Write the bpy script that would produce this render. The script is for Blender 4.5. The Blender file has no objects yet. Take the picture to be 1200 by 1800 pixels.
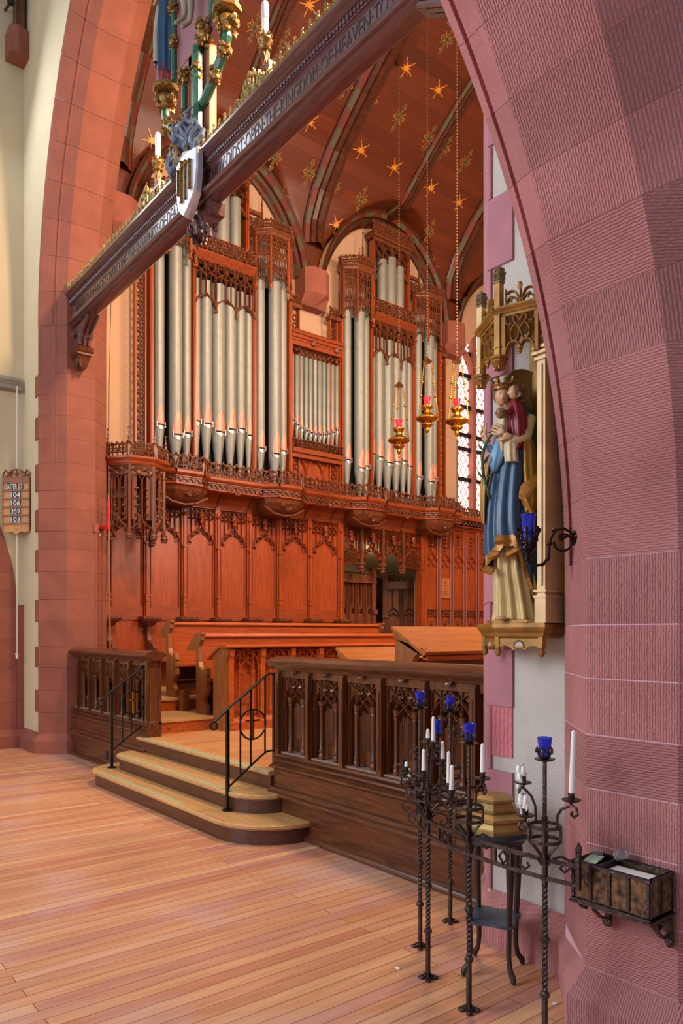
import bpy, math, random
from mathutils import Matrix, Vector
R=math.radians; PI=math.pi; rnd=random.Random(7)
S=bpy.context.scene; COL=S.collection
# ---------------------------------------------------------------- camera, light, exposure
cam=bpy.data.cameras.new('camera'); cam.sensor_fit='VERTICAL'; cam.sensor_height=36; cam.lens=26.12; cam.shift_y=.1183
cam.clip_start=.05; cam.clip_end=100
cam_o=bpy.data.objects.new('camera',cam); COL.objects.link(cam_o); S.camera=cam_o
cam_o.location=(0,0,1.6); cam_o.rotation_euler=(R(90),0,math.atan(1634/1306))
w=bpy.data.worlds.new('world'); S.world=w; w.use_nodes=True
bg=w.node_tree.nodes['Background']; bg.inputs[0].default_value=(.80,.86,1,1); bg.inputs[1].default_value=.42
S.view_settings.view_transform='Standard'; S.view_settings.look='None'; S.view_settings.gamma=1
S.view_settings.exposure=0.5
def area(name,loc,target,size,power,color,sy=None,spread=180):
    l=bpy.data.lights.new(name,'AREA'); l.energy=power; l.color=color; l.size=size
    if sy: l.shape='RECTANGLE'; l.size_y=sy
    l.spread=R(spread)
    o=bpy.data.objects.new(name,l); COL.objects.link(o); o.location=loc
    o.rotation_euler=(Vector(target)-Vector(loc)).to_track_quat('-Z','Y').to_euler(); return o
# daylight from the west windows of the nave, an added sheen lamp for the beam, and light from the nave side
area('nave_west_window_light',(-6,-7,6.5),(-7,3,2.5),4.5,230,(.84,.90,1),5)
area('beam_sheen_light',(-10.8,.9,8.0),(-6,2.2,4.0),3.0,115,(.80,.88,1),3.4)  # added lamp, placed to mirror in the rood beam as sheen
area('nave_arcade_daylight',(-5.2,-3.2,3.4),(-2.2,2.8,1.6),2.0,175,(.88,.90,1),2.6)
# warm lamps of the chancel (hung high on its south side) and its south windows
area('chancel_lamp_near',(-4.2,4.4,8.2),(-10.6,6.4,3.8),.7,350,(1,.68,.44))
area('chancel_lamp_far',(-3.2,9.6,7.6),(-10.8,8.6,4.6),.8,280,(1,.68,.44))
area('chancel_south_window_light',(-2.9,8.0,5.4),(-10.8,7.6,5.2),2.2,180,(1,.84,.68),3.2)
area('chancel_floor_lamp_glow',(-5.4,5.0,8.9),(-7.4,5.2,.5),1.0,110,(1,.72,.5))
# ---------------------------------------------------------------- materials
MATS={}
def nodes(name):
    m=bpy.data.materials.new(name); m.use_nodes=True; nt=m.node_tree; b=nt.nodes['Principled BSDF']; MATS[name]=m
    return m,nt,b
def N(nt,t,**k):
    n=nt.nodes.new(t)
    for a,v in k.items():
        if a in n.inputs: n.inputs[a].default_value=v
        else: setattr(n,a,v)
    return n
def ramp(nt,stops):
    r=nt.nodes.new('ShaderNodeValToRGB'); e=r.color_ramp.elements
    while len(e)<len(stops): e.new(.5)
    for i,(p,c) in enumerate(stops): e[i].position=p; e[i].color=(*c,1)
    return r
def L(nt,a,b): nt.links.new(a,b)
def hexc(h):
    h=h.lstrip('#'); c=[int(h[i:i+2],16)/255 for i in (0,2,4)]
    return tuple(x/12.92 if x<=.04045 else ((x+.055)/1.055)**2.4 for x in c)
def flat(name,c,rough=.5,metal=0,vary=.12,scale=14,bump=0,bscale=60,island=0,**kw):
    c=hexc(c) if isinstance(c,str) else c
    m,nt,b=nodes(name); b.inputs['Roughness'].default_value=rough; b.inputs['Metallic'].default_value=metal
    for k,v in kw.items(): b.inputs[k].default_value=v
    tc=N(nt,'ShaderNodeTexCoord'); n=N(nt,'ShaderNodeTexNoise',Scale=scale,Detail=5)
    L(nt,tc.outputs['Object'],n.inputs['Vector'])
    r=ramp(nt,[(.3,tuple(x*(1-vary) for x in c)),(.7,tuple(min(1,x*(1+vary)) for x in c))]); L(nt,n.outputs['Fac'],r.inputs[0])
    out=r.outputs[0]
    if island:
        g=N(nt,'ShaderNodeNewGeometry'); h=N(nt,'ShaderNodeHueSaturation'); mr=N(nt,'ShaderNodeMapRange'); mr.inputs['To Min'].default_value=1-island; mr.inputs['To Max'].default_value=1+island
        L(nt,g.outputs['Random Per Island'],mr.inputs['Value']); L(nt,mr.outputs[0],h.inputs['Value']); L(nt,out,h.inputs['Color']); out=h.outputs[0]
    L(nt,out,b.inputs['Base Color'])
    if bump:
        n2=N(nt,'ShaderNodeTexNoise',Scale=bscale,Detail=4); L(nt,tc.outputs['Object'],n2.inputs['Vector'])
        bp=N(nt,'ShaderNodeBump',Strength=bump,Distance=.01); L(nt,n2.outputs['Fac'],bp.inputs['Height']); L(nt,bp.outputs[0],b.inputs['Normal'])
    return m
def wood(name,c1,c2,rough=.4,stretch=(14,14,1.2),scale=2.2,coat=0,island=0,bump=.15):
    c1=hexc(c1); c2=hexc(c2)
    m,nt,b=nodes(name); b.inputs['Roughness'].default_value=rough; b.inputs['Coat Weight'].default_value=coat; b.inputs['Coat Roughness'].default_value=.2
    tc=N(nt,'ShaderNodeTexCoord'); mp=N(nt,'ShaderNodeMapping'); mp.inputs['Scale'].default_value=stretch
    L(nt,tc.outputs['Object'],mp.inputs[0])
    n=N(nt,'ShaderNodeTexNoise',Scale=scale,Detail=9,Distortion=1.1,Roughness=.6); L(nt,mp.outputs[0],n.inputs['Vector'])
    r=ramp(nt,[(.32,c1),(.68,c2)]); L(nt,n.outputs['Fac'],r.inputs[0]); out=r.outputs[0]
    if island:
        g=N(nt,'ShaderNodeNewGeometry'); h=N(nt,'ShaderNodeHueSaturation'); mr=N(nt,'ShaderNodeMapRange'); mr.inputs['To Min'].default_value=1-island; mr.inputs['To Max'].default_value=1+island
        L(nt,g.outputs['Random Per Island'],mr.inputs['Value']); L(nt,mr.outputs[0],h.inputs['Value']); L(nt,out,h.inputs['Color']); out=h.outputs[0]
    L(nt,out,b.inputs['Base Color'])
    bp=N(nt,'ShaderNodeBump',Strength=bump,Distance=.004); L(nt,n.outputs['Fac'],bp.inputs['Height']); L(nt,bp.outputs[0],b.inputs['Normal'])
    return m
def tooled(name,c,c2,strength=.55,direction=(1,0,1),wscale=16,rough=.85):
    """red sandstone: combed tooling marks, per block tint, blotches"""
    c=hexc(c); c2=hexc(c2)
    m,nt,b=nodes(name); b.inputs['Roughness'].default_value=rough
    tc=N(nt,'ShaderNodeTexCoord'); n=N(nt,'ShaderNodeTexNoise',Scale=2.4,Detail=6); L(nt,tc.outputs['Object'],n.inputs['Vector'])
    r=ramp(nt,[(.3,c),(.72,c2)]); L(nt,n.outputs['Fac'],r.inputs[0])
    g=N(nt,'ShaderNodeNewGeometry'); h=N(nt,'ShaderNodeHueSaturation'); mr=N(nt,'ShaderNodeMapRange'); mr.inputs['To Min'].default_value=.87; mr.inputs['To Max'].default_value=1.12
    L(nt,g.outputs['Random Per Island'],mr.inputs['Value']); L(nt,mr.outputs[0],h.inputs['Value']); L(nt,r.outputs[0],h.inputs['Color']); L(nt,h.outputs[0],b.inputs['Base Color'])
    # combing: distorted waves whose direction changes from block to block
    ad=N(nt,'ShaderNodeVectorRotate'); ad.rotation_type='AXIS_ANGLE'; ad.inputs['Axis'].default_value=(0,1,0)
    m0=N(nt,'ShaderNodeMath',operation='MULTIPLY'); m0.inputs[1].default_value=2.99; L(nt,g.outputs['Random Per Island'],m0.inputs[0]); m1=N(nt,'ShaderNodeMath',operation='FLOOR'); L(nt,m0.outputs[0],m1.inputs[0]); mm=N(nt,'ShaderNodeMath',operation='MULTIPLY'); mm.inputs[1].default_value=PI/2; L(nt,m1.outputs[0],mm.inputs[0]); L(nt,mm.outputs[0],ad.inputs['Angle'])
    L(nt,tc.outputs['Object'],ad.inputs['Vector'])
    wv=N(nt,'ShaderNodeTexWave',Scale=wscale,Distortion=3.0,Detail=2.5); wv.inputs['Detail Scale'].default_value=2.2; wv.bands_direction='X'; L(nt,ad.outputs[0],wv.inputs['Vector'])
    n3=N(nt,'ShaderNodeTexNoise',Scale=38,Detail=4); L(nt,tc.outputs['Object'],n3.inputs['Vector'])
    ma=N(nt,'ShaderNodeMath',operation='ADD'); L(nt,wv.outputs['Fac'],ma.inputs[0]); L(nt,n3.outputs['Fac'],ma.inputs[1])
    bp=N(nt,'ShaderNodeBump',Strength=strength,Distance=.006); L(nt,ma.outputs[0],bp.inputs['Height']); L(nt,bp.outputs[0],b.inputs['Normal'])
    return m
def planks(name,cols,width,length,seam,rough=.4,uv=False,rot=90,grain=(1.2,26),coat=.0,seamw=.004,blot=None):
    m,nt,b=nodes(name); b.inputs['Roughness'].default_value=rough; b.inputs['Coat Weight'].default_value=coat; b.inputs['Coat Roughness'].default_value=.25
    tc=N(nt,'ShaderNodeTexCoord'); mp=N(nt,'ShaderNodeMapping'); mp.inputs['Rotation'].default_value=(0,0,R(rot))
    L(nt,tc.outputs['UV' if uv else 'Object'],mp.inputs[0])
    def brick(wd,off):
        bt=N(nt,'ShaderNodeTexBrick'); bt.offset=off; bt.offset_frequency=2; bt.inputs['Scale'].default_value=1; bt.inputs['Brick Width'].default_value=wd
        bt.inputs['Row Height'].default_value=width; bt.inputs['Mortar Size'].default_value=seamw/2; bt.inputs['Mortar Smooth'].default_value=.2; bt.inputs['Bias'].default_value=0
        bt.inputs['Color1'].default_value=(0,0,0,1); bt.inputs['Color2'].default_value=(1,1,1,1); bt.inputs['Mortar'].default_value=(.5,.5,.5,1)
        L(nt,mp.outputs[0],bt.inputs['Vector']); return bt
    bt=brick(length,.37)
    st=[(i/(len(cols)-1),hexc(c)) for i,c in enumerate(cols)]
    r=ramp(nt,st); L(nt,bt.outputs['Color'],r.inputs[0])
    mp2=N(nt,'ShaderNodeMapping'); mp2.inputs['Scale'].default_value=(grain[0],grain[1],1); L(nt,mp.outputs[0],mp2.inputs[0])
    n=N(nt,'ShaderNodeTexNoise',Scale=1.6,Detail=9,Distortion=.8); L(nt,mp2.outputs[0],n.inputs['Vector'])
    rg=ramp(nt,[(.3,(.72,.66,.62)),(.7,(1.0,1.0,1.0))]); L(nt,n.outputs['Fac'],rg.inputs[0])
    mx=N(nt,'ShaderNodeMix',data_type='RGBA',blend_type='MULTIPLY'); mx.inputs[0].default_value=1; L(nt,r.outputs[0],mx.inputs[6]); L(nt,rg.outputs[0],mx.inputs[7])
    out=mx.outputs[2]
    if blot:
        nb=N(nt,'ShaderNodeTexNoise',Scale=blot[1],Detail=6); L(nt,tc.outputs['Object'],nb.inputs['Vector'])
        rb=ramp(nt,[(.52,(0,0,0)),(.74,(blot[2],)*3)]); L(nt,nb.outputs['Fac'],rb.inputs[0])
        mb=N(nt,'ShaderNodeMix',data_type='RGBA'); L(nt,rb.outputs[0],mb.inputs[0]); L(nt,out,mb.inputs[6]); mb.inputs[7].default_value=(*hexc(blot[0]),1); out=mb.outputs[2]
    ms=N(nt,'ShaderNodeMix',data_type='RGBA'); L(nt,bt.outputs['Fac'],ms.inputs[0]); L(nt,out,ms.inputs[6]); ms.inputs[7].default_value=(*hexc(seam),1)
    L(nt,ms.outputs[2],b.inputs['Base Color'])
    return m
STONE=tooled('red_sandstone','#8f4a40','#a85f54')
STONE_PINK=tooled('pink_sandstone','#a26664','#b87c7a',strength=.85,wscale=30)
STONE_ROSE=flat('rose_dressed_sandstone','#aa737c',.85,vary=.10,scale=5,bump=.25,bscale=60,island=.06)
STONE_RED=flat('red_dressed_sandstone','#874d3c',.85,vary=.12,scale=4,bump=.2,bscale=50,island=.07)
STONE_DULL=flat('brown_dressed_sandstone','#8a4e3e',.85,vary=.10,scale=4,bump=.2,bscale=50,island=.07)
ROUGHSTONE=tooled('rough_rose_sandstone','#b0626a','#c4787e',strength=.9,wscale=12)
MORTAR=flat('pink_mortar','#d0a4ac',.9,vary=.06)
MORTAR_D=flat('brown_mortar','#8a5148',.9,vary=.06)
PLASTER=flat('cream_plaster','#c9ba98',.9,vary=.04,scale=2,bump=.12,bscale=90)
PLASTER_W=flat('pale_rough_plaster','#bfbbb2',.9,vary=.05,scale=3,bump=.55,bscale=120)
FLOORM=planks('old_pine_boards',['#c58a66','#d6a078','#cf9168','#e2b284','#c78668','#dba67a','#c08478','#e0b088'],.0835,2.6,'#5b3a2c',rough=.30,coat=.0,blot=('#c6aaa6',1.1,.6))
CEILM=planks('varnished_ceiling_boards',['#55220c','#682c10','#5e270d','#6e3012','#4f200b'],.21,3.2,'#3a160a',rough=.42,uv=True,rot=0,seamw=.006)
OAK=wood('dark_oak','#3e2012','#70401f',.30)
OAK_H=wood('dark_oak_long_grain','#3c1e12','#683a20',.24,stretch=(1.2,14,14))
ORG=wood('red_brown_oak','#84340f','#a64a1e',.34)
ORG_H=wood('red_brown_oak_long_grain','#7c3212','#984420',.36,stretch=(1.2,14,14))
ORG_D=wood('carved_brown_oak','#4e2716','#804628',.36)
PEW=wood('warm_pew_oak','#8e3a14','#b85a22',.35,stretch=(1.2,14,14))
PEW_E=wood('pew_end_oak','#7a4420','#9c5e2c',.4)
STEPM=wood('pale_step_oak','#a9804e','#c59a64',.4,stretch=(1.0,18,14))
RISER=wood('dark_riser_oak','#3e2216','#5e3422',.4,stretch=(1.0,14,14))
PIPE=flat('spotted_metal_pipe','#8b8d86',.5,.3,vary=.08,scale=9)
PIPE_LIP=flat('bright_metal_lip','#a9a9ac',.35,.5,vary=.05)
PIPE_LEAF=flat('copper_toned_mouth','#c98672',.4,.2,vary=.12,scale=8)
BLACK=flat('shade_and_part_black','#0b0807',.9,vary=.05)  # for black parts and the painted-in shade behind the pipes
IRON=flat('wrought_iron','#4a3e3a',.38,.75,vary=.35,scale=30,bump=.5,bscale=90)
IRON_B=flat('black_painted_iron','#141416',.3,.3,vary=.1)
GOLD=flat('gilding','#876530',.4,.6,vary=.75,scale=70)  # strong noise puts the dark of carved crevices into the colour
GOLD_OLD=flat('old_gold_paint','#93692c',.42,.4,vary=.3,scale=12)
GOLD_P=flat('pale_gold_paint','#c4a878',.5,.25,vary=.15,scale=9)
BRASS=flat('polished_brass','#c08a34',.25,.95,vary=.2,scale=30)
WAX=flat('white_wax','#e8e6e0',.5,0,vary=.03)
ORG_M=wood('mid_red_brown_oak','#662a12','#98451f',.34)
# ---------------------------------------------------------------- mesh builder
class MB:
    def __init__(s,M=None): s.v=[];s.f=[];s.m=[];s.M=M or Matrix();s.uv=None
    def add(s,vs,fs,mi=0):
        k=len(s.v); s.v+= [s.M@Vector(p) for p in vs]; s.f+=[tuple(i+k for i in f) for f in fs]; s.m+=[mi]*len(fs); return s
    def box(s,a,b,mi=0):
        x0,y0,z0=[min(p,q) for p,q in zip(a,b)]; x1,y1,z1=[max(p,q) for p,q in zip(a,b)]
        return s.add([(x0,y0,z0),(x1,y0,z0),(x1,y1,z0),(x0,y1,z0),(x0,y0,z1),(x1,y0,z1),(x1,y1,z1),(x0,y1,z1)],
            [(0,3,2,1),(4,5,6,7),(0,1,5,4),(1,2,6,5),(2,3,7,6),(3,0,4,7)],mi)
    def loft(s,rings,mi=0,cap=True,closed=True):
        n=len(rings[0]); vs=[p for r in rings for p in r]; fs=[]
        for i in range(len(rings)-1):
            for j in range(n if closed else n-1):
                a=i*n+j; b=i*n+(j+1)%n; fs.append((a,b,b+n,a+n))
        if cap and closed: fs.append(tuple(range(n))[::-1]); fs.append(tuple(range((len(rings)-1)*n,len(rings)*n)))
        return s.add(vs,fs,mi)
    def prismz(s,poly,z0,z1,mi=0,p2=None):
        p2=p2 or poly
        return s.loft([[(x,y,z0) for x,y in poly],[(x,y,z1) for x,y in p2]],mi)
    def prismy(s,poly,y0,y1,mi=0): # polygon in x,z
        return s.loft([[(x,y1,z) for x,z in poly],[(x,y0,z) for x,z in poly]],mi)
    def prismx(s,poly,x0,x1,mi=0): # polygon in y,z
        return s.loft([[(x0,y,z) for y,z in poly],[(x1,y,z) for y,z in poly]],mi)
    def lathe(s,prof,c=(0,0,0),n=16,mi=0,a0=0,sx=1,sy=1):
        rings=[[(c[0]+r*sx*math.cos(a0+2*PI*j/n),c[1]+r*sy*math.sin(a0+2*PI*j/n),c[2]+z) for j in range(n)] for r,z in prof]
        return s.loft(rings,mi)
    def tube(s,pts,r,n=8,mi=0,closed=False,flat=None):
        pts=[Vector(p) for p in pts]; k=len(pts); rr=r if isinstance(r,(list,tuple)) else [r]*k; rings=[]; up=None
        for i,p in enumerate(pts):
            a=pts[(i-1)%k] if (closed or i>0) else p; b=pts[(i+1)%k] if (closed or i<k-1) else p
            t=(b-a); t=t.normalized() if t.length>1e-9 else Vector((0,0,1))
            if up is None: up=Vector((0,0,1)) if abs(t.z)<.9 else Vector((0,1,0))
            x=t.cross(up); x=x.normalized() if x.length>1e-6 else Vector((1,0,0)); up=x.cross(t).normalized()
            fx,fy=flat or (1,1)
            rings.append([p+rr[i]*(fx*math.cos(2*PI*j/n+PI/n)*x+fy*math.sin(2*PI*j/n+PI/n)*up) for j in range(n)])
        if closed: rings.append(rings[0]); return s.loft(rings,mi,cap=False)
        return s.loft(rings,mi)
    def ribbon(s,pts,w,y0,y1,mi=0,closed=False,sharp=.25):
        """tracery bar: a 2D line in x,z swept with a chamfered section; y0 is its front, y1 its back"""
        k=len(pts); P=[Vector((p[0],p[1])) for p in pts]; rings=[]; ym=y0+(y1-y0)*.45
        for i,p in enumerate(P):
            a=P[(i-1)%k] if (closed or i>0) else p; b=P[(i+1)%k] if (closed or i<k-1) else p
            t=b-a; t=t.normalized() if t.length>1e-9 else Vector((0,1)); nn=Vector((t.y,-t.x)); h=w/2
            rings.append([(p.x+nn.x*o,y,p.y+nn.y*o) for o,y in ((-h,y1),(-h,ym),(-h*sharp,y0),(h*sharp,y0),(h,ym),(h,y1))])
        if closed: rings.append(rings[0]); return s.loft(rings,mi,cap=False)
        return s.loft(rings,mi)
    def ball(s,c,r,n=10,mi=0,sc=(1,1,1)):
        prof=[(math.sin(PI*i/(n//2+1)),-math.cos(PI*i/(n//2+1))) for i in range(1,n//2+1)]
        rings=[[(c[0]+r*sc[0]*q*math.cos(2*PI*j/n),c[1]+r*sc[1]*q*math.sin(2*PI*j/n),c[2]+r*sc[2]*z) for j in range(n)] for q,z in prof]
        return s.loft(rings,mi)
    def crumple(s,c,r,n=10,mi=0,sc=(1,1,1),amp=.3,seed=1):
        q=random.Random(seed); k=len(s.v); s.ball(c,r,n,mi,sc); C=s.M@Vector(c)
        for i in range(k,len(s.v)): s.v[i]=C+(s.v[i]-C)*(1+q.uniform(-amp,amp))
        return s
    def build(s,name,mats,parent=None,smooth=0,loc=None):
        me=bpy.data.meshes.new(name); me.from_pydata([tuple(v) for v in s.v],[],s.f); 
        ms=mats if isinstance(mats,(list,tuple)) else [mats]
        for m in ms: me.materials.append(m)
        if len(ms)>1: me.polygons.foreach_set('material_index',s.m)
        if smooth:
            me.polygons.foreach_set('use_smooth',[True]*len(me.polygons)); me.set_sharp_from_angle(angle=R(smooth))
        me.validate(); me.update()
        o=bpy.data.objects.new(name,me); COL.objects.link(o)
        if parent: o.parent=parent
        if loc: o.location=loc
        return o
def tag(o,label,cat,group=None,kind=None):
    if label: o['label']=label
    if cat: o['category']=cat
    if group: o['group']=group
    if kind: o['kind']=kind
    return o
def thing(name,label,cat,loc=(0,0,0),rz=0,group=None):
    o=bpy.data.objects.new(name,None); COL.objects.link(o); o.location=loc; o.rotation_euler=(0,0,rz); o.empty_display_size=.1
    return tag(o,label,cat,group)
def struct(o,label=None): o['kind']='structure'; 
def struct(o,label=None):
    o['kind']='structure'
    if label: o['label']=label; 
    return o
def copy_tree(o,parent=None):
    c=o.copy(); COL.objects.link(c)
    if parent: c.parent=parent
    for ch in o.children: copy_tree(ch,c)
    return c
def arc(cx,cz,r,a0,a1,n=8): return [(cx+r*math.cos(R(a0+(a1-a0)*i/n)),cz+r*math.sin(R(a0+(a1-a0)*i/n))) for i in range(n+1)]
def lerp(a,b,t): return a+(b-a)*t
def text_mesh(body,size,depth,align='LEFT',sx=1,space=1):
    c=bpy.data.curves.new('lettering','FONT'); c.body=body; c.size=size; c.extrude=depth; c.align_x=align; c.space_character=space; c.resolution_u=3
    o=bpy.data.objects.new('lettering',c); COL.objects.link(o)
    dg=bpy.context.evaluated_depsgraph_get(); me=bpy.data.meshes.new_from_object(o.evaluated_get(dg))
    bpy.data.objects.remove(o); bpy.data.curves.remove(c)
    for v in me.vertices: v.co.x*=sx
    return me
def text_obj(name,body,size,depth,mat,parent,loc,rot,align='LEFT',sx=1,space=1):
    me=text_mesh(body,size,depth,align,sx,space); me.materials.clear(); me.materials.append(mat)
    o=bpy.data.objects.new(name,me); COL.objects.link(o); o.parent=parent; o.location=loc; o.rotation_euler=rot; return o
# ---------------------------------------------------------------- the setting
CX=-6.42; WY=3.05; NX=-11.0; FZ=.465         # chancel centre line, east wall plane, north wall plane, chancel floor
struct(MB().box((-11.3,-7,-.1),(3,3.9,0)).build('floor',FLOORM))
struct(MB().box((-11.3,3.45,.0),(-1.2,15,FZ-.02)).box((-7.72,3.40,FZ-.045),(-5.16,3.6,FZ)).box((-11.3,3.6,FZ-.03),(-1.2,15,FZ)).build('floor_chancel',planks('chancel_boards',['#c08450','#cf9560','#c88b56','#d8a06a'],.07,2.6,'#6b452c',rough=.35,blot=('#c79a6a',1.1,.4))))
# chancel arch: section across the wall: plaster face - chamfer - reveal - chamfer
def pointed(off,zs,Rr,xc,half,n=22):
    """one side (left) of a pointed arch; off moves the curve outward from the reveal; returns points from springing to apex"""
    cxx=xc-half+Rr; a1=math.acos((cxx-xc)/(Rr+off)); return [(cxx-(Rr+off)*math.cos(a1*i/n),zs+(Rr+off)*math.sin(a1*i/n)) for i in range(n+1)]
HALF=3.58; ZS=5.7; RR=5.25
secs=[(.27,3.05),(.245,3.075),(.15,3.17),(.14,3.20),(.11,3.20),(.10,3.22),(.0,3.32),(.0,3.70),(.25,3.95)]      # (offset outward, Y)
def jamb_blocks(side,name,mats):
    b=MB(); sx=-1 if side<0 else 1
    def X(o): return CX+sx*(HALF+o)
    q=random.Random(3 if side<0 else 5); z=.26; zz=[.26]
    while z<ZS-.3: z+=q.choice((.24,.28,.33,.37,.30)); zz.append(min(z,ZS))
    if zz[-1]<ZS: zz[-1]=ZS
    for i in range(len(zz)-1):
        z0,z1=zz[i]+.003,zz[i+1]-.003; quoin=.16 if i%2 else .02
        sc=secs if z1>3.9 and z0>3.2 else [secs[0],secs[6],secs[7],secs[8]]
        poly=[(X(.27+quoin),3.035)]+[(X(o),y-(.015 if k==0 else 0)) for k,(o,y) in enumerate(sc)]+[(X(.27+quoin),3.95)]
        b.prismz(poly if side>0 else poly[::-1],z0,z1,0)
        # a vertical joint in the reveal
        if i%2==0: b.box((X(-.001),3.32+.17,z0),(X(.002),3.32+.176,z1),1)
    b.prismz([(X(.268),3.054),(X(.003),3.322),(X(.003),3.698),(X(.252),3.947)] if side>0 else [(X(.268),3.054),(X(.003),3.322),(X(.003),3.698),(X(.252),3.947)][::-1],.0,ZS,1)
    # voussoirs
    n=15; segs=3
    for k in range(n):
        rows=[]
        for j in range(segs+1):
            t=(k+j/segs)/n; t=min(max(t,(k+.004)/n),(k+1-.004)/n); ring=[]
            for (o,y) in [(.27+.03,3.035)]+secs+[(.27+.03,3.95)]:
                cxx=CX-HALF+RR; a1=math.acos((cxx-CX)/(RR+o)); a=a1*t
                x=cxx-(RR+o)*math.cos(a); zc=ZS+(RR+o)*math.sin(a); x=x if side<0 else 2*CX-x
                ring.append((x,y,zc))
            rows.append(ring)
        b.loft(rows,0)
    return b.build(name,mats)
struct(jamb_blocks(-1,'trim_1',[STONE_RED,MORTAR_D]),'red sandstone left side of the pointed chancel arch')
struct(jamb_blocks(1,'trim_2',[STONE_ROSE,MORTAR]),'red sandstone right side of the pointed chancel arch')
# plinths at the foot of the left pier
def plinth(path,h,name,mat,out=.075,lo=0,bev=.075):
    """path in plan, solid lies to the left of it; bevelled top"""
    b=MB(); n=len(path); P=[Vector(p) for p in path]; O=[]
    for i,p in enumerate(P):
        a=P[max(i-1,0)]; c=P[min(i+1,n-1)]; n1=((p-a).normalized() if i>0 else (c-p).normalized()); n2=((c-p).normalized() if i<n-1 else n1)
        v1=Vector((n1.y,-n1.x)); v2=Vector((n2.y,-n2.x)); m=(v1+v2); m=m/m.length; O.append(p+m*(out/max(.4,m.dot(v1))))
    for i in range(n-1):
        b.add([(*O[i],lo),(*O[i+1],lo),(*O[i+1],h-bev*1.4),(*O[i],h-bev*1.4),(*P[i],h),(*P[i+1],h),(*P[i],lo),(*P[i+1],lo)],[(0,1,2,3),(3,2,5,4),(6,4,5,7),(0,3,4,6),(1,7,5,2)],0)
    return b.build(name,mat)
XL=CX-HALF
struct(plinth([(NX,2.2),(NX,WY),(XL-.27,WY),(XL,3.32),(XL,3.46)],.27,'baseboard_left',STONE_DULL))
struct(plinth([(-2.8,3.46),(-2.8,3.32),(-2.55,WY),(-2.04,WY-.02),(-1.72,2.63),(-1.34,2.63),(-1.02,2.95),(-.2,2.98)],.262,'baseboard_right',STONE_PINK))
# plaster of the nave east wall with the arch cut out
def wall_with_arch():
    b=MB(); A=[(x,z) for x,z in pointed(.27,ZS,RR,CX,HALF,24)]; y0,y1=WY,3.95; out=[]
    xo=CX-HALF-.27
    b.add([(-11.4,y0,0),(xo,y0,0),(xo,y0,ZS),(-11.4,y0,ZS)],[(0,1,2,3)])
    b.add([(-11.4,y1,0),(xo,y1,0),(xo,y1,ZS),(-11.4,y1,ZS)],[(3,2,1,0)])
    for i in range(24):
        (xa,za),(xb,zb)=A[i],A[i+1]
        b.add([(-11.4,y0,za),(xa,y0,za),(xb,y0,zb),(-11.4,y0,zb)],[(0,1,2,3)]); b.add([(-11.4,y1,za),(xa,y1,za),(xb,y1,zb),(-11.4,y1,zb)],[(3,2,1,0)])
        b.add([(2*CX-xa,y0,za),(0.5,y0,za),(.5,y0,zb),(2*CX-xb,y0,zb)],[(0,1,2,3)]); b.add([(2*CX-xa,y1,za),(0.5,y1,za),(.5,y1,zb),(2*CX-xb,y1,zb)],[(3,2,1,0)])
    zt=A[-1][1]; b.box((-11.4,y0,zt),(.5,y1,13.2))
    return b
struct(wall_with_arch().build('wall_east',PLASTER))
xr=2*CX-(CX-HALF-.27)
struct(MB().box((xr-.01,WY,0),(.5,3.95,ZS)).build('wall_east_right',PLASTER_W))
# rose coloured quoins set in the pale plaster beside the statue
q=MB(); zq=[.26,.62,.96,1.24,1.49,1.75,2.05,2.36,2.66,3.02,3.32,3.6,3.82,4.15,4.6,5.1,5.6]; big={2,4,7,11,14}
for i in range(len(zq)-1):
    wq=.16 if i in big else .02
    if i in (11,): wq=.15
    b0,b1=zq[i]+.003,zq[i+1]-.003; jit=lambda: rnd.uniform(-.006,.006)
    q.add([(xr-.005,3.043,b0),(xr+wq+jit(),3.043,b0+jit()*.5),(xr+wq+jit(),3.043,b1+jit()*.5),(xr-.005,3.043,b1),(xr-.005,3.06,b0),(xr+wq,3.06,b0),(xr+wq,3.06,b1),(xr-.005,3.06,b1)],[(0,1,2,3),(1,5,6,2),(0,4,5,1),(3,2,6,7),(0,3,7,4)])
struct(q.build('trim_3',ROUGHSTONE),'rose sandstone quoins beside the pale plaster')
# nave north wall with the stone arch respond at its end
nw=MB().box((NX-.3,-7,0),(NX,3.3,13)); struct(nw.build('wall_north',PLASTER))
b=MB(); 
for i in range(4): b.box((NX,2.955,.2+i*.45),(NX+.012,WY-.001,.645+i*.45))
for i in range(9):
    a0=i*5.0; a1=a0+4.9; pts=[]
    ring=lambda rr:[(2.95-2.98+rr*math.cos(R(lerp(a0,a1,t/3))),1.95+rr*math.sin(R(lerp(a0,a1,t/3)))) for t in range(4)]
    poly=ring(2.98)+ring(2.5)[::-1]
    b.prismx(poly,NX,NX+.012)
for i in range(4): b.box((NX,2.45,.2+i*.436),(NX+.012,2.95,.632+i*.436))
struct(b.build('trim_4',STONE_DULL),'sandstone arch respond on the nave north wall')
struct(MB().prismy([(NX,4.97),(NX+.09,5.0),(NX+.06,5.06),(NX+.08,5.12),(NX+.05,5.17),(NX,5.17)],1.5,3.0).build('trim_5',flat('grey_brown_paint','#8b8070',.6)),'grey picture rail on the nave north wall')
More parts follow.
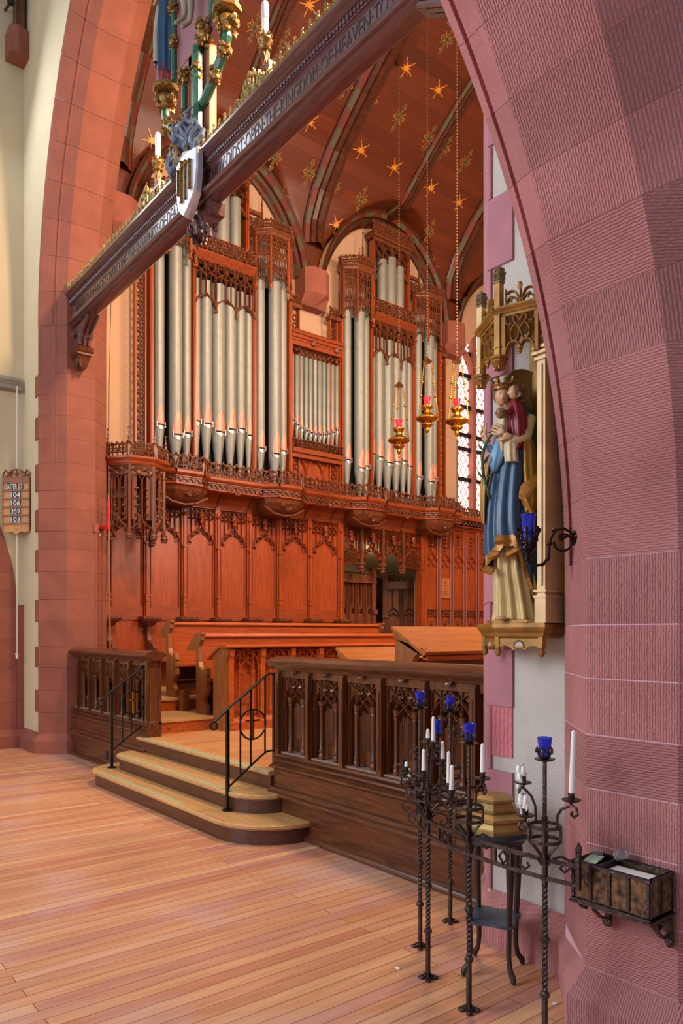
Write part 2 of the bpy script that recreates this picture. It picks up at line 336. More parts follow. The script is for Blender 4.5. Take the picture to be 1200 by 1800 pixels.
# ---- arcade arch at the right: respond pier and voussoirs
PY=2.63
def arcade():
    b=MB(); prof=[(-2.04,.32),(-1.955,.235),(-1.950,.262),(-1.922,.262),(-1.910,.190),(-1.908,.188),(-1.90,.18),(-1.72,.0),(-1.34,.0),(-1.22,.12),(-1.02,.32)]
    simple=[prof[0],prof[7],prof[8],prof[10]]
    zz=[.262,.52,.76,.98,1.196,1.42,1.634,1.9]
    sec=lambda pr: [(x,PY+o) for x,o in pr]+[(-1.02,3.05),(-2.04,3.05)]
    for i in range(len(zz)-1):
        pr=simple
        b.prismz(sec(pr),zz[i]+.003,zz[i+1]-.003,0)
    b.prismz([(-2.037,2.953),(-1.7185,2.6335),(-1.3415,2.6335),(-1.023,2.953),(-1.023,3.05),(-2.037,3.05)],0,1.9,1)
    Rr=3.0; cy=PY-Rr; amax=math.acos((.4-cy)/Rr)
    for side in (1,-1):
        n=16
        for k in range(n):
            rows=[]
            for j in range(5):
                t=(k+j/4)/n; t=min(max(t,(k+.004)/n),(k+1-.004)/n)
                ring=[]
                for (x,o) in prof+[(-1.02,.6),(-2.04,.6)]:
                    am=math.acos((.4-cy)/(Rr+o)); a=am*t; y=cy+(Rr+o)*math.cos(a); z=1.9+(Rr+o)*math.sin(a)
                    ring.append((x,y if side>0 else .8-y,z))
                rows.append(ring if side>0 else ring)
            b.loft(rows,0)
        # mortar behind
        rows=[]
        for j in range(25):
            ring=[]
            for (x,o) in [(-2.037,.323),(-1.958,.244),(-1.952,.268),(-1.918,.268),(-1.906,.192),(-1.7185,.0035),(-1.3415,.0035),(-1.023,.323),(-1.023,.55),(-2.037,.55)]:
                am=math.acos((.4-cy)/(Rr+o)); a=am*j/24; y=cy+(Rr+o)*math.cos(a); z=1.9+(Rr+o)*math.sin(a); ring.append((x,y if side>0 else .8-y,z))
            rows.append(ring)
        b.loft(rows,1)
    b.prismz([(-2.04,.8-PY-.32),(-1.72,.8-PY),(-1.34,.8-PY),(-1.02,.8-PY-.32),(-1.02,.8-PY-1),(-2.04,.8-PY-1)],0,1.9,0)
    return b
struct(arcade().build('trim_6',[STONE_PINK,MORTAR]),'pink tooled sandstone arcade arch and its respond')
# wall over the arcade
b=MB(); 
for i in range(24):
    cy=PY-3; a=lambda o,t: (cy+(3+o)*math.cos(math.acos((.4-cy)/(3+o))*t),1.9+(3+o)*math.sin(math.acos((.4-cy)/(3+o))*t))
    (ya,za),(yb,zb)=a(.5,i/24),a(.5,(i+1)/24)
    for f in (lambda y:y, lambda y:.8-y):
        y1,y2=f(ya),f(yb); e=3.2 if f(1)==1 else -2.6
        for x in (-2.0,-1.06): b.add([(x,y1,za),(x,e,za),(x,e,zb),(x,y2,zb)],[(0,1,2,3)])
b.box((-2.0,-2.6,5.3),(-1.06,3.1,7)); 
struct(b.build('wall_arcade',PLASTER))
# ---------------------------------------------------------------- chancel shell
ZV=8.1; BAYS=[6.15,9.80,13.45]; RIBS=[4.33,7.98,11.63]
MAINP=[(-10.85,8.0),(-10.84,8.6),(-10.80,9.0),(-10.57,9.45),(-10.1,9.98),(-9.5,10.46),(-8.9,10.9),(-8.2,11.35),(-7.3,11.82),(CX,12.05)]
def main_z(x):
    x=x if x<=CX else 2*CX-x
    if x<=MAINP[0][0]: return MAINP[0][1]
    for (a,za),(b_,zb) in zip(MAINP,MAINP[1:]):
        if x<=b_: return lerp(za,zb,(x-a)/(b_-a))
    return MAINP[-1][1]
def cross_z(y):
    d=min(abs(y-c) for c in [2.50]+BAYS+[17.1])
    u=min(d/1.71,1); return ZV-.1+1.78*(1-u**2.1)**.62 if u<1 else ZV-.1
def vault_z(x,y): return max(main_z(x),cross_z(y))
def vault():
    xs=[]; 
    for i in range(60): xs.append(NX+ (CX-NX)*(i/59)**1.5)
    xs=xs+[2*CX-x for x in xs[:-1][::-1]]; ys=[3.6+i*.09 for i in range(128)]; b=MB(); vs=[];fs=[];uv=[]
    s=0; arcl=[0]
    for i in range(1,len(xs)): s+=math.hypot(xs[i]-xs[i-1],main_z(xs[i])-main_z(xs[i-1])); arcl.append(s)
    for i,x in enumerate(xs):
        for y in ys: vs.append((x,y,vault_z(x,y))); uv.append((y,arcl[i] if main_z(x)>=cross_z(y) else arcl[i]))
    m=len(ys)
    for i in range(len(xs)-1):
        for j in range(m-1): fs.append((i*m+j,(i+1)*m+j,(i+1)*m+j+1,i*m+j+1))
    b.add(vs,[f[::-1] for f in fs]); o=b.build('ceiling',CEILM,smooth=35)
    me=o.data; ul=me.uv_layers.new(name='UVMap')
    for l in me.loops: ul.data[l.index].uv=uv[l.vertex_index]
    return o
ceil=struct(vault())
CHP=flat('chancel_plaster','#b8957a',.9,vary=.04,scale=2,bump=.12,bscale=90)
def north_wall():
    b=MB(); x=NX; ys=[3.7+i*.1 for i in range(114)]
    # window opening: Y 12.0-13.9, z 4.1-8.3 (pointed)
    wy0,wy1,wz0,wzs=12.02,14.5,4.25,7.0; c=(wy0+wy1)/2; h=(wy1-wy0)/2
    def wtop(y): d=abs(y-c); rr=h*1.25; return wzs+math.sqrt(max(rr*rr-(d+rr-h)**2,0))
    for ya,yb in zip(ys,ys[1:]):
        m_=(ya+yb)/2; za,zb=cross_z(ya)+.15,cross_z(yb)+.15
        if wy0<m_<wy1:
            b.add([(x,ya,0),(x,yb,0),(x,yb,wz0),(x,ya,wz0)],[(0,1,2,3)]); b.add([(x,ya,wtop(ya)),(x,yb,wtop(yb)),(x,yb,zb),(x,ya,za)],[(0,1,2,3)])
            b.add([(x,ya,wtop(ya)),(x,yb,wtop(yb)),(x-.5,yb,wtop(yb)),(x-.5,ya,wtop(ya))],[(0,1,2,3)])
        elif 8.5<m_<10.7: b.add([(x,ya,3.72),(x,yb,3.72),(x,yb,zb),(x,ya,za)],[(0,1,2,3)])
        else: b.add([(x,ya,0),(x,yb,0),(x,yb,zb),(x,ya,za)],[(0,1,2,3)])
    b.box((x-.5,wy0-.04,wz0),(x,wy0,wzs)); b.box((x-.5,wy1,wz0),(x,wy1+.04,wzs)); b.box((x-.5,wy0,wz0-.04),(x,wy1,wz0))
    return b
struct(north_wall().build('wall_north_chancel',CHP))
struct(MB().box((-2.1,3.95,0),(-1.9,15,12.2)).build('wall_south_chancel',CHP))
struct(MB().box((-11.3,15,0),(-1.6,15.2,12.4)).build('wall_chancel_end',CHP))
# arch ribs
DRK=wood('dark_rib_wood','#32150b','#54260f',.35,stretch=(4,4,4))
PR=flat('rib_red_paint','#6a2416',.6); PG=flat('rib_green_paint','#544c32',.6)
def sweep_rib(path,nrm,prof,name,label=None,stripe=True):
    """path: list of 3D points; nrm: sideways unit vector; prof: list of (side, depth, slot)"""
    b=MB(); k=len(path); P=[Vector(p) for p in path]; nn=Vector(nrm)
    rings=[]
    for i,p in enumerate(P):
        t=(P[min(i+1,k-1)]-P[max(i-1,0)]).normalized(); d=t.cross(nn).normalized()
        if d.z>0 : d=-d
        if abs(d.z)<.25 and (d.x<0) and nn.y: d=-d if p.x<CX else d
        rings.append([tuple(p+nn*s_+d*dd) for s_,dd,_ in prof])
    m=len(prof)
    for i in range(k-1):
        for j in range(m-1):
            sl=prof[j][2]
            if sl==1: sl=1+((i//3)%2)
            b.add([rings[i][j],rings[i][j+1],rings[i+1][j+1],rings[i+1][j]],[(0,1,2,3)],sl)
    return b.build(name,[DRK,PR,PG],parent=None,smooth=30)
TP=[(-.19,0,0),(-.19,.03,0),(-.17,.05,1),(-.115,.09,0),(-.11,.13,0),(-.05,.15,0),(-.04,.19,0),(.04,.19,0),(.05,.15,0),(.11,.13,0),(.115,.09,1),(.17,.05,0),(.19,.03,0),(.19,0,0)]
def resample(pts,n):
    P=[Vector(p) for p in pts]; d=[0]
    for a,b_ in zip(P,P[1:]): d.append(d[-1]+(b_-a).length)
    out=[]
    for i in range(n+1):
        s=d[-1]*i/n; j=0
        while j<len(d)-2 and d[j+1]<s: j+=1
        out.append(P[j].lerp(P[j+1],(s-d[j])/(d[j+1]-d[j])))
    return out
for k,y in enumerate(RIBS+BAYS):
    big=y in RIBS; x0=-10.84 if big else -10.35
    half=[(x,y,main_z(x)) for x in [x0]+[p[0] for p in MAINP if p[0]>x0+.01]]
    if not big: half=[(-10.97,y,cross_z(y)),(-10.6,y,cross_z(y)),(-10.3,y,cross_z(y)+.02)]+[h_ for h_ in half if h_[0]>-10.1]
    full=resample(half+[(2*CX-a,b_,c) for a,b_,c in half[::-1][1:]],110)
    sc=1.2 if big else .72
    o=sweep_rib(full,(0,1,0),[(a*sc,d*sc,m_) for a,d,m_ in TP],'trim_%d'%(10+k)); struct(o,'moulded ceiling rib with painted edges')
WP=[(0,-.02,0),(0,.03,0),(.06,.05,1),(.13,.11,0),(.15,.13,0),(.22,.15,1),(.29,.19,0),(.31,.22,0),(.34,.22,0),(.36,.0,0)]
for k,c in enumerate(BAYS+[2.50]):
    pts=[]
    for i in range(61):
        a=PI*(1-i/60); y=c+1.71*math.cos(a); pts.append((NX+.0,y,cross_z(y)))
    pts=resample(pts,48); P=pts
    if c==2.50: P=[p for p in pts if p.y>3.7]
    b=MB(); rings=[]
    for i,p in enumerate(P):
        t=(P[min(i+1,len(P)-1)]-P[max(i-1,0)]).normalized(); d=Vector((1,0,0)).cross(t)
        if d.z>0: d=-d
        if abs(d.z)<.3: d=Vector((0,1 if p.y<c else -1,-.1)).normalized()
        rings.append([tuple(p+Vector((.02+s_,0,0))+d*(.24-dd)) for s_,dd,_ in [(0,0,0)]+[(.03,.0,0),(.05,.05,1),(.12,.07,0),(.14,.12,0),(.20,.13,1),(.26,.18,0),(.28,.24,0)]])
    for i in range(len(P)-1):
        for j,sl in enumerate((0,0,1,0,0,1,0)):
            if sl: sl=1+((i//2)%2)
            b.add([rings[i][j],rings[i][j+1],rings[i+1][j+1],rings[i+1][j]],[(0,1,2,3)],sl)
    struct(b.build('trim_%d'%(20+k),[DRK,PR,PG],smooth=30),'painted rib framing the wall arch')
# stone corbels carrying the ribs
for k,y in enumerate(RIBS):
    b=MB(); w2=.27; x1=NX+.42; pl=[(NX-.02,y-w2),(x1-.1,y-w2),(x1,y-w2+.14),(x1,y+w2-.14),(x1-.1,y+w2),(NX-.02,y+w2)]
    pl2=[(NX-.02,y-w2),(NX+.18,y-w2),(NX+.22,y),(NX+.22,y),(NX+.18,y+w2),(NX-.02,y+w2)]
    b.loft([[(*p,7.48) for p in pl2],[(*p,7.66) for p in pl],[(*p,8.1) for p in pl]])
    struct(b.build('trim_%d'%(30+k),STONE_DULL),'block shaped red sandstone corbel under the ceiling ribs')
# ---------------------------------------------------------------- parametric carving helpers
def bez(p0,p1,p2,p3,n=8):
    return [tuple((1-t)**3*a+3*(1-t)**2*t*b_+3*(1-t)*t*t*c+t**3*d for a,b_,c,d in zip(p0,p1,p2,p3)) for t in [i/n for i in range(n+1)]]
def ogee(x0,x1,zs,za,n=8):
    xc=(x0+x1)/2; w_=(x1-x0); h=za-zs
    l=bez((x0,zs),(x0,zs+h*.5),(xc-w_*.06,zs+h*.42),(xc,za),n); return l+[(2*xc-x,z) for x,z in l[::-1][1:]]
def pointed2(x0,x1,zs,n=7,k=1.0):
    w_=(x1-x0)*k; a1=math.degrees(math.acos(max(-1,(w_-(x1-x0)/2)/w_))); l=[(x0+w_-w_*math.cos(R(a1*i/n)),zs+w_*math.sin(R(a1*i/n))) for i in range(n+1)]
    return l+[(x0+x1-x,z) for x,z in l[::-1][1:]]
def ring(b,cx,cz,r,w_,y0,y1,n=12,mi=0): b.ribbon([(cx+r*math.cos(2*PI*i/n),cz+r*math.sin(2*PI*i/n)) for i in range(n)],w_,y0,y1,mi,closed=True)
def cusps(b,xc,zc,r,w_,y0,y1,n=5,span=(0,180),mi=0,k=.62):
    step=(span[1]-span[0])/n
    for i in range(n):
        a=span[0]+step*(i+.5); cx=xc+r*k*math.cos(R(a)); cz=zc+r*k*math.sin(R(a)); rl=r*(1-k)*1.02
        b.ribbon(arc(cx,cz,rl,a-95,a+95,6),w_,y0,y1,mi)
def quatrefoil(b,cx,cz,r,w_,y0,y1,mi=0):
    for a in (0,90,180,270): b.ribbon(arc(cx+r*.45*math.cos(R(a)),cz+r*.45*math.sin(R(a)),r*.45,a-120,a+120,7),w_,y0,y1,mi)
def heart_lights(b,x0,x1,z0,z1,n,w_,y0,y1,mi=0,drop=True):
    """row of pierced lights: a heart shaped head over crossed ogees over slim mullions"""
    u=(x1-x0)/n
    for i in range(n):
        a=x0+i*u; c=a+u/2; h=z1-z0; r=u*.40; zc=z1-r-.01
        b.ribbon(arc(c,zc,r,-60,240,12),w_,y0,y1,mi)
        b.ribbon([(c-r*.5,zc-r*.85),(c,zc-r*1.25),(c+r*.5,zc-r*.85)],w_,y0,y1,mi)
        b.ribbon([(c,zc+r),(c-r*.12,zc+r*.35),(c,zc)],w_*.8,y0,y1,mi); b.ribbon(arc(c-r*.45,zc-r*.1,r*.38,20,250,6),w_*.7,y0,y1,mi); b.ribbon(arc(c+r*.45,zc-r*.1,r*.38,160,-70,6),w_*.7,y0,y1,mi)
        zj=zc-r*1.25
        b.ribbon(bez((a,zj-u*.55),(a,zj-.1*u),(c-u*.1,zj-.15*u),(c,zj)),w_,y0,y1,mi); b.ribbon(bez((a+u,zj-u*.55),(a+u,zj-.1*u),(c+u*.1,zj-.15*u),(c,zj)),w_,y0,y1,mi)
        b.ribbon([(c,zj),(c,z0)],w_*.8,y0,y1,mi); b.ribbon([(a,z1),(a,z0)],w_,y0,y1,mi)
    b.ribbon([(x1,z1),(x1,z0)],w_,y0,y1,mi)
def vine_cresting(b,x0,x1,z0,h,y0,y1,mi=0,u=None,seed=1,knobs=True):
    n=max(1,round((x1-x0)/(u or h))); u=(x1-x0)/n; w_=h*.085; q=random.Random(seed)
    for i in range(n):
        a=x0+i*u; c=a+u/2
        b.ribbon(bez((a,z0),(a+u*.1,z0+h*.9),(c-u*.1,z0+h*1.0),(c,z0+h*.45),7),w_,y0,y1,mi); b.ribbon(bez((a+u,z0),(a+u*.9,z0+h*.9),(c+u*.1,z0+h),(c,z0+h*.45),7),w_,y0,y1,mi)
        b.ribbon(arc(c-u*.2,z0+h*.36,h*.17,30,330,8),w_,y0,y1,mi); b.ribbon(arc(c+u*.2,z0+h*.36,h*.17,150,-150,8),w_,y0,y1,mi)
        b.ribbon([(c,z0),(c,z0+h*.95)],w_*.9,y0,y1,mi); b.ribbon(bez((a,z0+h*.95),(a+u*.18,z0+h*.6),(a+u*.3,z0+h*.95),(c,z0+h*.85),5),w_,y0,y1,mi); b.ribbon(bez((a+u,z0+h*.95),(a+u*.82,z0+h*.6),(a+u*.7,z0+h*.95),(c,z0+h*.85),5),w_,y0,y1,mi)
        if knobs:
            for dx,dz in ((0,.93),(-.28,.80),(.28,.80),(-.2,.36),(.2,.36),(-.5,.95)): b.crumple((c+u*dx,(y0+y1)/2-.006,z0+h*dz),h*.10,6,mi,(1,.7,.8),.3,q.random())
def leafy_band(b,x0,x1,z0,z1,y0,y1,mi=0,seed=3):
    """carved running vine in a hollow moulding"""
    h=z1-z0; n=max(2,int((x1-x0)/(h*1.1))); u=(x1-x0)/n; q=random.Random(seed); zc=(z0+z1)/2
    b.box((x0,y1,z0),(x1,y1+.01,z1),mi); pts=[(x0+u*i/4,zc+h*.22*math.sin(i*PI/2)) for i in range(4*n+1)]; b.ribbon(pts,h*.14,y0,y1,mi)
    for i in range(n):
        for s_ in (-1,1): b.crumple((x0+u*(i+.5+.25*s_),y0+.004,zc-s_*h*.22),h*.27,6,mi,(1.1,.5,.8),.35,q.random())
def pinnacle(b,x,y,z,w_,h,mi=0,n=4):
    b.prismz([(x-w_/2,y-w_/2),(x+w_/2,y-w_/2),(x+w_/2,y+w_/2),(x-w_/2,y+w_/2)],z,z+h*.35,mi)
    b.lathe([(w_*.62,z+h*.35),(w_*.62,z+h*.38),(w_*.45,z+h*.4),(w_*.07,z+h*.92),(w_*.01,z+h*.93)],(x,y,0),4,mi,PI/4)
    for k in range(3): b.crumple((x,y,z+h*(.50+.15*k)),w_*(.60-.14*k),7,mi,(1,1,.45),.25,k)
    b.crumple((x,y,z+h*.95),w_*.3,7,mi,(1,1,1.2),.2,5)
def linenfold(b,x0,x1,z0,z1,y,mi=0,d=.012):
    n=5; u=(x1-x0)/n; prof=[]
    for i in range(n*4+1): prof.append((x0+u*i/4,y-d*abs(math.sin(i*PI/4))-.002))
    zt=[z1-(.025 if i%4==0 else (.0 if i%4==2 else .018)) for i in range(len(prof))]; zb=[z0+(.02 if i%4==0 else .004) for i in range(len(prof))]
    k=len(prof); b.add([(x,yy,a) for (x,yy),a in zip(prof,zb)]+[(x,yy,a) for (x,yy),a in zip(prof,zt)]+[(x,y+.004,a) for (x,yy),a in zip(prof,zt)],[(i,i+1,k+i+1,k+i) for i in range(k-1)]+[(k+i,k+i+1,2*k+i+1,2*k+i) for i in range(k-1)],mi)
# ---------------------------------------------------------------- steps up to the chancel
def step_outline(x0,x1,yf,rl,rr_,yb=3.5,off=0):
    pts=[(x0-off,yb)]
    pts+=[(x0+rl-(rl+off)*math.cos(R(a)),yf+rl-(rl+off)*math.sin(R(a))) for a in range(0,91,10)]
    pts+=[(x1-rr_+(rr_+off)*math.cos(R(a)),yf+rr_-(rr_+off)*math.sin(R(a))) for a in range(90,-1,-10)]
    return pts+[(x1+off,yb)]
TEAL=flat('teal_grip_tape','#6fb3a4',.7)
for k,(x0,x1,yf,zt,rl,rr_) in enumerate(((-8.03,-4.62,2.86,.155,.36,.50),(-7.80,-4.98,3.08,.31,.22,.32))):
    t=thing('step','curved '+('lowest' if k==0 else 'middle')+' pale oak step with dark riser and teal grip line below the chancel floor','step',(0,0,0))
    lo=0 if k==0 else .155
    MB().prismz(step_outline(x0,x1,yf,rl,rr_),lo,zt-.034).build('riser',RISER,t,30)
    b=MB(); o0=step_outline(x0,x1,yf,rl,rr_,off=.03); o1=step_outline(x0,x1,yf,rl,rr_,off=.022); o2=step_outline(x0,x1,yf,rl,rr_,off=.006)
    b.prismz(o2,zt-.045,zt-.034,0); b.loft([[(x,y,zt-.034) for x,y in o1],[(x,y,zt-.028) for x,y in o0],[(x,y,zt-.008) for x,y in o0],[(x,y,zt) for x,y in o1]])
    b.build('tread',STEPM,t,30)
    xa,xb=((-7.66,-5.75) if k==0 else (-7.62,-5.22)); MB().box((xa,yf+.005,zt),(xb,yf+.022,zt+.0015)).build('grip_line',TEAL,t)
t=thing('step','straight nosing and dark riser at the edge of the chancel floor with teal line','step')
MB().box((-7.72,3.36,.31),(-5.14,3.44,FZ-.035)).build('riser',RISER,t)
b=MB(); b.loft([[(-7.76,y,z) for y,z in ((3.44,.43),(3.335,.43),(3.325,.44),(3.325,.456),(3.335,.465),(3.44,.4655))],[(-5.12,y,z) for y,z in ((3.44,.43),(3.335,.43),(3.325,.44),(3.325,.456),(3.335,.465),(3.44,.4655))]]).build('tread',STEPM,t,30)
MB().box((-7.62,3.345,.4655),(-5.16,3.362,.467)).build('grip_line',TEAL,t)
# ---------------------------------------------------------------- chancel parapets
def parapet(label,x0,x1,posts,rootx):
    t=thing('chancel_parapet',label,'wooden screen',(rootx,3.42,0))
    X=lambda x:x-rootx; a,c=X(x0),X(x1)
    b=MB(); prof=[(.13,0),(-.075,0),(-.095,.008),(-.10,.02),(-.09,.034),(-.07,.045),(-.055,.05),(-.055,.265),(-.08,.27),(-.105,.28),(-.112,.295),(-.102,.31),(-.075,.322),(-.06,.345),(-.035,.35),(-.035,.49),(-.055,.495),(-.072,.51),(-.066,.525),(-.04,.535),(-.045,.548),(-.055,.56),(-.045,.573),(-.03,.58),(-.045,.59),(-.052,.602),(-.04,.615),(.0,.625),(.13,.625)]
    b.loft([[(a,y,z) for y,z in prof],[(c,y,z) for y,z in prof]]); b.build('base',OAK_H,t,30)
    b=MB(); prof=[(.13,1.30),(-.03,1.30),(-.04,1.315),(-.07,1.335),(-.08,1.35),(-.08,1.372),(-.06,1.385),(-.02,1.395),(.0,1.405),(.06,1.408),(.10,1.395),(.17,1.375),(.17,1.35),(.13,1.33)]
    b.loft([[(a-.04,y,z) for y,z in prof],[(c+.04,y,z) for y,z in prof]]); b.build('cap_rail',OAK_H,t,30)
    MB().box((a,.10,.60),(c,.125,1.32)).box((a,.0,1.24),(c,.11,1.31)).build('back_board',OAK,t)
    MB().box((a,-.012,.62),(c,.1,.632)).build('ledge',flat('lit_ledge_oak','#8a7264',.8),t)  # paler tone puts the light falling on the ledge into its colour
    ps=[X(p) for p in posts]
    for p in ps:
        b=MB(); b.box((p-.028,-.01,.63),(p+.028,.1,1.29)); b.box((p-.024,-.038,.60),(p+.024,-.0,1.23)); b.prismx([(-.038,1.23),(-.0,1.23),(-.0,1.29),(-.025,1.29),(-.038,1.27)],p-.024,p+.024); b.box((p-.009,-.044,.66),(p+.009,-.038,1.2))
        b.build('post',OAK,t)
    for p,q_ in zip(ps,ps[1:]):
        l,r_=p+.035,q_-.035; m_=(l+r_)/2; w_=r_-l
        b=MB(); y0,y1=.002,.06
        b.ribbon([(l+.008,.63),(l+.008,1.24)],.016,y0,y1); b.ribbon([(r_-.008,.63),(r_-.008,1.24)],.016,y0,y1); b.ribbon([(l,1.245),(r_,1.245)],.02,y0,y1)
        ca,cb=l+w_*.24,r_-w_*.24
        for s_,cc in ((-1,ca),(1,cb)):
            e=l if s_<0 else r_
            b.ribbon(bez((e,1.0),(e,1.14),(cc,1.16),(m_,1.235)),.018,y0,y1); b.ribbon(bez((m_,1.235),(m_-s_*-.01*0+s_*.03,1.16),(m_+s_*.10*w_/.35,1.10),(cc,1.06)),.018,y0,y1)
            b.ribbon([(cc,1.06),(cc,1.24)],.014,y0+.006,y1); b.ribbon(arc(m_+s_*w_*.13,1.165,w_*.11,0,330,9),.014,y0,y1)
            b.ribbon(bez((m_,1.10),(m_+s_*w_*.10,1.12),(m_+s_*w_*.2,1.19),(e-s_*.01,1.235)),.014,y0,y1)
            b.crumple((m_+s_*w_*.13,y0+.012,1.165),.022,7,0,(1,.6,1),.3,1)
        b.ribbon(ogee(ca,cb,1.0,1.13),.016,y0,y1)
        b.prismy([(l,1.02),(l+.012,1.02),(l+.012,1.08),(l+.04,1.17),(m_-.05,1.225),(m_-.05,1.243),(l,1.243)],y0+.02,y1+.02); b.prismy([(r_,1.02),(r_-.012,1.02),(r_-.012,1.08),(r_-.04,1.17),(m_+.05,1.225),(m_+.05,1.243),(r_,1.243)][::-1],y0+.02,y1+.02)
        b.build('tracery_head',OAK,t)
        for cc in (ca,cb):
            b=MB(); b.lathe([(.024,.632),(.026,.665),(.019,.68),(.023,.70),(.0165,.715),(.0165,1.01),(.021,1.02),(.017,1.03),(.025,1.055),(.027,1.075),(.020,1.08)],(cc,.02,0),12); b.build('colonnette',OAK,t,35)
        b=MB(); b.box((ca+.02,.07,.64),(cb-.02,.10,1.12)); linenfold(b,ca+.035,cb-.035,.74,1.04,.068); b.build('linenfold_panel',OAK,t)
        MB().crumple((m_,-.03,1.285),.03,8,0,(1.1,.5,.6),.3,2).build('rosette',OAK,t)
    return t
parapet('dark oak chancel parapet right of the steps, ending at the rose stone jamb',-5.13,-2.82,[-5.08,-4.665,-4.245,-3.825,-3.405,-2.985],-4)
parapet('dark oak chancel parapet left of the steps, ending at the red stone pier',-9.97,-7.60,[-9.80,-9.385,-8.965,-8.545,-8.125,-7.635],-8.8)
t=thing('floor_outlet','dark square outlet plate low on the left parapet base','outlet',(-8.70,3.363,.08)); MB().box((-.04,-.004,0),(.04,0,.11)).build('plate',flat('brown_plate','#2c1c16',.5),t)
for i in (0,1): MB().box((-.014,-.007,.02+.05*i),(.014,-.003,.05+.05*i)).build('socket',BLACK,t)
# ---------------------------------------------------------------- iron hand rails on the steps
def handrail(x,label):
    t=thing('handrail',label,'handrail',(x,3.05,0))
    f=MB(); f.box((-.013,-.013,.165),(.013,.013,.975)); f.build('post',IRON_B,t); MB().box((-.013,.44,.475),(.013,.466,1.255)).build('post',IRON_B,t)
    for y,z in ((0,.155),(.453,.4665)):
        b=MB(); b.box((-.03,y-.03,z),(.03,y+.03,z+.008)); 
        for a in range(8): b.crumple((.035*math.cos(a*PI/4),y+.035*math.sin(a*PI/4),z+.008),.014,6,0,(1,1,.5),.2,a)
        b.build('foot_plate',IRON_B,t)
    top=[(0,-.02,.965),(0,.0,.985),(0,.30,1.19),(0,.36,1.235),(0,.40,1.255),(0,.47,1.26)]
    vol=[(0,-.02+.0-.028*math.sin(R(a))*-1-.03,.935+.028*math.cos(R(a))) for a in range(0,360,30)]
    b=MB(); b.tube([(0,-.13,.885),(0,-.02,.962)]+top[1:],.019,8,flat=(1,.5))
    b.tube([(0,-.13+.0-.03*math.sin(R(a)),.855+.03*math.cos(R(a))) for a in range(0,390,30)],.013,6,flat=(1.6,.6)); b.build('hand_bar',IRON_B,t,40)
    b=MB(); b.tube([(0,0,.34),(0,.33,.575),(0,.38,.60),(0,.453,.605)],.009,4); b.build('lower_bar',IRON_B,t)
    yb=[.12,.22,.36]
    for y in yb:
        zl=.34+y*.712 if y<.34 else .59; zh=.985+y*.68 if y<.34 else 1.23
        MB().tube([(0,y,zl),(0,y,zh)],.008,4).build('baluster',IRON_B,t)
    MB().tube([(0,.24+.125*math.cos(2*PI*i/32),.84+.125*math.sin(2*PI*i/32)) for i in range(32)],.008,6,closed=True).build('ring',IRON_B,t,40)
    MB().box((-.008,.232,.72),(.008,.248,.965)).box((-.008,.17,.865),(.008,.31,.879)).build('cross',BRASS,t)
    return t
handrail(-7.76,'black iron handrail with ringed brass cross on the left of the steps')
handrail(-5.30,'black iron handrail with ringed brass cross on the right of the steps')
# ---------------------------------------------------------------- choir stalls
b=MB(); struct(b.box((-11,3.95,FZ),(-7.80,9.2,.62)).build('floor_stall_tier',PEW),'first platform of the choir stalls'); struct(MB().box((-11,4.02,.62),(-8.70,8.4,.775)).build('floor_upper_tier',PEW),'second platform of the choir stalls')
MB()
for nm,(xa,xb,y0,y1,z) in {'a':(-8.68,-7.80,3.62,9.2,.62),'b':(-11,-8.70,3.62,8.4,.775)}.items():
    struct(MB().box((xa,3.50,z-.03),(xb+.02,y1,z+.002)).build('floor_platform',STEPM),'pale boards of the stall platform'); struct(MB().box((xa+.05,3.5,z-.155),(xb+.006,y1-.01,z-.03)).build('trim_5%d'%(z<.7),PEW),'red brown riser of the stall platform')
PEWL=wood('pew_long_board','#8c3814','#b2521f',.33,stretch=(14,1.0,14))
def pew_end(t,y,zf,m,prof,wd=.055,x0=0):
    MB().prismy([(x+x0,z+zf) for x,z in prof],y,y+wd).build('bench_end',m,t,25)
ENDP=[(-.03,.0),(.23,.0),(.23,.10),(.20,.12),(.17,.15),(.165,.20),(.20,.24),(.245,.30),(.245,.36),(.225,.37),(.245,.40),(.245,.45),(.22,.465),(.245,.49),(.235,.55),(.20,.57),(.17,.55),(.16,.535),(.10,.54),(.06,.57),(.03,.63),(.03,.82),(.06,.87),(.085,.90),(.085,.95),(.11,.965),(.11,.99),(-.02,.99),(-.27,.80),(-.29,.77),(-.14,.77),(-.03,.78)]
def stall_row(label,x,y0,y1,zf,seat=True):
    t=thing('choir_pew',label,'pew',(x,y0,zf)); ln=y1-y0
    pew_end(t,0,0,PEW_E,ENDP); pew_end(t,ln-.055,0,PEW_E,ENDP)
    b=MB(); b.box((-.02,.05,.42),(.015,ln-.05,.93)).prismy([(-.03,.925),(.035,.925),(.045,.94),(.035,.955),(-.03,.955)],.05,ln-.05).build('back_board',PEWL,t)
    b=MB(); b.loft([[(a,y,c) for a,c in ((-.27,.775),(-.26,.765),(.03,.955),(.02,.972))] for y in (.04,ln-.04)]); b.build('book_rest',PEWL,t)
    if seat: MB().box((.02,.06,.40),(.24,ln-.06,.43)).build('seat',PEWL,t); MB().box((.0,.06,.0),(.03,ln-.06,.38)).build('front_board',OAK,t); MB().box((.05,.06,.20),(.07,ln-.06,.22)).build('foot_rail',PEW_E,t)
    return t
stall_row('rear oak choir pew with long back board, highest of the tiered pews',-8.98,4.27,7.98,.775)
stall_row('middle oak choir pew with scrolled end, behind the traceried desk',-8.17,4.28,8.95,.62)
MB().prismz([(-.09,-.02),(-.03,-.09),(.02,-.07),(.02,.02)],0,.26).build('kerb_block',PEW_E,None,loc=(-8.56,4.34,.62)); o=bpy.data.objects['kerb_block']; tag(o,'small chamfered wooden block on the platform by the scrolled pew end','block')
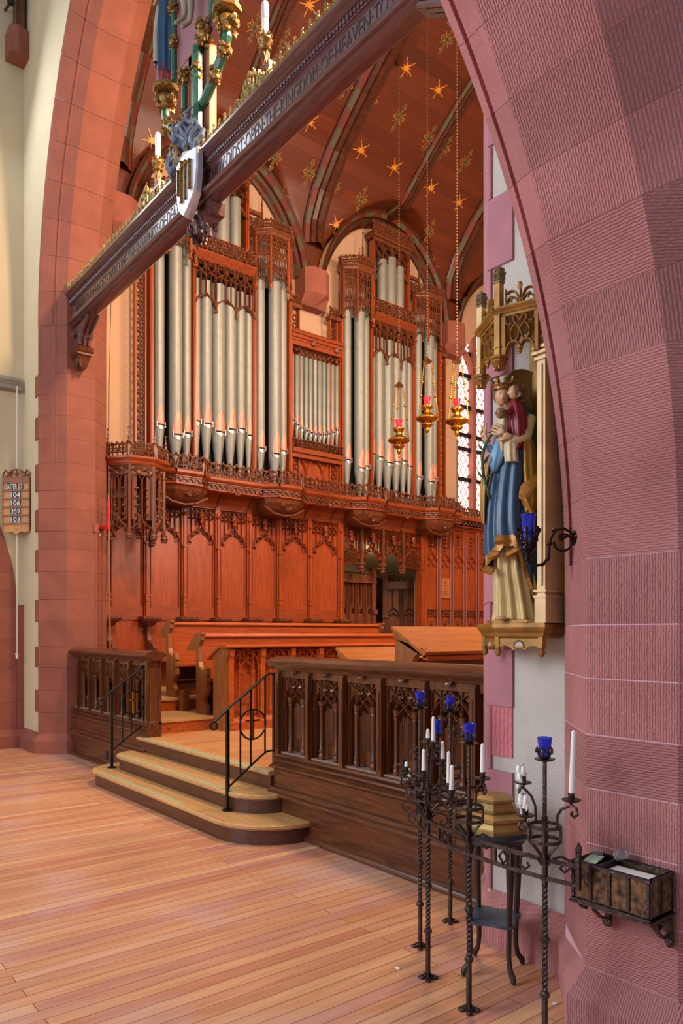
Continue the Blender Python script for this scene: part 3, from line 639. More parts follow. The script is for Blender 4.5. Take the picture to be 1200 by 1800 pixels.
# front desk with tracery
t=thing('choir_desk','traceried oak choir desk standing on the chancel floor beyond the steps','choir desk',(-7.62,4.30,FZ)); ln=3.1
MB().prismy([(-.22,0),(.14,0),(.14,.10),(.10,.12),(.09,.16),(.09,.80),(.13,.90),(.13,.99),(.02,.995),(-.26,.85),(-.25,.83),(-.19,.84),(-.19,.16),(-.22,.12)],0,.06).build('bench_end',PEW_E,t)
b=MB(); b.loft([[(a,y,c) for a,c in ((-.30,.835),(-.285,.82),(.0,.965),(.17,.965),(.18,.98),(.16,1.0),(.0,1.0))] for y in (-.03,ln)]).build('book_rest',PEWL,t)
MB().box((.02,.05,.0),(.04,ln,.95)).build('back_board',PEW,t); MB().prismy([(.02,0),(.13,0),(.13,.10),(.10,.13),(.05,.15),(.02,.15)],.05,ln).build('base',PEW,t)
Mx=Matrix.Rotation(R(90),4,'Z')
npan=7; u=(ln-.08)/npan
for i in range(npan+1):
    yy=.07+u*i; MB().box((.03,yy-.03,.12),(.12,yy+.03,.80)).prismy([(.03,.80),(.12,.80),(.12,.84),(.14,.87),(.14,.95),(.03,.95)],yy-.03,yy+.03).build('post',PEW,t)
for i in range(npan):
    l,r_=.07+u*i+.03,.07+u*(i+1)-.03; m_=(l+r_)/2; w_=r_-l; M=Mx
    b=MB(M); y0,y1=-.10,-.06
    b.ribbon(pointed2(l,r_,.70,7,.75),.02,y0,y1); b.ribbon([(l+.01,.15),(l+.01,.93)],.02,y0,y1); b.ribbon([(r_-.01,.15),(r_-.01,.93)],.02,y0,y1); b.ribbon([(l,.93),(r_,.93)],.02,y0,y1)
    ca,cb=l+w_*.24,r_-w_*.24
    b.ribbon(ogee(ca,cb,.70,.86),.016,y0,y1); b.ribbon([(ca,.66),(ca,.92)],.014,y0,y1); b.ribbon([(cb,.66),(cb,.92)],.014,y0,y1)
    for s_ in (-1,1): b.ribbon(arc(m_+s_*w_*.15,.87,w_*.10,0,330,9),.014,y0,y1)
    b.build('tracery_head',PEW,t)
    for cc in (ca,cb): MB(M).lathe([(.005,.16),(.02,.20),(.02,.24),(.014,.25),(.014,.66),(.022,.68),(.022,.70)],(cc,-.085,0),8).build('colonnette',PEW,t,35)
    b=MB(M); linenfold(b,ca+.03,cb-.03,.30,.66,-.045,0,.014); b.build('linenfold_panel',PEW,t)
# opposite (south) choir desks seen over the parapet
def south_desk(label,x,y0,y1,ztop,tall):
    t=thing('choir_desk',label,'choir desk',(x,y0,FZ)); h=ztop-FZ; ln=y1-y0
    MB().prismy([(-.04,0),(.16,0),(.16,h-.32),(.20,h-.24),(.30,h-.17),(.36,h-.21),(.33,h-.25),(-.02+.0,h-.02),(-.07,h-.01),(-.07,h-.05),(-.04,h-.09)][::-1],0,.06).build('bench_end',PEW_E,t)
    MB().loft([[(a,y,c) for a,c in ((-.06,h),(.33,h-.23),(.36,h-.22),(.37,h-.195),(.35,h-.20),(.34,h-.205),(-.05,h+.02))] for y in (-.03,ln)]).build('book_rest',wood('desk_slope_oak' ,'#8e4c1a','#b06828',.33,stretch=(14,1.0,14)) if 'desk_slope_oak' not in MATS else MATS['desk_slope_oak'],t)
    MB().prismy([(.30,h-.20),(.36,h-.235),(.36,h-.27),(.30,h-.26)],0.0,ln).build('front_lip',PEWL,t)
    MB().box((.12,.06,0),(.16,ln,h-.25)).build('back_board',OAK,t)
    return t
south_desk('taller sloping oak desk beyond the parapet, with a brown end panel',-4.72,4.40,9.5,1.64,1)
south_desk('lower sloping oak desk seen just over the parapet rail, left of the taller one',-5.45,4.36,9.4,1.445,0)
t=thing('choir_pew','rounded top of a pew arm just above the parapet beside the stone jamb','pew',(-3.55,4.3,FZ)); MB().prismy([(-.03,0),(.20,0),(.20,.90),(.12,.96),(.05,.985),(-.0,.96),(-.03,.9)],0,.06).build('bench_end',PEW_E,t,30); MB().box((.0,.06,.4),(.18,1.6,.43)).build('seat',PEWL,t)
# ---------------------------------------------------------------- stall panelling under the organ (plane X=-10.75, seen from +X)
OX,OY=-10.75,8.0
pan=thing('stall_panelling','tall red brown oak panelling with crocketed ogee heads behind the stalls, left of the doorway','panelling',(OX,OY,0),R(90))
POSTS=[4.14,4.76,5.38,5.98,6.58,7.18,7.84,8.52]
PX=[p-OY for p in POSTS]
MB().box((PX[0]-.1,.0,.775),(PX[-1]+.04,.10,3.95)).build('backing',ORG,pan)
MB().box((PX[0]-.1,-.05,1.80),(PX[-1]+.04,.0,1.86)).build('sill',ORG_H,pan)
MB().box((PX[0]-.1,-.03,.78),(PX[-1]+.04,.0,1.80)).build('lower_board',ORG,pan)
def post(parent,x,z0,z1,y=0,w_=.045,M=None):
    b=MB(M); b.box((x-w_,y-.05,z0),(x+w_,y,z1)).box((x-w_*.7,y-.09,z0),(x+w_*.7,y-.05,z0+.32))
    b.box((x-w_*.5,y-.085,z0+.32),(x+w_*.5,y-.05,z0+(z1-z0)*.62)); b.box((x-w_*.32,y-.075,z0+(z1-z0)*.62),(x+w_*.32,y-.05,z1-.1))
    for zz in (z0+.24,z0+.32,z0+(z1-z0)*.62): b.box((x-w_*.85,y-.10,zz-.015),(x+w_*.85,y-.05,zz+.015))
    b.crumple((x,y-.085,z0+(z1-z0)*.9),.035,7,0,(1,.8,1),.3,3)
    return b.build('post',ORG,parent)
def crocketed_head(b,l,r_,zs,za,zt,y0,y1,solid=True,mi=0,pmi=0,n=5):
    """ogee cusped arch with leaf finial, tracery lights filling the spandrel up to zt"""
    m_=(l+r_)/2; w_=r_-l
    A=ogee(l+.01,r_-.01,zs,za,9); b.ribbon(A,.028,y0-.012,y1,mi)
    r=w_*.46; cusps(b,m_,zs+.0,r,.017,y0,y1,n,(8,172),mi,.70)
    # fill between arch and cusps: short spandrel plates
    for i in range(len(A)-1):
        (xa,za_),(xb,zb)=A[i],A[i+1]
        f=lambda x,z:(m_+(x-m_)*.80,zs+(z-zs)*.74+.0)
        b.add([(xa,y1-.008,za_),(xb,y1-.008,zb),(f(xb,zb)[0],y1-.004,f(xb,zb)[1]),(f(xa,za_)[0],y1-.004,f(xa,za_)[1])],[(3,2,1,0)],mi)
    # spandrel lights
    k=6; u=w_/k
    for i in range(k):
        a=l+u*i; c=a+u/2; d=abs(c-m_)/(w_/2); zb=zs+(za-zs)*(1-d)**1.3*1.05+.02
        ring(b,c,zt-u*.55,u*.38,.008,y0+.004,y1,8,mi)
        b.ribbon([(a,zt),(a,zb-.02)],.009,y0+.004,y1,mi)
        if zt-u*1.1-zb>.04: b.ribbon(pointed2(a+.004,a+u-.004,zt-u*1.9,4),.008,y0+.004,y1,mi); ring(b,c,zt-u*2.0,u*.2,.006,y0+.004,y1,6,mi)
    for t_,rr in ((0,.045),(.045,.03),(.085,.05),(.14,.035)): b.crumple((m_,y0-.03,za+t_),rr,8,mi,(1,.7,.8),.35,t_*9)
    for i in (3,5,7): 
        for s_ in (1,-1): x,z=A[i]; b.crumple((m_+s_*(m_-x),y0-.022,z+.018),.022,7,mi,(1,.8,.8),.35,i)
for i,(a,c) in enumerate(zip(PX,PX[1:])):
    l,r_=a+.06,c-.06
    b=MB(); b.box((l,-.015,1.98),(r_,0.0,2.02)); 
    for e,s_ in ((l,1),(r_,-1)): b.ribbon([(e+s_*.012,2.0),(e+s_*.012,3.12)],.024,-.03,0)
    b.box((l,-.02,1.86),(r_,0,2.0)); b.build('panel_frame',ORG_H,pan)
    b=MB(); crocketed_head(b,l,r_,3.04,3.37,3.60,-.045,0); b.ribbon([(l,3.615),(r_,3.615)],.03,-.05,0); b.build('ogee_head',ORG_M,pan)
for x in PX: post(pan,x,1.86,3.66)
# desk arms (moulded console brackets) between the rear stalls
for i,x in enumerate(PX):
    t=pan
    b=MB(); b.loft([[(x+(px_)*1.0,y,z) for px_,y in pl] for pl,z in (([(-.07,0),(-.07,-.08),(.07,-.08),(.07,0)],1.70),([(-.09,0),(-.09,-.14),(.09,-.14),(.09,0)],1.735),([(-.09,0),(-.09,-.15),(.09,-.15),(.09,0)],1.75),([(-.13,0),(-.13,-.24),(.13,-.24),(.13,0)],1.79),([(-.145,0),(-.145,-.26),(.145,-.26),(.145,0)],1.82),([(-.145,0),(-.145,-.26),(.145,-.26),(.145,0)],1.85))]); b.build('console_arm',ORG_D,pan)
# rear stall divisions at the left end
for x in (PX[0],PX[1]):
    b=MB(Matrix.Translation((x,0,0))@Matrix.Rotation(R(-90),4,'Z')); 
    prof=[(.0,.775),(.26,.775),(.26,.90),(.22,1.05),(.26,1.2),(.30,1.30),(.34,1.38),(.30,1.44),(.22,1.46),(.14,1.50),(.12,1.60),(.14,1.68),(.10,1.72),(.0,1.72)]
    b.prismy(prof,-.03,.03); b.build('seat_division',ORG_D,pan,30)
MB().box((PX[0],-.42,1.18),(PX[-1],-.03,1.22)).build('seat',ORG_H,pan)
# frieze with vine above the two bays left of the doorway, and plain upper band
b=MB(); leafy_band(b,PX[5]+.05,PX[7]-.05,3.70,3.84,-.045,-.01); b.build('vine_frieze',ORG_D,pan)
# ---------------------------------------------------------------- doorway with pendant tracery, and the panelling to its right
dw=thing('traceried_doorway','wide oak doorway head with hanging pendants, cusped openings and a lit room behind','doorway',(OX,OY,0),R(90))
D0,D1=.52,2.66
k=4; u=(D1-D0)/k
MB().box((D0,-.02,3.60),(D1,.08,3.95)).build('lintel',ORG,dw)
for i in range(k):
    l,r_=D0+u*i+.03,D0+u*(i+1)-.03
    b=MB(); crocketed_head(b,l,r_,3.00,3.34,3.60,-.03,.02)
    if i in (0,3):
        for j in range(3):
            for q_ in range(5): ring(b,l+.06+q_*(r_-l-.12)/4,2.93+.075*j+(.02 if q_%2 else 0),.028,.008,-.02,.02,7)
        b.ribbon([(l,2.90),(r_,2.90)],.02,-.03,.02)
    b.box((l-.03,.015,3.34),(r_+.03,.03,3.62)); b.build('pendant_arch',ORG_M,dw)
for i in range(k+1):
    x=D0+u*i
    if 0<i<k:
        b=MB(); b.box((x-.03,-.06,2.93),(x+.03,.04,3.62)).lathe([(.005,2.76),(.05,2.80),(.075,2.84),(.06,2.865),(.09,2.90),(.095,2.93),(.05,2.94)],(x,-.01,0),8); b.crumple((x,-.01,2.80),.055,8,0,(1,1,.9),.3,i); b.build('pendant',ORG_D,dw)
for x in (D0+.02,D1-.0):
    MB().box((x-.05,-.06,.775),(x+.05,.12,3.62)).box((x-.07,-.09,.775),(x+.03,-.05,1.0)).build('jamb_post',ORG,dw)
rp=thing('stall_panelling','narrow oak panelling with slim ogee heads and a small plaque, right of the doorway','panelling',(OX,OY,0),R(90))
E0=D1+.06; N_=5; u=.40
MB().box((E0-.05,0,.775),(E0+N_*u,.10,4.0)).build('backing',ORG,rp)
post(rp,E0-.02,1.2,3.9,0,.07)
for i in range(N_):
    l,r_=E0+u*i+.06,E0+u*(i+1)-.02; m_=(l+r_)/2
    b=MB(); b.ribbon([(l,1.0),(l,3.78)],.03,-.04,0); b.ribbon([(r_,1.0),(r_,3.78)],.03,-.04,0); b.ribbon([(l,3.78),(r_,3.78)],.03,-.04,0); b.ribbon([(l,1.96),(r_,1.96)],.03,-.04,0); b.ribbon([(l,2.08),(r_,2.08)],.03,-.04,0); b.build('panel_frame',ORG_M,rp)
    b=MB(); b.ribbon(ogee(l,r_,3.05,3.30),.025,-.04,0)
    for s_ in (-1,1):
        b.ribbon(arc(m_+s_*.08,3.06,.065,-70,150,6) if s_<0 else arc(m_+.08,3.06,.065,30,250,6),.015,-.03,0)
        b.crumple((m_+s_*.07,-.03,2.99),.028,7,0,(1,.7,1),.2,1)
    for z in (3.32,3.40,3.48,3.56,3.64): b.crumple((m_,-.035,z),.035 if z<3.6 else .05,7,0,(1,.7,.8),.35,z)
    for j in range(4): b.ribbon([(l+.02+j*.08,3.35),(l+.02+j*.08,3.76)],.01,-.03,0)
    b.build('ogee_head',ORG_M,rp)
    b=MB(); leafy_band(b,l+.02,r_-.02,1.98,2.06,-.03,-.004,seed=i); b.ribbon(pointed2(l+.03,r_-.03,1.82,5),.018,-.03,0); 
    for z in (1.20,1.80): b.crumple((m_,-.02,z),.05,8,0,(.7,.5,1),.3,z)
    b.ribbon([(m_,1.28),(m_,1.75)],.03,-.03,0); b.build('lower_tracery',ORG_D,rp)
# plaque
t=thing('wall_plaque','small light brown rectangular plaque on the second panel right of the doorway','plaque',(OX,OY,0),R(90))
xa=E0+u*1.5+.02; MB().box((xa-.12,-.03,2.33),(xa+.12,-.012,2.74)).build('board',flat('plaque_wood','#b56a3c',.5),t)
b=MB(); q=random.Random(4)
for i in range(9): wq=q.uniform(.03,.085); b.box((xa-wq,-.032,2.66-i*.033),(xa+wq,-.0301,2.668-i*.033))
b.ball((xa,-.031,2.69),.012,8); b.build('inscription',flat('engraved_dark','#5c2c16',.6),t)
# cornice cresting over the right panelling
b=MB(); vine_cresting(b,E0,E0+N_*u,4.06,.20,-.14,-.11,seed=9); b.build('cresting',ORG_D,rp); MB().box((E0-.05,-.16,3.98),(E0+N_*u,.1,4.06)).box((E0,-.1,3.84),(E0+N_*u,.0,3.98)).build('cornice',ORG_H,rp)
b=MB(); leafy_band(b,E0,E0+N_*u,3.86,3.96,-.135,-.10,seed=8); b.build('vine_frieze',ORG_D,rp)
# room seen through the doorway (plaster, sloping soffit, inner screens and door)
RX=Matrix.Translation((OX,OY,0))@Matrix.Rotation(R(90),4,'Z')
rm=MB(RX); rm.box((D0-.35,2.26,.6),(D1+1.6,2.3,4.4)).box((D0-.4,.30,.6),(D0-.3,2.3,4.4)).box((D1+1.5,.3,.6),(D1+1.6,2.3,4.4)).box((D0-.4,.1,.6),(D1+1.6,2.3,.78)); struct(rm.build('wall_back_room',PLASTER),'plain plaster room behind the doorway')
rm=MB(RX); rm.add([(D0+.5,.15,3.75),(D0+.5,2.3,3.75),(D1+1.6,2.3,2.75),(D1+1.6,.15,2.75)],[(0,1,2,3)]); rm.box((D0-.4,.1,3.75),(D1+1.6,2.3,3.85)); struct(rm.build('ceiling_back_room',PLASTER))
l=bpy.data.lights.new('back_room_lamp','POINT'); l.energy=2.5; l.color=(1,.86,.62); l.shadow_soft_size=.15; o=bpy.data.objects.new('back_room_lamp',l); COL.objects.link(o); o.location=RX@Vector((D0+1.6,1.1,3.2))
def inner_screen(label,x0,y,ang,w_,n,m,ztop):
    t=thing('oak_screen',label,'screen',RX@Vector((x0,y,.775)),R(90)+R(ang)); h=ztop-.775
    for x in (0,w_): MB().box((x-.05,-.05,0),(x+.05,.05,h+.08)).box((x-.07,-.07,h+.08),(x+.07,.07,h+.12)).prismz([(x-.06,-.09),(x+.06,-.09),(x+.06,-.05),(x-.06,-.05)],h-.80,h-.72).build('post',m,t)
    MB().box((0,-.03,h-.14),(w_,.03,h-.04)).box((-.05,-.07,h-.20),(w_+.05,.07,h-.14)).build('rail',m,t)
    MB().box((0,.0,0),(w_,.02,h-.80)).box((0,.03,0),(w_,.04,h-.18)).build('panel_and_gap_board',m,t)  # taller board is added behind the tracery to darken its gaps
    u=w_/n
    for i in range(n):
        b=MB(); a=u*i; b.ribbon([(a+.04,h-.2),(a+.04,0)],.03,-.03,.02); b.ribbon([(a+u/2,h-.2),(a+u/2,h-.62)],.018,-.03,.02); b.ribbon([(a+u-.01,h-.2),(a+u-.01,0)],.03,-.03,.02); b.ribbon(pointed2(a+.05,a+u-.03,h-.80,6),.025,-.03,.02); cusps(b,a+u/2,h-.82,u*.38,.014,-.02,.02,3); b.build('tracery_light',m,t)
    b=MB(); 
    for i in range(9): b.ribbon(arc((i+.5)*w_/9,h-.03,w_/20,0,180,5),.02,-.02,.02)
    b.build('cresting',m,t)
    return t
inner_screen('red brown oak screen with slim tracery lights inside the doorway, at its left',D0+.30,.36,0,.85,4,ORG_D,2.78)
inner_screen('shadowed dark oak screen inside the doorway, at its right',D0+1.92,.85,-38,1.0,3,OAK,2.72)
t=thing('dark_door','dark panelled door at the back of the room behind the doorway','door',RX@Vector((D0+2.5,2.18,.775)),R(90)); MB().box((0,-.05,0),(1.0,0,2.1)).build('door_leaf',OAK,t)
for z in (.15,.85,1.45): MB().box((.1,-.07,z),(.9,-.05,z+.45)).build('door_panel',OAK,t)
t=thing('fire_extinguisher','small red fire extinguisher hanging just inside the doorway','fire extinguisher',RX@Vector((D0+3.08,2.02,1.62)),R(90))
MB().lathe([(.02,0),(.055,.01),(.058,.04),(.058,.32),(.04,.37),(.02,.39)],n=14).build('cylinder',flat('signal_red','#b81c14',.35),t,40); MB().lathe([(.022,.39),(.025,.43),(.01,.46)],n=8).box((-.01,-.09,.42),(.01,.03,.44)).build('valve',BLACK,t); MB().box((-.045,-.0605,.14),(.045,-.058,.24)).build('label',WAX,t)
# chairs by the doorway
def small_chair(label,x,y):
    t=thing('wooden_chair',label,'chair',RX@Vector((x,y,.62)),R(90))
    for dx in (0,.40):
        MB().box((dx,0,0),(dx+.04,.04,.88)).build('leg',ORG,t); MB().box((dx,.36,0),(dx+.04,.40,.43)).build('leg',ORG,t)
    MB().box((0,0,.43),(.44,.42,.46)).build('seat',ORG,t); MB().box((.0,0,.76),(.44,.03,.90)).box((.0,0,.60),(.44,.03,.66)).build('backrest',ORG,t)
small_chair('left red brown chair back showing above the pews by the doorway',D0+.02,-1.15)
small_chair('right red brown chair back showing above the pews by the doorway',D0+.55,-1.15)
t=thing('credence_stand','light oak low rail stand in front of the right panelling','stand',RX@Vector((E0+.35,-.55,FZ)),R(90)); MB().box((0,0,.95),(1.4,.12,1.0)).build('rail',PEW_E,t); MB().box((.02,.0,0),(.09,.1,.95)).build('post',PEW_E,t); MB().box((1.3,.0,0),(1.37,.1,.95)).build('post',PEW_E,t)
for i in (1,2,3): MB().box((.3*i,.04,.1),(.3*i+.02,.06,.95)).build('baluster',PEW_E,t)
# ---------------------------------------------------------------- organ
TOWER=[(-.36,.02),(-.36,-.07),(-.18,-.25),(.18,-.25),(.36,-.07),(.36,.02)]
def scaled(pl,s,dy=0): return [(x*s,(y-.02)*s+.02+dy) for x,y in pl]
def faces(pl):
    out=[]
    for (xa,ya),(xb,yb) in zip(pl,pl[1:]):
        L_=math.hypot(xb-xa,yb-ya); ang=math.atan2(yb-ya,xb-xa); out.append((Matrix.Translation((xa,ya,0))@Matrix.Rotation(ang,4,'Z'),L_))
    return out
def make_pipe(parent,x,y,r,z0,zm,z1,leaf=.34):
    b=MB(); b.lathe([(r*.26,z0),(r*.30,z0+.02),(r*.97,zm-.05),(r,zm-.03),(r,z1),(r*.9,z1+.005)],n=20); p=b.build('organ_pipe',PIPE,parent,40,loc=(x,y,0))
    m=MB(); n=7; rr=r*1.012; W=46
    def cyl(a,z,k=1.0): return (rr*k*math.sin(R(a)),-rr*k*math.cos(R(a)),z)
    vs=[];  # leaf shaped flattened upper lip
    for i in range(n+1):
        t=i/n; w_=W*(1-t**2.2)+.5; z=zm+.025+leaf*t; vs+= [cyl(w_*(j/3-1),z,1.01) for j in range(7)]
    m.add(vs,[(7*i+j,7*i+j+1,7*i+j+8,7*i+j+7) for i in range(n) for j in range(6)],0)
    m.add([cyl(W*(j/3-1),zm,1.01) for j in range(7)]+[cyl(W*(j/3-1),zm+.027,1.01) for j in range(7)],[(j,j+1,j+8,j+7) for j in range(6)],1)
    lp=[cyl(W*(j/4-1),zm,1.03) for j in range(9)]; lq=[cyl(W*(j/4-1)*.92,zm-.012-.05*math.cos(R(W*(j/4-1)*1.9)),1.03) for j in range(9)]
    m.add(lp+lq,[(i,i+9,i+10,i+1) for i in range(8)],2)
    for s_ in (-1,1): 
        c=cyl(s_*(W+6),0,1.0); m.box((c[0]-.004,c[1]-.03,zm-.03),(c[0]+.004,c[1]+.01,zm+.06),2)
    o=m.build('pipe_mouth',[PIPE_LEAF,BLACK,PIPE_LIP],p); return p
def cornice(b,pl,z,h,out=.05,mi=0):
    """moulded cornice following a plan line"""
    c=lambda s_:[(x+(out*s_ if x>0 else -out*s_)*(abs(x)>.3),y-out*s_) for x,y in pl]
    for s0,s1,a,e in ((.2,.5,0,.25),(.5,.55,.25,.4),(.55,1.1,.4,.75),(1.1,1.1,.75,1.0)): b.loft([[(*p,z+h*a) for p in c(s0)],[(*p,z+h*e) for p in c(s1)]],mi)
def tower(org,cx,zb,zt,bk=1):
    M=Matrix.Translation((cx,0,0)); pl=TOWER
    for M2,L_ in faces(pl):
        b=MB(M@M2); b.ribbon([(0,zb-.02 if L_>.3 else zb),(0,zt)],.03,-.02,.02)
        if L_>.15:
            nn=2 if L_>.2 else 1
            nn+=1; hh=(zt-zb-.1)/3; [heart_lights(b,.015,L_-.015,zb+.1+hh*k3,zb+.1+hh*(k3+1),nn,.017,-.01,.012) for k3 in range(3)]
            
            b.ribbon(bez((.01,zb+.02),(.03,zb+.12),(L_*.35,zb+.13),(L_/2,zb+.10),5)+bez((L_/2,zb+.10),(L_*.65,zb+.13),(L_-.03,zb+.12),(L_-.01,zb+.02),5)[1:],.022,-.03,.015)
        else: b.box((0,-.01,zb+.1),(L_,.01,zt))
        b.build('tracery_panel',ORG_D,org)
    b=MB(M)
    for x,y in pl[1:-1]:
        b.crumple((x,y,zb-.05),.035,8,0,(1,1,.9),.2,x); b.box((x-.016,y-.016,zb-.02),(x+.016,y+.016,zt))
    b.build('corner_mullion',ORG,org)
    b=MB(M); cornice(b,pl,zt,.09,.055); b.build('cornice',ORG_D,org)
    b=MB(M)
    for M2,L_ in faces(scaled(pl,1.12)):
        b2=MB(M@M2); vine_cresting(b2,0,L_,zt+.09,.17,-.02,.01,u=.13,seed=int(cx*9)); b.v+= [M.inverted()@M.inverted()@(M@v) if 0 else v for v in b2.v] if 0 else []; b2.build('cresting',ORG_D,org)
def organ_bay(yc,label,idx):
    org=thing('organ_case',label,'organ case',(OX,yc,0),R(90))
    FL=.55
    # black backing sheet stands in for the shade inside the case
    MB().box((-1.28,.16,4.05),(1.28,.18,7.6)).box((-.5,.14,7.6),(.5,.16,9.2)).build('case_backing',BLACK,org)
    for z0_,z1_ in ((4.04,4.30),): MB().box((-1.28,-.02,z0_),(1.28,.14,z1_-.1)).build('wind_chest',ORG_D,org)
    # uprights
    for x in (-1.29,-FL-.01,FL+.01,1.29):
        MB().box((x-.03,-.04,4.0),(x+.03,.16,7.70 if abs(x)<1 else 7.4)).box((x-.018,-.06,4.0),(x+.018,-.04,7.4)).build('case_post',ORG,org)
    # flat: pipes
    ds=[.15,.20,.235,.215,.185,.145]; s_=sum(ds); x=-s_/2; zm=[4.99,4.97,4.87,4.95,5.0,4.92] if idx==0 else [5.02,4.98,4.90,4.95,5.0,4.92]
    for d,z in zip(ds,zm): make_pipe(org,x+d/2,.05 if d>.19 else .06,d/2*.985,4.2,z,7.3,.36 if d>.16 else .28); x+=d
    # tower pipes
    for cx in (-.92,.92):
        make_pipe(org,cx,-.09,.105,4.15,4.64 if cx>0 else 4.66,7.95,.38); make_pipe(org,cx-.235,-.0,.085,4.15,4.72 if cx>0 else 4.80,7.95,.32); make_pipe(org,cx+.235,.02,.08,4.15,4.75,7.95,.30)
    # flat: cornice, rail, tracery curtain
    b=MB(); b.box((-FL,-.05,7.60),(FL,.14,7.66)).box((-FL,-.10,7.66),(FL,.14,7.70)).box((-FL,-.13,7.70),(FL,.14,7.73)).prismx([(-.05,7.60),(-.13,7.70),(-.05,7.70)],-FL,FL); b.build('cornice',ORG_M,org)
    b=MB(); vine_cresting(b,-FL,FL,7.73,.26,-.11,-.08,u=.187,seed=idx); b.box((-FL,-.11,7.975),(FL,-.08,7.99)); b.build('cresting',ORG_D,org)
    b=MB(); heart_lights(b,-FL,FL,7.02,7.60,6,.026,-.075,-.02); b.build('tracery_curtain',ORG_D,org)
    b=MB(); u=2*FL/3
    for i in range(3):
        a=-FL+u*i; c=a+u/2
        b.ribbon(bez((a,6.88),(a+.02,7.02),(a+u*.3,6.98),(c,7.08),6)+bez((c,7.08),(a+u*.7,6.98),(a+u-.02,7.02),(a+u,6.88),6)[1:],.034,-.085,-.02)
        for xx in (a+u*.25,c,a+u*.75): b.ribbon([(xx,7.2),(xx,7.04)],.014,-.06,-.02)
        if i: b.ribbon([(a,7.6),(a,6.86)],.03,-.075,-.02); b.crumple((a,-.05,6.83),.035,8,0,(1,1,1),.25,i)
    b.build('pendant_arcade',ORG_D,org)
    for cx in (-.92,.92): tower(org,cx,7.5,8.30)
    # upper tier
    w_=.46
    for x in (-w_,w_): MB().box((x-.03,.02,7.7),(x+.03,.14,9.2)).box((x-.016,.0,7.7),(x+.016,.02,9.0)).build('case_post',ORG,org)
    for xx,r,z0_ in ((-.22,.10,8.85),(.0,.12,8.95),(.24,.10,8.85)): make_pipe(org,xx,.07,r,7.55,7.85,z0_,.2)
    b=MB(); b.box((-w_-.03,-.0,9.17),(w_+.03,.2,9.22)).box((-w_-.06,-.05,9.22),(w_+.06,.2,9.28)).box((-w_-.09,-.08,9.28),(w_+.09,.2,9.31)); b.build('cornice',ORG_D,org)
    b=MB(); vine_cresting(b,-w_-.08,w_+.08,9.31,.20,-.06,-.03,u=.16,seed=idx+4); b.build('cresting',ORG_D,org)
    b=MB(); heart_lights(b,-w_,w_,8.80,9.17,4,.016,-.01,.03); b.ribbon([(-w_,8.55),(-w_*.3,8.92),(0,9.0),(w_*.3,8.92),(w_,8.55)],.025,-.02,.03); b.build('tracery_curtain',ORG_D,org)
    # small flying links and pinnacles between upper tier and towers
    for s_ in (-1,1):
        b=MB(); b.box((s_*.48,.02,8.72),(s_*.72,.08,8.78)); b.ribbon(bez((s_*.48,8.35),(s_*.52,8.6),(s_*.60,8.65),(s_*.72,8.70),6),.03,.0,.06); quatrefoil(b,s_*.58,8.52,.09,.014,.0,.05); b.build('link_bracket',ORG_D,org)
        b=MB(); pinnacle(b,s_*.74,.02,8.30,.05,.95); b.build('pinnacle',ORG_D,org); b=MB(); pinnacle(b,s_*.92,-.1,8.42,.03,.40); b.build('pinnacle',ORG_D,org)
    # outer wings of pierced quatrefoils
    for s_ in (-1,1):
        xa=s_*1.36; b=MB()
        for j in range(22): quatrefoil(b,xa+s_*.08,4.35+.135*j,.062,.014,.03,.06)
        b.build('quatrefoil_strip',ORG_D,org)
        MB().box((xa-.012,.02,4.1),(xa+.012,.1,7.35)).box((xa+s_*.16-.012,.02,4.1),(xa+s_*.16+.012,.1,7.35)).build('wing_stile',ORG,org)
        b=MB(); b.box((min(xa-s_*.07,xa+s_*.2),-.02,7.35),(max(xa-s_*.07,xa+s_*.2),.12,7.42)); vine_cresting(b,min(xa-s_*.05,xa+s_*.18),max(xa-s_*.05,xa+s_*.18),7.42,.17,.0,.03,u=.12); b.build('wing_cresting',ORG_D,org)
    return org
B1,B2=OY-1.87,OY+1.87
organ_bay(B1,'left tall organ case of grey metal pipes in carved brown oak, nearest the pier','0'=='1' and 1 or 0)
organ_bay(B2,'right tall organ case of grey metal pipes in darker carved oak, behind the hanging lamps',1)
# middle flat
org=thing('organ_case','low middle organ case with eleven small pipes between the two tall cases','organ case',(OX,OY,0),R(90)); w_=.56
MB().box((-w_,.12,4.1),(w_,.14,6.75)).build('case_backing',ORG_D,org)
for x in (-w_,w_): MB().box((x-.03,-.04,4.1),(x+.03,.12,6.95)).build('case_post',ORG,org)
for i in range(11):
    t=(i-5)/5; make_pipe(org,-.50+.1*i,.03,.043-.004*abs(t),4.98,5.17+.16*t*t,6.52-.06*(i%2)*0-.0*i,.17)
b=MB(); b.box((-w_,-.06,6.76),(w_,.12,6.80)).box((-w_,-.045,6.68),(w_,.1,6.76)).box((-w_,-.09,6.80),(w_,.12,6.86)).box((-w_,-.12,6.86),(w_,.12,6.90))
for i in range(28): b.box((-w_+i*.04,-.12,6.90),(-w_+i*.04+.02,-.09,6.93))
b.build('cornice',ORG_H,org)
b=MB()
for i in range(11): b.ribbon(arc(-.5+.1*i,6.57,.05,0,180,5),.02,-.05,.0); b.crumple((-.45+.1*i,-.04,6.58),.022,6,0,(1,.8,1.2),.3,i)
b.build('tracery_curtain',ORG_D,org)
for x in (-.1,.42): MB().crumple((x,-.08,6.78),.06,8,0,(.8,.6,1),.3,1).build('carved_boss',ORG_D,org)
b=MB(); b.box((-w_,-.10,4.78),(w_,.12,4.86)).box((-w_,-.06,4.70),(w_,.1,4.78)); b.build('lower_rail',ORG_H,org)
b=MB(); vine_cresting(b,-w_,w_,4.86,.15,-.10,-.07,u=.2,knobs=False); b.box((-w_,-.105,5.0),(w_,-.065,5.02)); b.build('cresting',ORG_D,org)
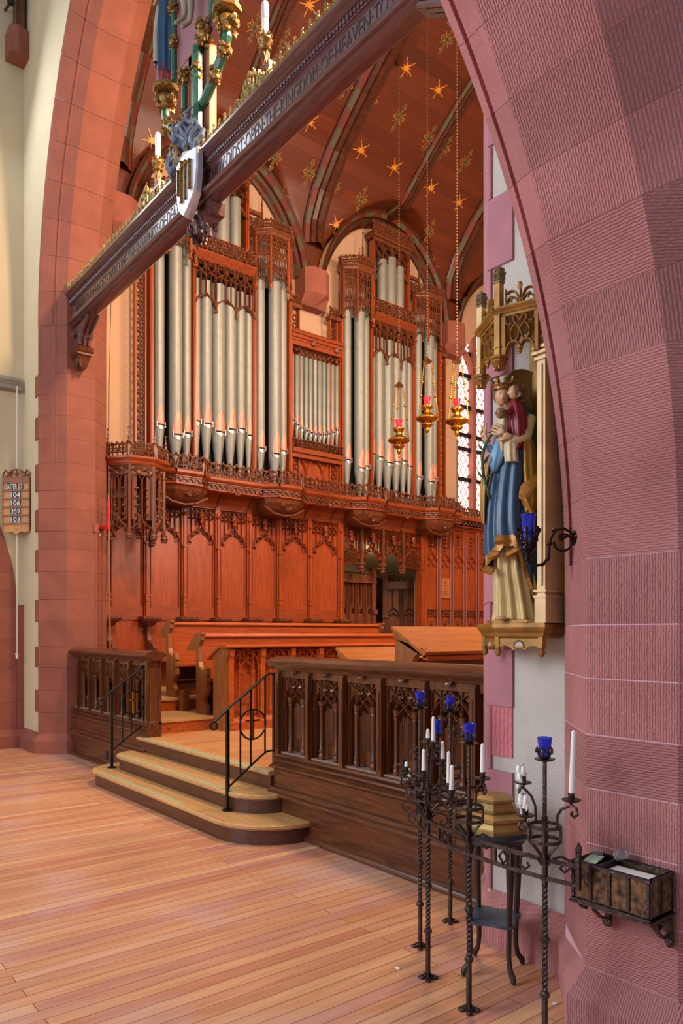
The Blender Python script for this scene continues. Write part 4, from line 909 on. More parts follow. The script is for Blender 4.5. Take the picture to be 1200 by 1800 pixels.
b=MB(); b.box((-w_,.06,4.1),(w_,.08,4.72))
for i in range(3):
    b.ribbon(pointed2(-w_+i*.373,-w_+(i+1)*.373,4.42,6),.03,.0,.06)
    if i: b.ribbon([(-w_+i*.373,4.1),(-w_+i*.373,4.45)],.035,.0,.06)
b.build('arched_panel',ORG,org)
# ---------------------------------------------------------------- balcony carrying the organ
bal=thing('organ_gallery','projecting carved oak gallery with vine cresting, carrying the organ cases','gallery',(OX,OY,0),R(90))
line=[(-3.40,-.38)]
for c in (-1.87-.92,-1.87+.92,1.87-.92,1.87+.92): line+=[(c-.42,-.38),(c-.22,-.56),(c+.22,-.56),(c+.42,-.38)]
line+=[(3.42,-.38),(3.42,-.02)]; line=[(-3.40,-.02)]+line
def strip(prof,mi,name,mat):
    b=MB()
    for (xa,ya),(xb,yb) in zip(line,line[1:]):
        L_=math.hypot(xb-xa,yb-ya); nx,ny=(yb-ya)/L_,-(xb-xa)/L_
        b.add([(xa+nx*o,ya+ny*o,z) for o,z in prof]+[(xb+nx*o,yb+ny*o,z) for o,z in prof],[(i,i+1,i+1+len(prof),i+len(prof)) for i in range(len(prof)-1)],0)
    return b.build(name,mat,bal)
strip([(-.3,4.06),(.035,4.06),(.045,4.045),(.045,4.01),(.02,3.98),(.0,3.97),(.0,3.955)],0,'cornice',ORG_H)
strip([(-.03,3.98),(-.03,3.86),(.0,3.86)],0,'frieze_board',ORG)
strip([(.0,3.87),(.015,3.86),(.015,3.84),(-.02,3.825),(-.03,3.82)],0,'lower_moulding',ORG_H)
bi=0
for (xa,ya),(xb,yb) in zip(line,line[1:]):
    L_=math.hypot(xb-xa,yb-ya); 
    if L_<.05: continue
    M2=Matrix.Translation((xa,ya,0))@Matrix.Rotation(math.atan2(yb-ya,xb-xa),4,'Z')
    b=MB(M2); vine_cresting(b,0,L_,4.06,.245,-.02,.01,u=.24,seed=bi); b.ribbon([(0,4.07),(L_,4.07)],.014,-.02,.01); b.build('cresting',ORG_D,bal)
    b=MB(M2); leafy_band(b,.01,L_-.01,3.875,3.955,-.005,.018,seed=bi); b.build('vine_frieze',ORG_D,bal); bi+=1
# cove under the gallery with ribs, and corbels under the towers
cov=[(-.03,3.62),(-.05,3.70),(-.12,3.78),(-.24,3.84),(-.40,3.86)]
b=MB(); b.add([(-3.40,y,z) for y,z in cov]+[(3.42,y,z) for y,z in cov],[(i,i+5,i+6,i+1) for i in range(4)]); b.build('cove',ORG_H,bal)
for i in range(12):
    x=-3.2+i*.585; MB().loft([[(x-.014,y-.012,z-.012) for y,z in cov],[(x+.014,y-.012,z-.012) for y,z in cov]],cap=False,closed=False).build('cove_rib',ORG_D,bal)
for c in (-1.87-.92,-1.87+.92,1.87-.92,1.87+.92):
    b=MB(); f=lambda s_,z: [(c+x*s_,y,z) for x,y in ((-.40,-.03),(-.40,-.40),(-.22,-.54),(.22,-.54),(.40,-.40),(.40,-.03))]
    g_=lambda s_,z,k: [(c+x*s_,-.03+(y+.03)*k,z) for x,y in ((-.40,-.03),(-.40,-.40),(-.22,-.54),(.22,-.54),(.40,-.40),(.40,-.03))]
    b.loft([g_(.25,3.56,.25),g_(.55,3.58,.5),g_(.8,3.66,.78),g_(.95,3.76,.95),g_(1,3.83,1)])
    q=random.Random(int(c*10))
    for i in range(16): a=PI*(i+.5)/16; rr=q.uniform(.55,.95); b.crumple((c-.36*rr*math.cos(a),-.06-.46*rr*math.sin(a),3.60+.16*rr*rr),.07,8,0,(1.2,1,.6),.35,i)
    b.ribbon([(c-.40,3.70),(c-.2,3.60),(c,3.57),(c+.2,3.60),(c+.40,3.70)],.04,-.40,-.36); b.build('carved_corbel',ORG_D,bal)
for x in (-1.87,0,1.87): MB().crumple((x,-.42,3.84),.05,8,0,(1,.7,1),.3,int(x)).build('boss',ORG_D,bal)
# gallery floor
MB().prismz([(x,min(y,-.02)) for x,y in line]+[(3.42,.14),(-3.40,.14)],3.99,4.03).build('gallery_floor',ORG,bal)
# ---------------------------------------------------------------- hanging canopy pulpit at the left end (projects from the stalls)
cp=thing('stall_canopy','projecting octagonal carved canopy with pinnacles over the end stall by the pier','canopy',(-10.35,4.42,0),R(90))
cpl=[(-.36,.36),(-.42,-.08),(-.24,-.36),(.10,-.42),(.36,-.20),(.40,.30)]
for M2,L_ in faces(cpl):
    b=MB(M2)
    b.ribbon([(0,3.0),(0,3.98)],.035,-.02,.02); b.ribbon([(L_,3.0),(L_,3.98)],.035,-.02,.02)
    for k2 in (0,1):
        a=.03+(L_-.06)*k2/2; e=.03+(L_-.06)*(k2+1)/2
        b.ribbon(pointed2(a+.008,e-.008,3.74,4),.014,-.01,.014); b.ribbon([(a+.01,3.2),(a+.01,3.74)],.014,-.01,.014); b.ribbon([(e-.01,3.2),(e-.01,3.74)],.014,-.01,.014)
        for z in (3.28,3.40,3.52,3.64): b.crumple(((a+e)/2+.0,-.012,z),.022,7,0,(1,.7,1),.3,z); 
    b.ribbon(ogee(.01,L_-.01,3.02,3.24),.022,-.02,.015); cusps(b,L_/2,3.04,L_*.36,.014,-.015,.012,3); b.box((0,.016,3.2),(L_*.3,.02,3.9)); b.box((L_*.7,.016,3.2),(L_,.02,3.9)); b.build('tracery_panel',ORG_D,cp)
    b=MB(M2); leafy_band(b,0,L_,3.83,3.95,-.02,.0,seed=2); b.build('vine_frieze',ORG_D,cp)
    b=MB(M2); vine_cresting(b,0,L_,4.10,.19,-.06,-.03,u=.2,seed=4); b.build('cresting',ORG_D,cp)
for x,y in cpl: b=MB(); b.crumple((x,y,2.95),.05,8,0,(1,1,.8),.2,x); b.lathe([(.02,2.93),(.06,2.97),(.045,3.0),(.05,3.03)],(x,y,0),8); b.build('pendant',ORG_D,cp)
b=MB(); cornice(b,[(x,y) for x,y in cpl],3.97,.12,.06); b.build('cornice',ORG_H,cp)
for x,y in cpl: b=MB(); pinnacle(b,x*1.05,y*1.05,4.08,.055,.42); b.build('pinnacle',ORG_D,cp)
MB().prismz(cpl,3.9,3.97).build('canopy_roof',OAK,cp)
for s_ in (-.33,.37): MB().box((s_-.03,.3,3.2),(s_+.03,.42,4.0)).build('bracket',ORG_D,cp)
# ---------------------------------------------------------------- rood beam
BEAM=wood('polished_dark_beam_oak','#44292a','#664242',.22,stretch=(1.0,12,12),coat=.7,bump=.08)
ANT=flat('antique_gold_leafwork','#8f7a48',.45,.5,vary=.35,scale=30)
BY=3.40
bm=thing('rood_beam','long carved rood beam with Latin style lettering and gilt cresting spanning the chancel arch','beam',(CX,BY,0))
XA,XB=-3.56,3.56
def bx(prof,name,mat,xa=XA,xb=XB): b=MB(); b.loft([[(xa,y,z) for y,z in prof],[(xb,y,z) for y,z in prof]]); return b.build(name,mat,bm,30)
bx([(.12,6.12),(-.10,6.12),(-.115,6.105),(-.115,6.085),(-.10,6.075),(-.085,6.065),(-.09,6.05),(-.06,6.035),(-.05,6.03),(.12,6.03)],'top_cornice',BEAM)
bx([(.12,6.03),(-.045,6.03),(-.045,5.97),(-.03,5.965),(-.03,5.955),(-.022,5.95),(-.022,5.79),(-.03,5.785),(-.03,5.775),(.12,5.775)],'lettered_face',BEAM)
bx([(.12,5.775),(-.035,5.775),(-.06,5.767),(-.08,5.752),(-.085,5.737),(-.072,5.715),(-.045,5.708),(-.05,5.695),(-.03,5.68),(-.0,5.675),(.02,5.665),(.09,5.665),(.12,5.69)],'lower_moulding',BEAM)
b=MB()
for i in range(178): b.ball((XA+.02+i*.04,-.052,6.0),.019,6,0,(.75,.7,1.35))
b.build('bead_row',BEAM,bm,60)
b=MB()
for i in range(72):
    x=XA+.05+i*.0985; b.ribbon(arc(x+.049,6.12,.045,0,180,4),.008,-.10,-.09); b.crumple((x,-.095,6.165),.020,7,0,(.8,.7,1.3),.3,i); b.crumple((x,-.095,6.20),.014,6,0,(1,.8,1.5),.3,i+50); b.box((x-.006,-.10,6.12),(x+.006,-.09,6.18))
b.ribbon([(XA,6.125),(XB,6.125)],.012,-.105,-.085); b.build('gilt_cresting',ANT,bm)
INK=flat('engraved_lettering','#2a1714',.5)
def fit_text(body,xa,xb,z,h,seedname='inscription'):
    me=text_mesh(body,h*1.38,.0015); xs=[v.co.x for v in me.vertices]; k=(xb-xa)/(max(xs)-min(xs)); x0=min(xs)
    for v in me.vertices: v.co.x=(v.co.x-x0)*k
    me.materials.clear(); me.materials.append(INK); o=bpy.data.objects.new(seedname,me); COL.objects.link(o); o.parent=bm; o.location=(xa,-.0235,z); o.rotation_euler=(R(90),0,0); return o
fit_text('WHEN\u00b7THOV\u00b7HADST\u00b7OVERCOME\u00b7THE\u00b7SHARPNESS\u00b7OF\u00b7DEATH',-3.40,-.34,5.805,.13)
fit_text('THOV\u00b7DIDST\u00b7OPEN\u00b7THE\u00b7KINGDOM\u00b7OF\u00b7HEAVEN\u00b7TO\u00b7ALL\u00b7BELIEVERS',.20,3.42,5.805,.13)
for x in (-3.48,-.27,.12):
    b=MB(); 
    for dx,dz in ((0,.0),(0,.03),(0,-.03),(.02,0),(-.02,0),(0,.05),(0,-.05)): b.crumple((x,-.025,5.87+dz),.016,7,0,(1,.5,1),.3,dx*9)
    b.build('gilt_rosette',GOLD,bm)
# end bracket (left) with scrolls and foliate corbel
for s_,xe in ((-1,XA),(1,XB)):
    b=MB(); X=lambda v: xe-s_*v
    b.prismy([(X(0),5.665),(X(.62),5.665),(X(.42),5.58),(X(.32),5.50),(X(.26),5.42),(X(.24),5.35),(X(0),5.35)],.0,.12)
    for yy in (-.01,.05,.11): b.tube([(X(.58),yy,5.66),(X(.40),yy,5.56),(X(.30),yy,5.48),(X(.27),yy,5.42),(X(.27),yy,5.37)],.022,7)
    for yy in (.0,.06,.12): b.crumple((X(.29),yy,5.50),.045,8,0,(1,1,1),.2,int(yy*10)); b.crumple((X(.08),yy-.02,5.55),.04,8,0,(1,1,1),.2,4)
    b.build('end_bracket',BEAM,bm,30)
    b=MB(); 
    for z0,z1,w0,w1 in ((5.31,5.35,.28,.30),(5.28,5.31,.25,.28),(5.26,5.28,.26,.26)): b.loft([[(X(0),-.03,z0),(X(w0),-.03,z0),(X(w0),.16,z0),(X(0),.16,z0)],[(X(0),-.05,z1),(X(w1),-.05,z1),(X(w1),.18,z1),(X(0),.18,z1)]])
    b.loft([[(X(0),.04,5.12),(X(.16),.04,5.12),(X(.16),.12,5.12),(X(0),.12,5.12)],[(X(0),-.01,5.26),(X(.23),-.01,5.26),(X(.23),.15,5.26),(X(0),.15,5.26)]])
    for i in range(14): q=random.Random(i); b.crumple((X(q.uniform(.04,.2)),-.0+.03*q.random(),q.uniform(5.14,5.25)),.032,7,0,(1,.6,1),.35,i)
    b.build('leaf_corbel',OAK,bm)
    b=MB(); b.ribbon([(X(.02),6.12),(X(.02),6.24),(X(.06),6.22),(X(.05),6.16),(X(.12),6.13)],.03,-.10,-.06); b.build('end_scroll',ANT,bm)
# corbel block under the shield
b=MB(); b.loft([[(-.16,-.02,5.67),(.22,-.02,5.67),(.22,.14,5.67),(-.16,.14,5.67)],[(-.16,-.0,5.55),(.22,.0,5.55),(.22,.14,5.55),(-.16,.14,5.55)]]); b.build('centre_block',BEAM,bm)
b=MB(); 
q=random.Random(3)
for i in range(40): b.crumple((q.uniform(-.16,.14),q.uniform(-.08,.12),5.55-q.random()**1.5*.14),.035,6,0,(.5,.9,1.5),.35,i)
b.loft([[(-.10,.0,5.43),(.08,.0,5.43),(.08,.10,5.43),(-.10,.10,5.43)],[(-.15,-.05,5.57),(.16,-.05,5.57),(.16,.13,5.57),(-.15,.13,5.57)]]); b.build('leafy_boss',BEAM,bm)
# shield with IHC letters
sh=thing('shield','pale silver shield with gold letters at the foot of the cross on the rood beam','shield',(CX+.02,BY-.13,0))
SILV=flat('silver_paint','#b9bcc8',.35,.45,vary=.1)
def shieldpoly(s_=1.32): return [(-.15*s_,6.10),(-.07*s_,6.115),(0,6.15),(.07*s_,6.115),(.16*s_,6.10),(.165*s_,5.90),(.135*s_,5.70),(.06*s_,5.58),(0,5.52),(-.06*s_,5.58),(-.13*s_,5.70),(-.155*s_,5.90)]
b=MB(); b.loft([[(x,.03,z) for x,z in shieldpoly()],[(x,-.02,z) for x,z in shieldpoly()],[(x*.96,-.035-.03*(1-abs(x)/.24),5.85+(z-5.85)*.96) for x,z in shieldpoly()]]); b.build('shield_board',SILV,sh)
b=MB(); yl=-.075
for x,za,zb in ((-.11,5.78,6.0),(-.045,5.68,6.06),(.035,5.68,6.03),(.12,5.74,6.0)): b.ribbon([(x,zb),(x,za)],.016,yl,-.02); [b.ribbon([(x-.02,z_),(x,z_+.014),(x+.02,z_)],.012,yl,-.02) for z_ in (za,zb)]
b.ribbon(arc(-.005,5.97,.04,0,180,5),.013,yl,-.02); b.ribbon(arc(.077,5.97,.043,0,170,5),.013,yl,-.02); b.ribbon([(-.07,6.0),(.0,6.04)],.010,yl,-.02); b.build('gold_letters',GOLD,sh)
# candles with gilt holders and red lattice stems, on dark cradles in leafwork mounds
RED_L=flat('crimson_paint','#7c2024',.45); 
for xc,gr,lab in ((-1.06,1,'tall white candle in gilt holder on the rood beam, left of the shield'),(1.06,1,'tall white candle in gilt holder on the rood beam, right of the cross')):
    t=thing('rood_candle',lab,'candle',(CX+xc,BY+.05,6.26))
    MB().lathe([(.035,.13),(.04,.15),(.034,.17),(.032,.30),(.034,.31)],n=12).build('red_stem',RED_L,t,40)
    b=MB()
    for k in range(6):
        for d in (1,-1): b.tube([(.0345*math.cos(k*PI/3+d*s*.26),.0345*math.sin(k*PI/3+d*s*.26),.16+s*.035) for s in range(5)],.0035,4)
    b.build('gold_lattice',GOLD,t)
    b=MB(); b.lathe([(.034,.30),(.05,.31),(.055,.325),(.04,.335),(.045,.36),(.062,.375),(.066,.39),(.058,.395),(.055,.42),(.04,.42)],n=16)
    for k in range(8): a=k*PI/4; b.crumple((.056*math.cos(a),.056*math.sin(a),.43),.013,6,0,(1,1,1.3),.2,k)
    b.build('gilt_holder',GOLD,t,40)
    MB().lathe([(.030,.40),(.030,.62)],n=14).build('wax',WAX,t,40); MB().lathe([(.033,.58),(.034,.69),(.027,.72),(.01,.73)],n=14).build('glass_follower',flat('milky_cap','#c9cdd2',.2,.2),t,50)
    MB().box((-.09,-.04,.10),(.09,.06,.13)).box((-.10,-.03,-.12),(-.07,.05,.17)).box((.07,-.03,-.12),(.10,.05,.17)).build('dark_cradle',OAK,t)
    q=random.Random(5); b=MB()
    for i in range(44): 
        u=q.uniform(-1,1); b.crumple((u*.24-.03,-.13+q.uniform(-.01,.01),-.13+q.uniform(0,.27)*(1-abs(u)**1.3)),.028,7,0,(.7,.6,1.2),.35,i)
    for u in (-.2,-.12,-.05,.04,.12,.2): b.box((u-.03-.004,-.13,-.14),(u-.03+.004,-.12,-.13+.26*(1-abs(u)*3)))
    b.build('leafwork_mound',ANT,t)
# ---------------------------------------------------------------- the cross
PURP=flat('plum_painted_board','#8a5b62',.5,vary=.1,scale=4); GREEN=flat('veined_green_paint','#285a45',.35,vary=.45,scale=22); ORNG=flat('gold_line_and_lit_edge','#a4683a',.55,0)
cr=thing('rood_cross','painted wooden cross with green rolls and gilt bosses rising from the rood beam','cross',(CX-.12,BY+.02,0))
b=MB(); b.box((-.17,0,6.25),(.17,.09,7.30)).box((-.42,0,7.30),(.48,.09,8.9)).prismy([(-.17,7.05),(.17,7.2),(.48,7.30),(-.42,7.30)],0,.09).build('board',PURP,cr)
b=MB(); b.box((-.155,-.008,6.25),(-.145,.0,7.2)).box((-.135,-.008,6.25),(-.130,.0,7.2)).box((.13,-.008,6.25),(.137,.0,7.2)).ribbon([(-.40,7.31),(.46,7.31)],.012,-.01,0).ribbon([(-.40,7.31),(-.40,8.9)],.012,-.01,0).build('gilt_line',ORNG,cr)
MB().box((.175,.01,6.25),(.24,.085,7.28)).build('orange_lit_side',ORNG,cr)  # orange light on the wood edge is put into its colour
def roll(pts,r,label='green_roll'): return MB().tube(pts,r,8).build(label,GREEN,cr,25)
roll([(-.20,-.03,6.3),(-.20,-.03,7.15)],.032); roll([(.10,-.04,6.35),(.10,-.04,7.22)],.060); roll([(-.43,-.03,7.22),(-.43,-.03,8.9)],.03); roll([(.42,-.03,7.32),(.42,-.03,8.9)],.06)
def boss(x,y,z,r,sc=(1,1,1.3),p=None,sd=1):
    b=MB(); q=random.Random(sd)
    b.ball((x,y,z),r*.75,10,0,sc)
    for i in range(26):
        a=q.uniform(0,2*PI); u=q.uniform(-1,1); b.crumple((x+r*.78*math.cos(a)*math.sqrt(1-u*u)*sc[0],y+r*.78*math.sin(a)*math.sqrt(1-u*u),z+r*.9*u*sc[2]),r*.28,7,0,(1,1,1),.35,i)
    return b.build('gilt_boss',GOLD,p or cr)
for i,(x,z,r) in enumerate(((-.20,6.72,.06),(-.20,7.12,.075),(.10,6.98,.085),(.22,7.30,.10),(.42,7.72,.09),(-.43,7.6,.06),(-.43,7.95,.06))): boss(x,-.035,z,r,sd=i)
# side brackets carrying the mourners' pedestals
for s_,xp,nm in ((-1,-.62,0),(1,.64,1)):
    xs_=(-.17 if s_<0 else .17)
    b=MB(); pts=[(xs_,-.02,6.70),(xs_+s_*.12,-.03,6.66),(xs_+s_*.26,-.03,6.72),(xp-s_*.05,-.03,6.84),(xp,-.03,6.94),(xp,-.03,7.02)] if s_<0 else [(xs_,-.02,6.66),(xs_+.10,-.03,6.68),(xs_+.26,-.03,6.78),(xp-.04,-.03,6.92),(xp,-.03,7.0),(xp,-.03,7.06)]
    b.tube(pts,.045,8); b.build('green_bracket',GREEN,cr,25)
    for k in (2,3): boss(pts[k][0],pts[k][1],pts[k][2],.075,(1,1,1.1),sd=k)
    b=MB(); b.lathe([(.09,7.20),(.135,7.21),(.14,7.24),(.125,7.25),(.125,7.27),(.10,7.28)],(xp,-.03,0),8); b.build('pedestal_rim',GOLD,cr); boss(xp,-.03,7.12,.12,(1,1,.85),sd=9)
# dark curling serpent mass with a mask at the cross foot
b=MB(); q=random.Random(8)
for i in range(26):
    x=q.uniform(-.28,.24); z=6.14+q.uniform(0,.36)*(1-abs(x)*1.6); b.tube([(x+.05*math.sin(t*1.4+i),-.10-.03*math.cos(t*1.7+i)-.02*(i%3),z+.055*t-.08) for t in range(6)],[.014,.03,.026,.028,.022,.01],7)
b.build('curling_mass',flat('blue_grey_paint','#5d6878',.4,vary=.25,scale=16),cr,40)
SK=flat('grey_flesh_paint','#8f8574',.5,vary=.12)
b=MB(); b.ball((-.08,-.17,6.22),.075,12,0,(.8,.8,1.1)); b.ball((-.08,-.235,6.21),.018,8,0,(.8,1,1.5)); b.ball((-.11,-.225,6.245),.012,6); b.ball((-.05,-.225,6.245),.012,6); b.ball((-.08,-.225,6.165),.02,8,0,(1.2,.6,.4)); b.build('mask_face',SK,cr,60)
MB().tube([(-.15,-.19,6.30),(-.08,-.235,6.30),(-.02,-.20,6.27),(.0,-.19,6.18)],.014,6).build('gilt_band',GOLD,cr,40)
# ---------------------------------------------------------------- robed figure helper
def rings_fold(rings,nf,amp,n=48,ph=0,a0=0,a1=360,thick=0):
    """rings: (z,cx,cy,rx,ry[,fold scale]); returns list of rings with vertical folds"""
    out=[]
    for k,r in enumerate(rings):
        z,cx,cy,rx,ry=r[:5]; f=r[5] if len(r)>5 else 1; pts=[]
        for j in range(n if a1-a0==360 else n+1):
            a=R(a0+(a1-a0)*j/n); m=1+amp*f*(math.sin(nf*a+ph+k*.13)*.6+math.sin(nf*.5*a+1.3*ph+k*.05)*.4)
            pts.append((cx+(rx*m-thick)*math.cos(a),cy+(ry*m-thick)*math.sin(a),z))
        out.append(pts)
    return out
def robe(name,parent,mat,rings,nf=11,amp=.09,ph=0,a0=0,a1=360,n=48,smooth=70):
    b=MB(); R1=rings_fold(rings,nf,amp,n,ph,a0,a1)
    if a1-a0==360: b.loft(R1)
    else:
        R2=rings_fold(rings,nf,amp,n,ph,a0,a1,.008); b.loft([p+q_[::-1] for p,q_ in zip(R1,R2)])
    return b.build(name,mat,parent,smooth)
def skin_mesh(name,verts,edges,radii,mat,parent,root=0,sub=2,loc=(0,0,0)):
    me=bpy.data.meshes.new(name); me.from_pydata(verts,edges,[]); o=bpy.data.objects.new(name,me); COL.objects.link(o); o.parent=parent; o.location=loc
    m=o.modifiers.new('skin','SKIN'); sv=me.skin_vertices
    if not sv: me.attributes  # layer is made by the modifier
    if len(me.skin_vertices)==0:
        bmx=__import__('bmesh').new(); bmx.from_mesh(me); bmx.verts.layers.skin.verify(); bmx.to_mesh(me); bmx.free()
    for i,r in enumerate(radii):
        v=me.skin_vertices[0].data[i]; v.radius=(r,r) if not isinstance(r,tuple) else r; v.use_root=(i==root)
    m.use_smooth_shade=True; s_=o.modifiers.new('sub','SUBSURF'); s_.levels=sub; s_.render_levels=sub
    me.materials.append(mat); return o
def hand(parent,mat,M,s=1.0,name='hand',curl=.5):
    """palm with four unequal bent fingers and a side thumb; M places it (local: fingers +z, palm faces -y)"""
    V=[(0,0,-.045),(0,0,0),(0,0,.035)]; E=[(0,1),(1,2)]; Rr=[.020,(.030,.014),(.034,.013)]
    for i,(x,l) in enumerate(((-.026,.058),(-.009,.068),(.009,.064),(.025,.048))):
        k=len(V); V+= [(x,0,.045),(x*1.1,-.012*curl*2,.045+l*.45),(x*1.12,-.032*curl*2,.045+l*.80),(x*1.1,-.050*curl*2,.045+l*.92)]; E+=[(2,k),(k,k+1),(k+1,k+2),(k+2,k+3)]; Rr+=[.0095,.009,.0085,.007]
    k=len(V); V+=[(.030,-.005,.0),(.046,-.02,.022),(.048,-.034,.044)]; E+=[(1,k),(k,k+1),(k+1,k+2)]; Rr+=[.012,.010,.008]
    V=[tuple(M@(Vector(v)*s)) for v in V]; Rr=[(r[0]*s,r[1]*s) if isinstance(r,tuple) else r*s for r in Rr]
    return skin_mesh(name,V,E,Rr,mat,parent,sub=1)
def face_head(parent,mat,c,h,yaw=0,tilt=0,name='head',dark=None):
    """egg shaped head with brow, nose, lips, chin, eyes; faces -y before yaw"""
    M=Matrix.Translation(c)@Matrix.Rotation(yaw,4,'Z')@Matrix.Rotation(tilt,4,'X'); b=MB(M); n=28; m=22; rows=[]
    for i in range(1,m):
        t=i/m; z=-math.cos(PI*t)*h/2; w_=math.sin(PI*t)**.82; row=[]
        for j in range(n):
            a=2*PI*j/n; x=math.cos(a); y=math.sin(a); rx=.37*h*w_*(1.0 if z>0 else 1-.25*(abs(z)/(h/2))); ry=.45*h*w_*(1.0 if z>-.1*h else 1-.12*abs(z)/(h/2))
            X=rx*x; Y=ry*y; f=max(0,-y)**8*1.0
            zn=z/h
            if y<0:
                g=lambda zc,s_:math.exp(-((zn-zc)/s_)**2); gx=lambda xc,s_:math.exp(-(((X/h)-xc)/s_)**2)
                Y-= h*(.10*g(-.08,.07)*gx(0,.05)+.03*g(.02,.09)*gx(0,.04)+.025*g(-.22,.035)*gx(0,.08)+.035*g(-.38,.07)*gx(0,.09)+.02*g(.09,.04)*(gx(.13,.08)+gx(-.13,.08)))
                Y+= h*(.035*g(.02,.05)*(gx(.14,.06)+gx(-.14,.06))+.015*g(-.29,.025)*gx(0,.09))
            row.append((X,Y,z))
        rows.append(row)
    b.loft(rows)
    for s_ in (-1,1): b.ball((s_*.37*h,.03*h,-.02*h),.075*h,8,0,(.45,.8,1.25))
    o=b.build(name,mat,parent,80)
    e=MB(M)
    for s_ in (-1,1): e.ball((s_*.135*h,-.385*h,.02*h),.034*h,8,0,(1.5,.5,.55)); e.tube([(s_*.06*h,-.43*h,.085*h),(s_*.14*h,-.42*h,.10*h),(s_*.21*h,-.35*h,.075*h)],.010*h,5)
    e.tube([(-.075*h,-.40*h,-.225*h),(0,-.43*h,-.22*h),(.075*h,-.40*h,-.225*h)],.013*h,5); e.build('eyes_and_mouth',dark or flat('painted_features','#3a2018',.6) if 'painted_features' not in MATS else MATS['painted_features'],o)
    return o,M
FLESH=flat('painted_flesh','#c39a72',.4,vary=.05); BLUE=flat('deep_blue_paint','#1f4360',.4,vary=.22,scale=10); BLUE_L=flat('pale_blue_paint','#6f9fc0',.4,vary=.15,scale=10)
CRIM=flat('crimson_robe_paint','#7a1626',.4,vary=.2,scale=10); VEIL=flat('grey_cream_paint','#a09a82',.5,vary=.12,scale=10); CREAM=flat('cream_gold_robe_paint','#c0a468',.42,.1,vary=.18,scale=7)
HAIR=flat('brown_hair_paint','#6e4526',.5,vary=.2,scale=30)
# mourner at the left: woman in crimson gown and blue mantle
f=thing('carved_mourner','painted carved woman in crimson gown and blue mantle left of the rood cross','statue',(CX-.74,BY-.01,7.28)); 
robe('gown',f,CRIM,[(0,0,0,.10,.085,1.2),(.15,0,0,.10,.085,1.2),(.35,0,0,.095,.08),(.55,0,0,.09,.075),(.72,0,0,.095,.075,.5),(.85,0,0,.10,.07,.3),(.93,0,0,.045,.045,0)],12,.10)
robe('mantle',f,BLUE,[(.10,-.01,0,.115,.10,1.3),(.3,-.01,0,.125,.11),(.55,-.01,0,.125,.11),(.75,0,0,.12,.10,.5),(.88,0,0,.11,.085,.3),(.96,0,0,.06,.06,0)],10,.10,.7,-70,210)
robe('veil',f,VEIL,[(.22,-.03,-.01,.10,.095,1.5),(.5,-.03,-.01,.11,.10),(.7,-.02,0,.11,.095),(.86,0,.0,.09,.085,.4),(1.0,0,.0,.065,.07,.2),(1.08,0,0,.05,.06,.1),(1.12,0,0,.02,.03,0)],8,.12,2,150,285)
MB().tube([(-.055,-.10,.25),(-.06,-.105,.5),(-.05,-.11,.7),(-.04,-.09,.85)],.008,5).build('gilt_hem',GOLD,f)
face_head(f,FLESH,(.0,-.015,1.03),.15,R(15))
hand(f,FLESH,Matrix.Translation((.0,-.12,.80))@Matrix.Rotation(R(-20),4,'X'),.8)
f=thing('carved_mourner','painted carved figure in violet blue robe right of the rood cross','statue',(CX+.52,BY-.01,7.28))
robe('robe',f,flat('violet_blue_paint','#353a78',.4,vary=.25,scale=8),[(0,0,0,.12,.095,1.3),(.2,0,0,.11,.09,1.2),(.5,0,0,.10,.085),(.75,0,0,.105,.08,.5),(.88,0,0,.11,.07,.3),(.95,0,0,.045,.045,0)],12,.10)
face_head(f,FLESH,(.0,-.015,1.03),.15,R(-15)); MB().ball((.0,.02,1.06),.075,12,0,(1,1,1.05)).build('hair',HAIR,f,60)
# crucified figure: only the shins and feet are in the picture
f=thing('carved_crucified_figure','carved grey flesh figure on the cross, shins and crossed feet in view','statue',(CX-.03,BY-.06,0))
V=[(0,0,8.25),(.0,0,8.5),(.0,0,8.75),(.06,-.01,8.15),(.09,-.10,7.85),(.045,-.05,7.55),(.02,-.05,7.42),(.0,-.13,7.34),(-.06,-.01,8.15),(-.04,-.12,7.86),(.005,-.09,7.56),(.0,-.10,7.45),(-.02,-.19,7.36),
 (.13,0,8.78),(.34,.0,8.86),(.52,.0,8.95),(-.13,0,8.78),(-.34,.0,8.86),(-.50,.0,8.95),(0,-.01,8.86)]
E=[(0,1),(1,2),(0,3),(3,4),(4,5),(5,6),(6,7),(0,8),(8,9),(9,10),(10,11),(11,12),(2,13),(13,14),(14,15),(2,16),(16,17),(17,18),(2,19)]
Rr=[.08,.075,.09,.065,.045,.038,.022,.02,.065,.045,.036,.022,.018,.04,.03,.02,.04,.03,.02,.035]
skin_mesh('body',V,E,Rr,SK,f,0,2)
face_head(f,SK,(0,-.04,8.98),.15,0,R(15)); robe('loincloth',f,VEIL,[(8.02,0,-.02,.13,.11,1.2),(8.15,0,0,.12,.10),(8.28,0,0,.10,.09,.4)],10,.1)
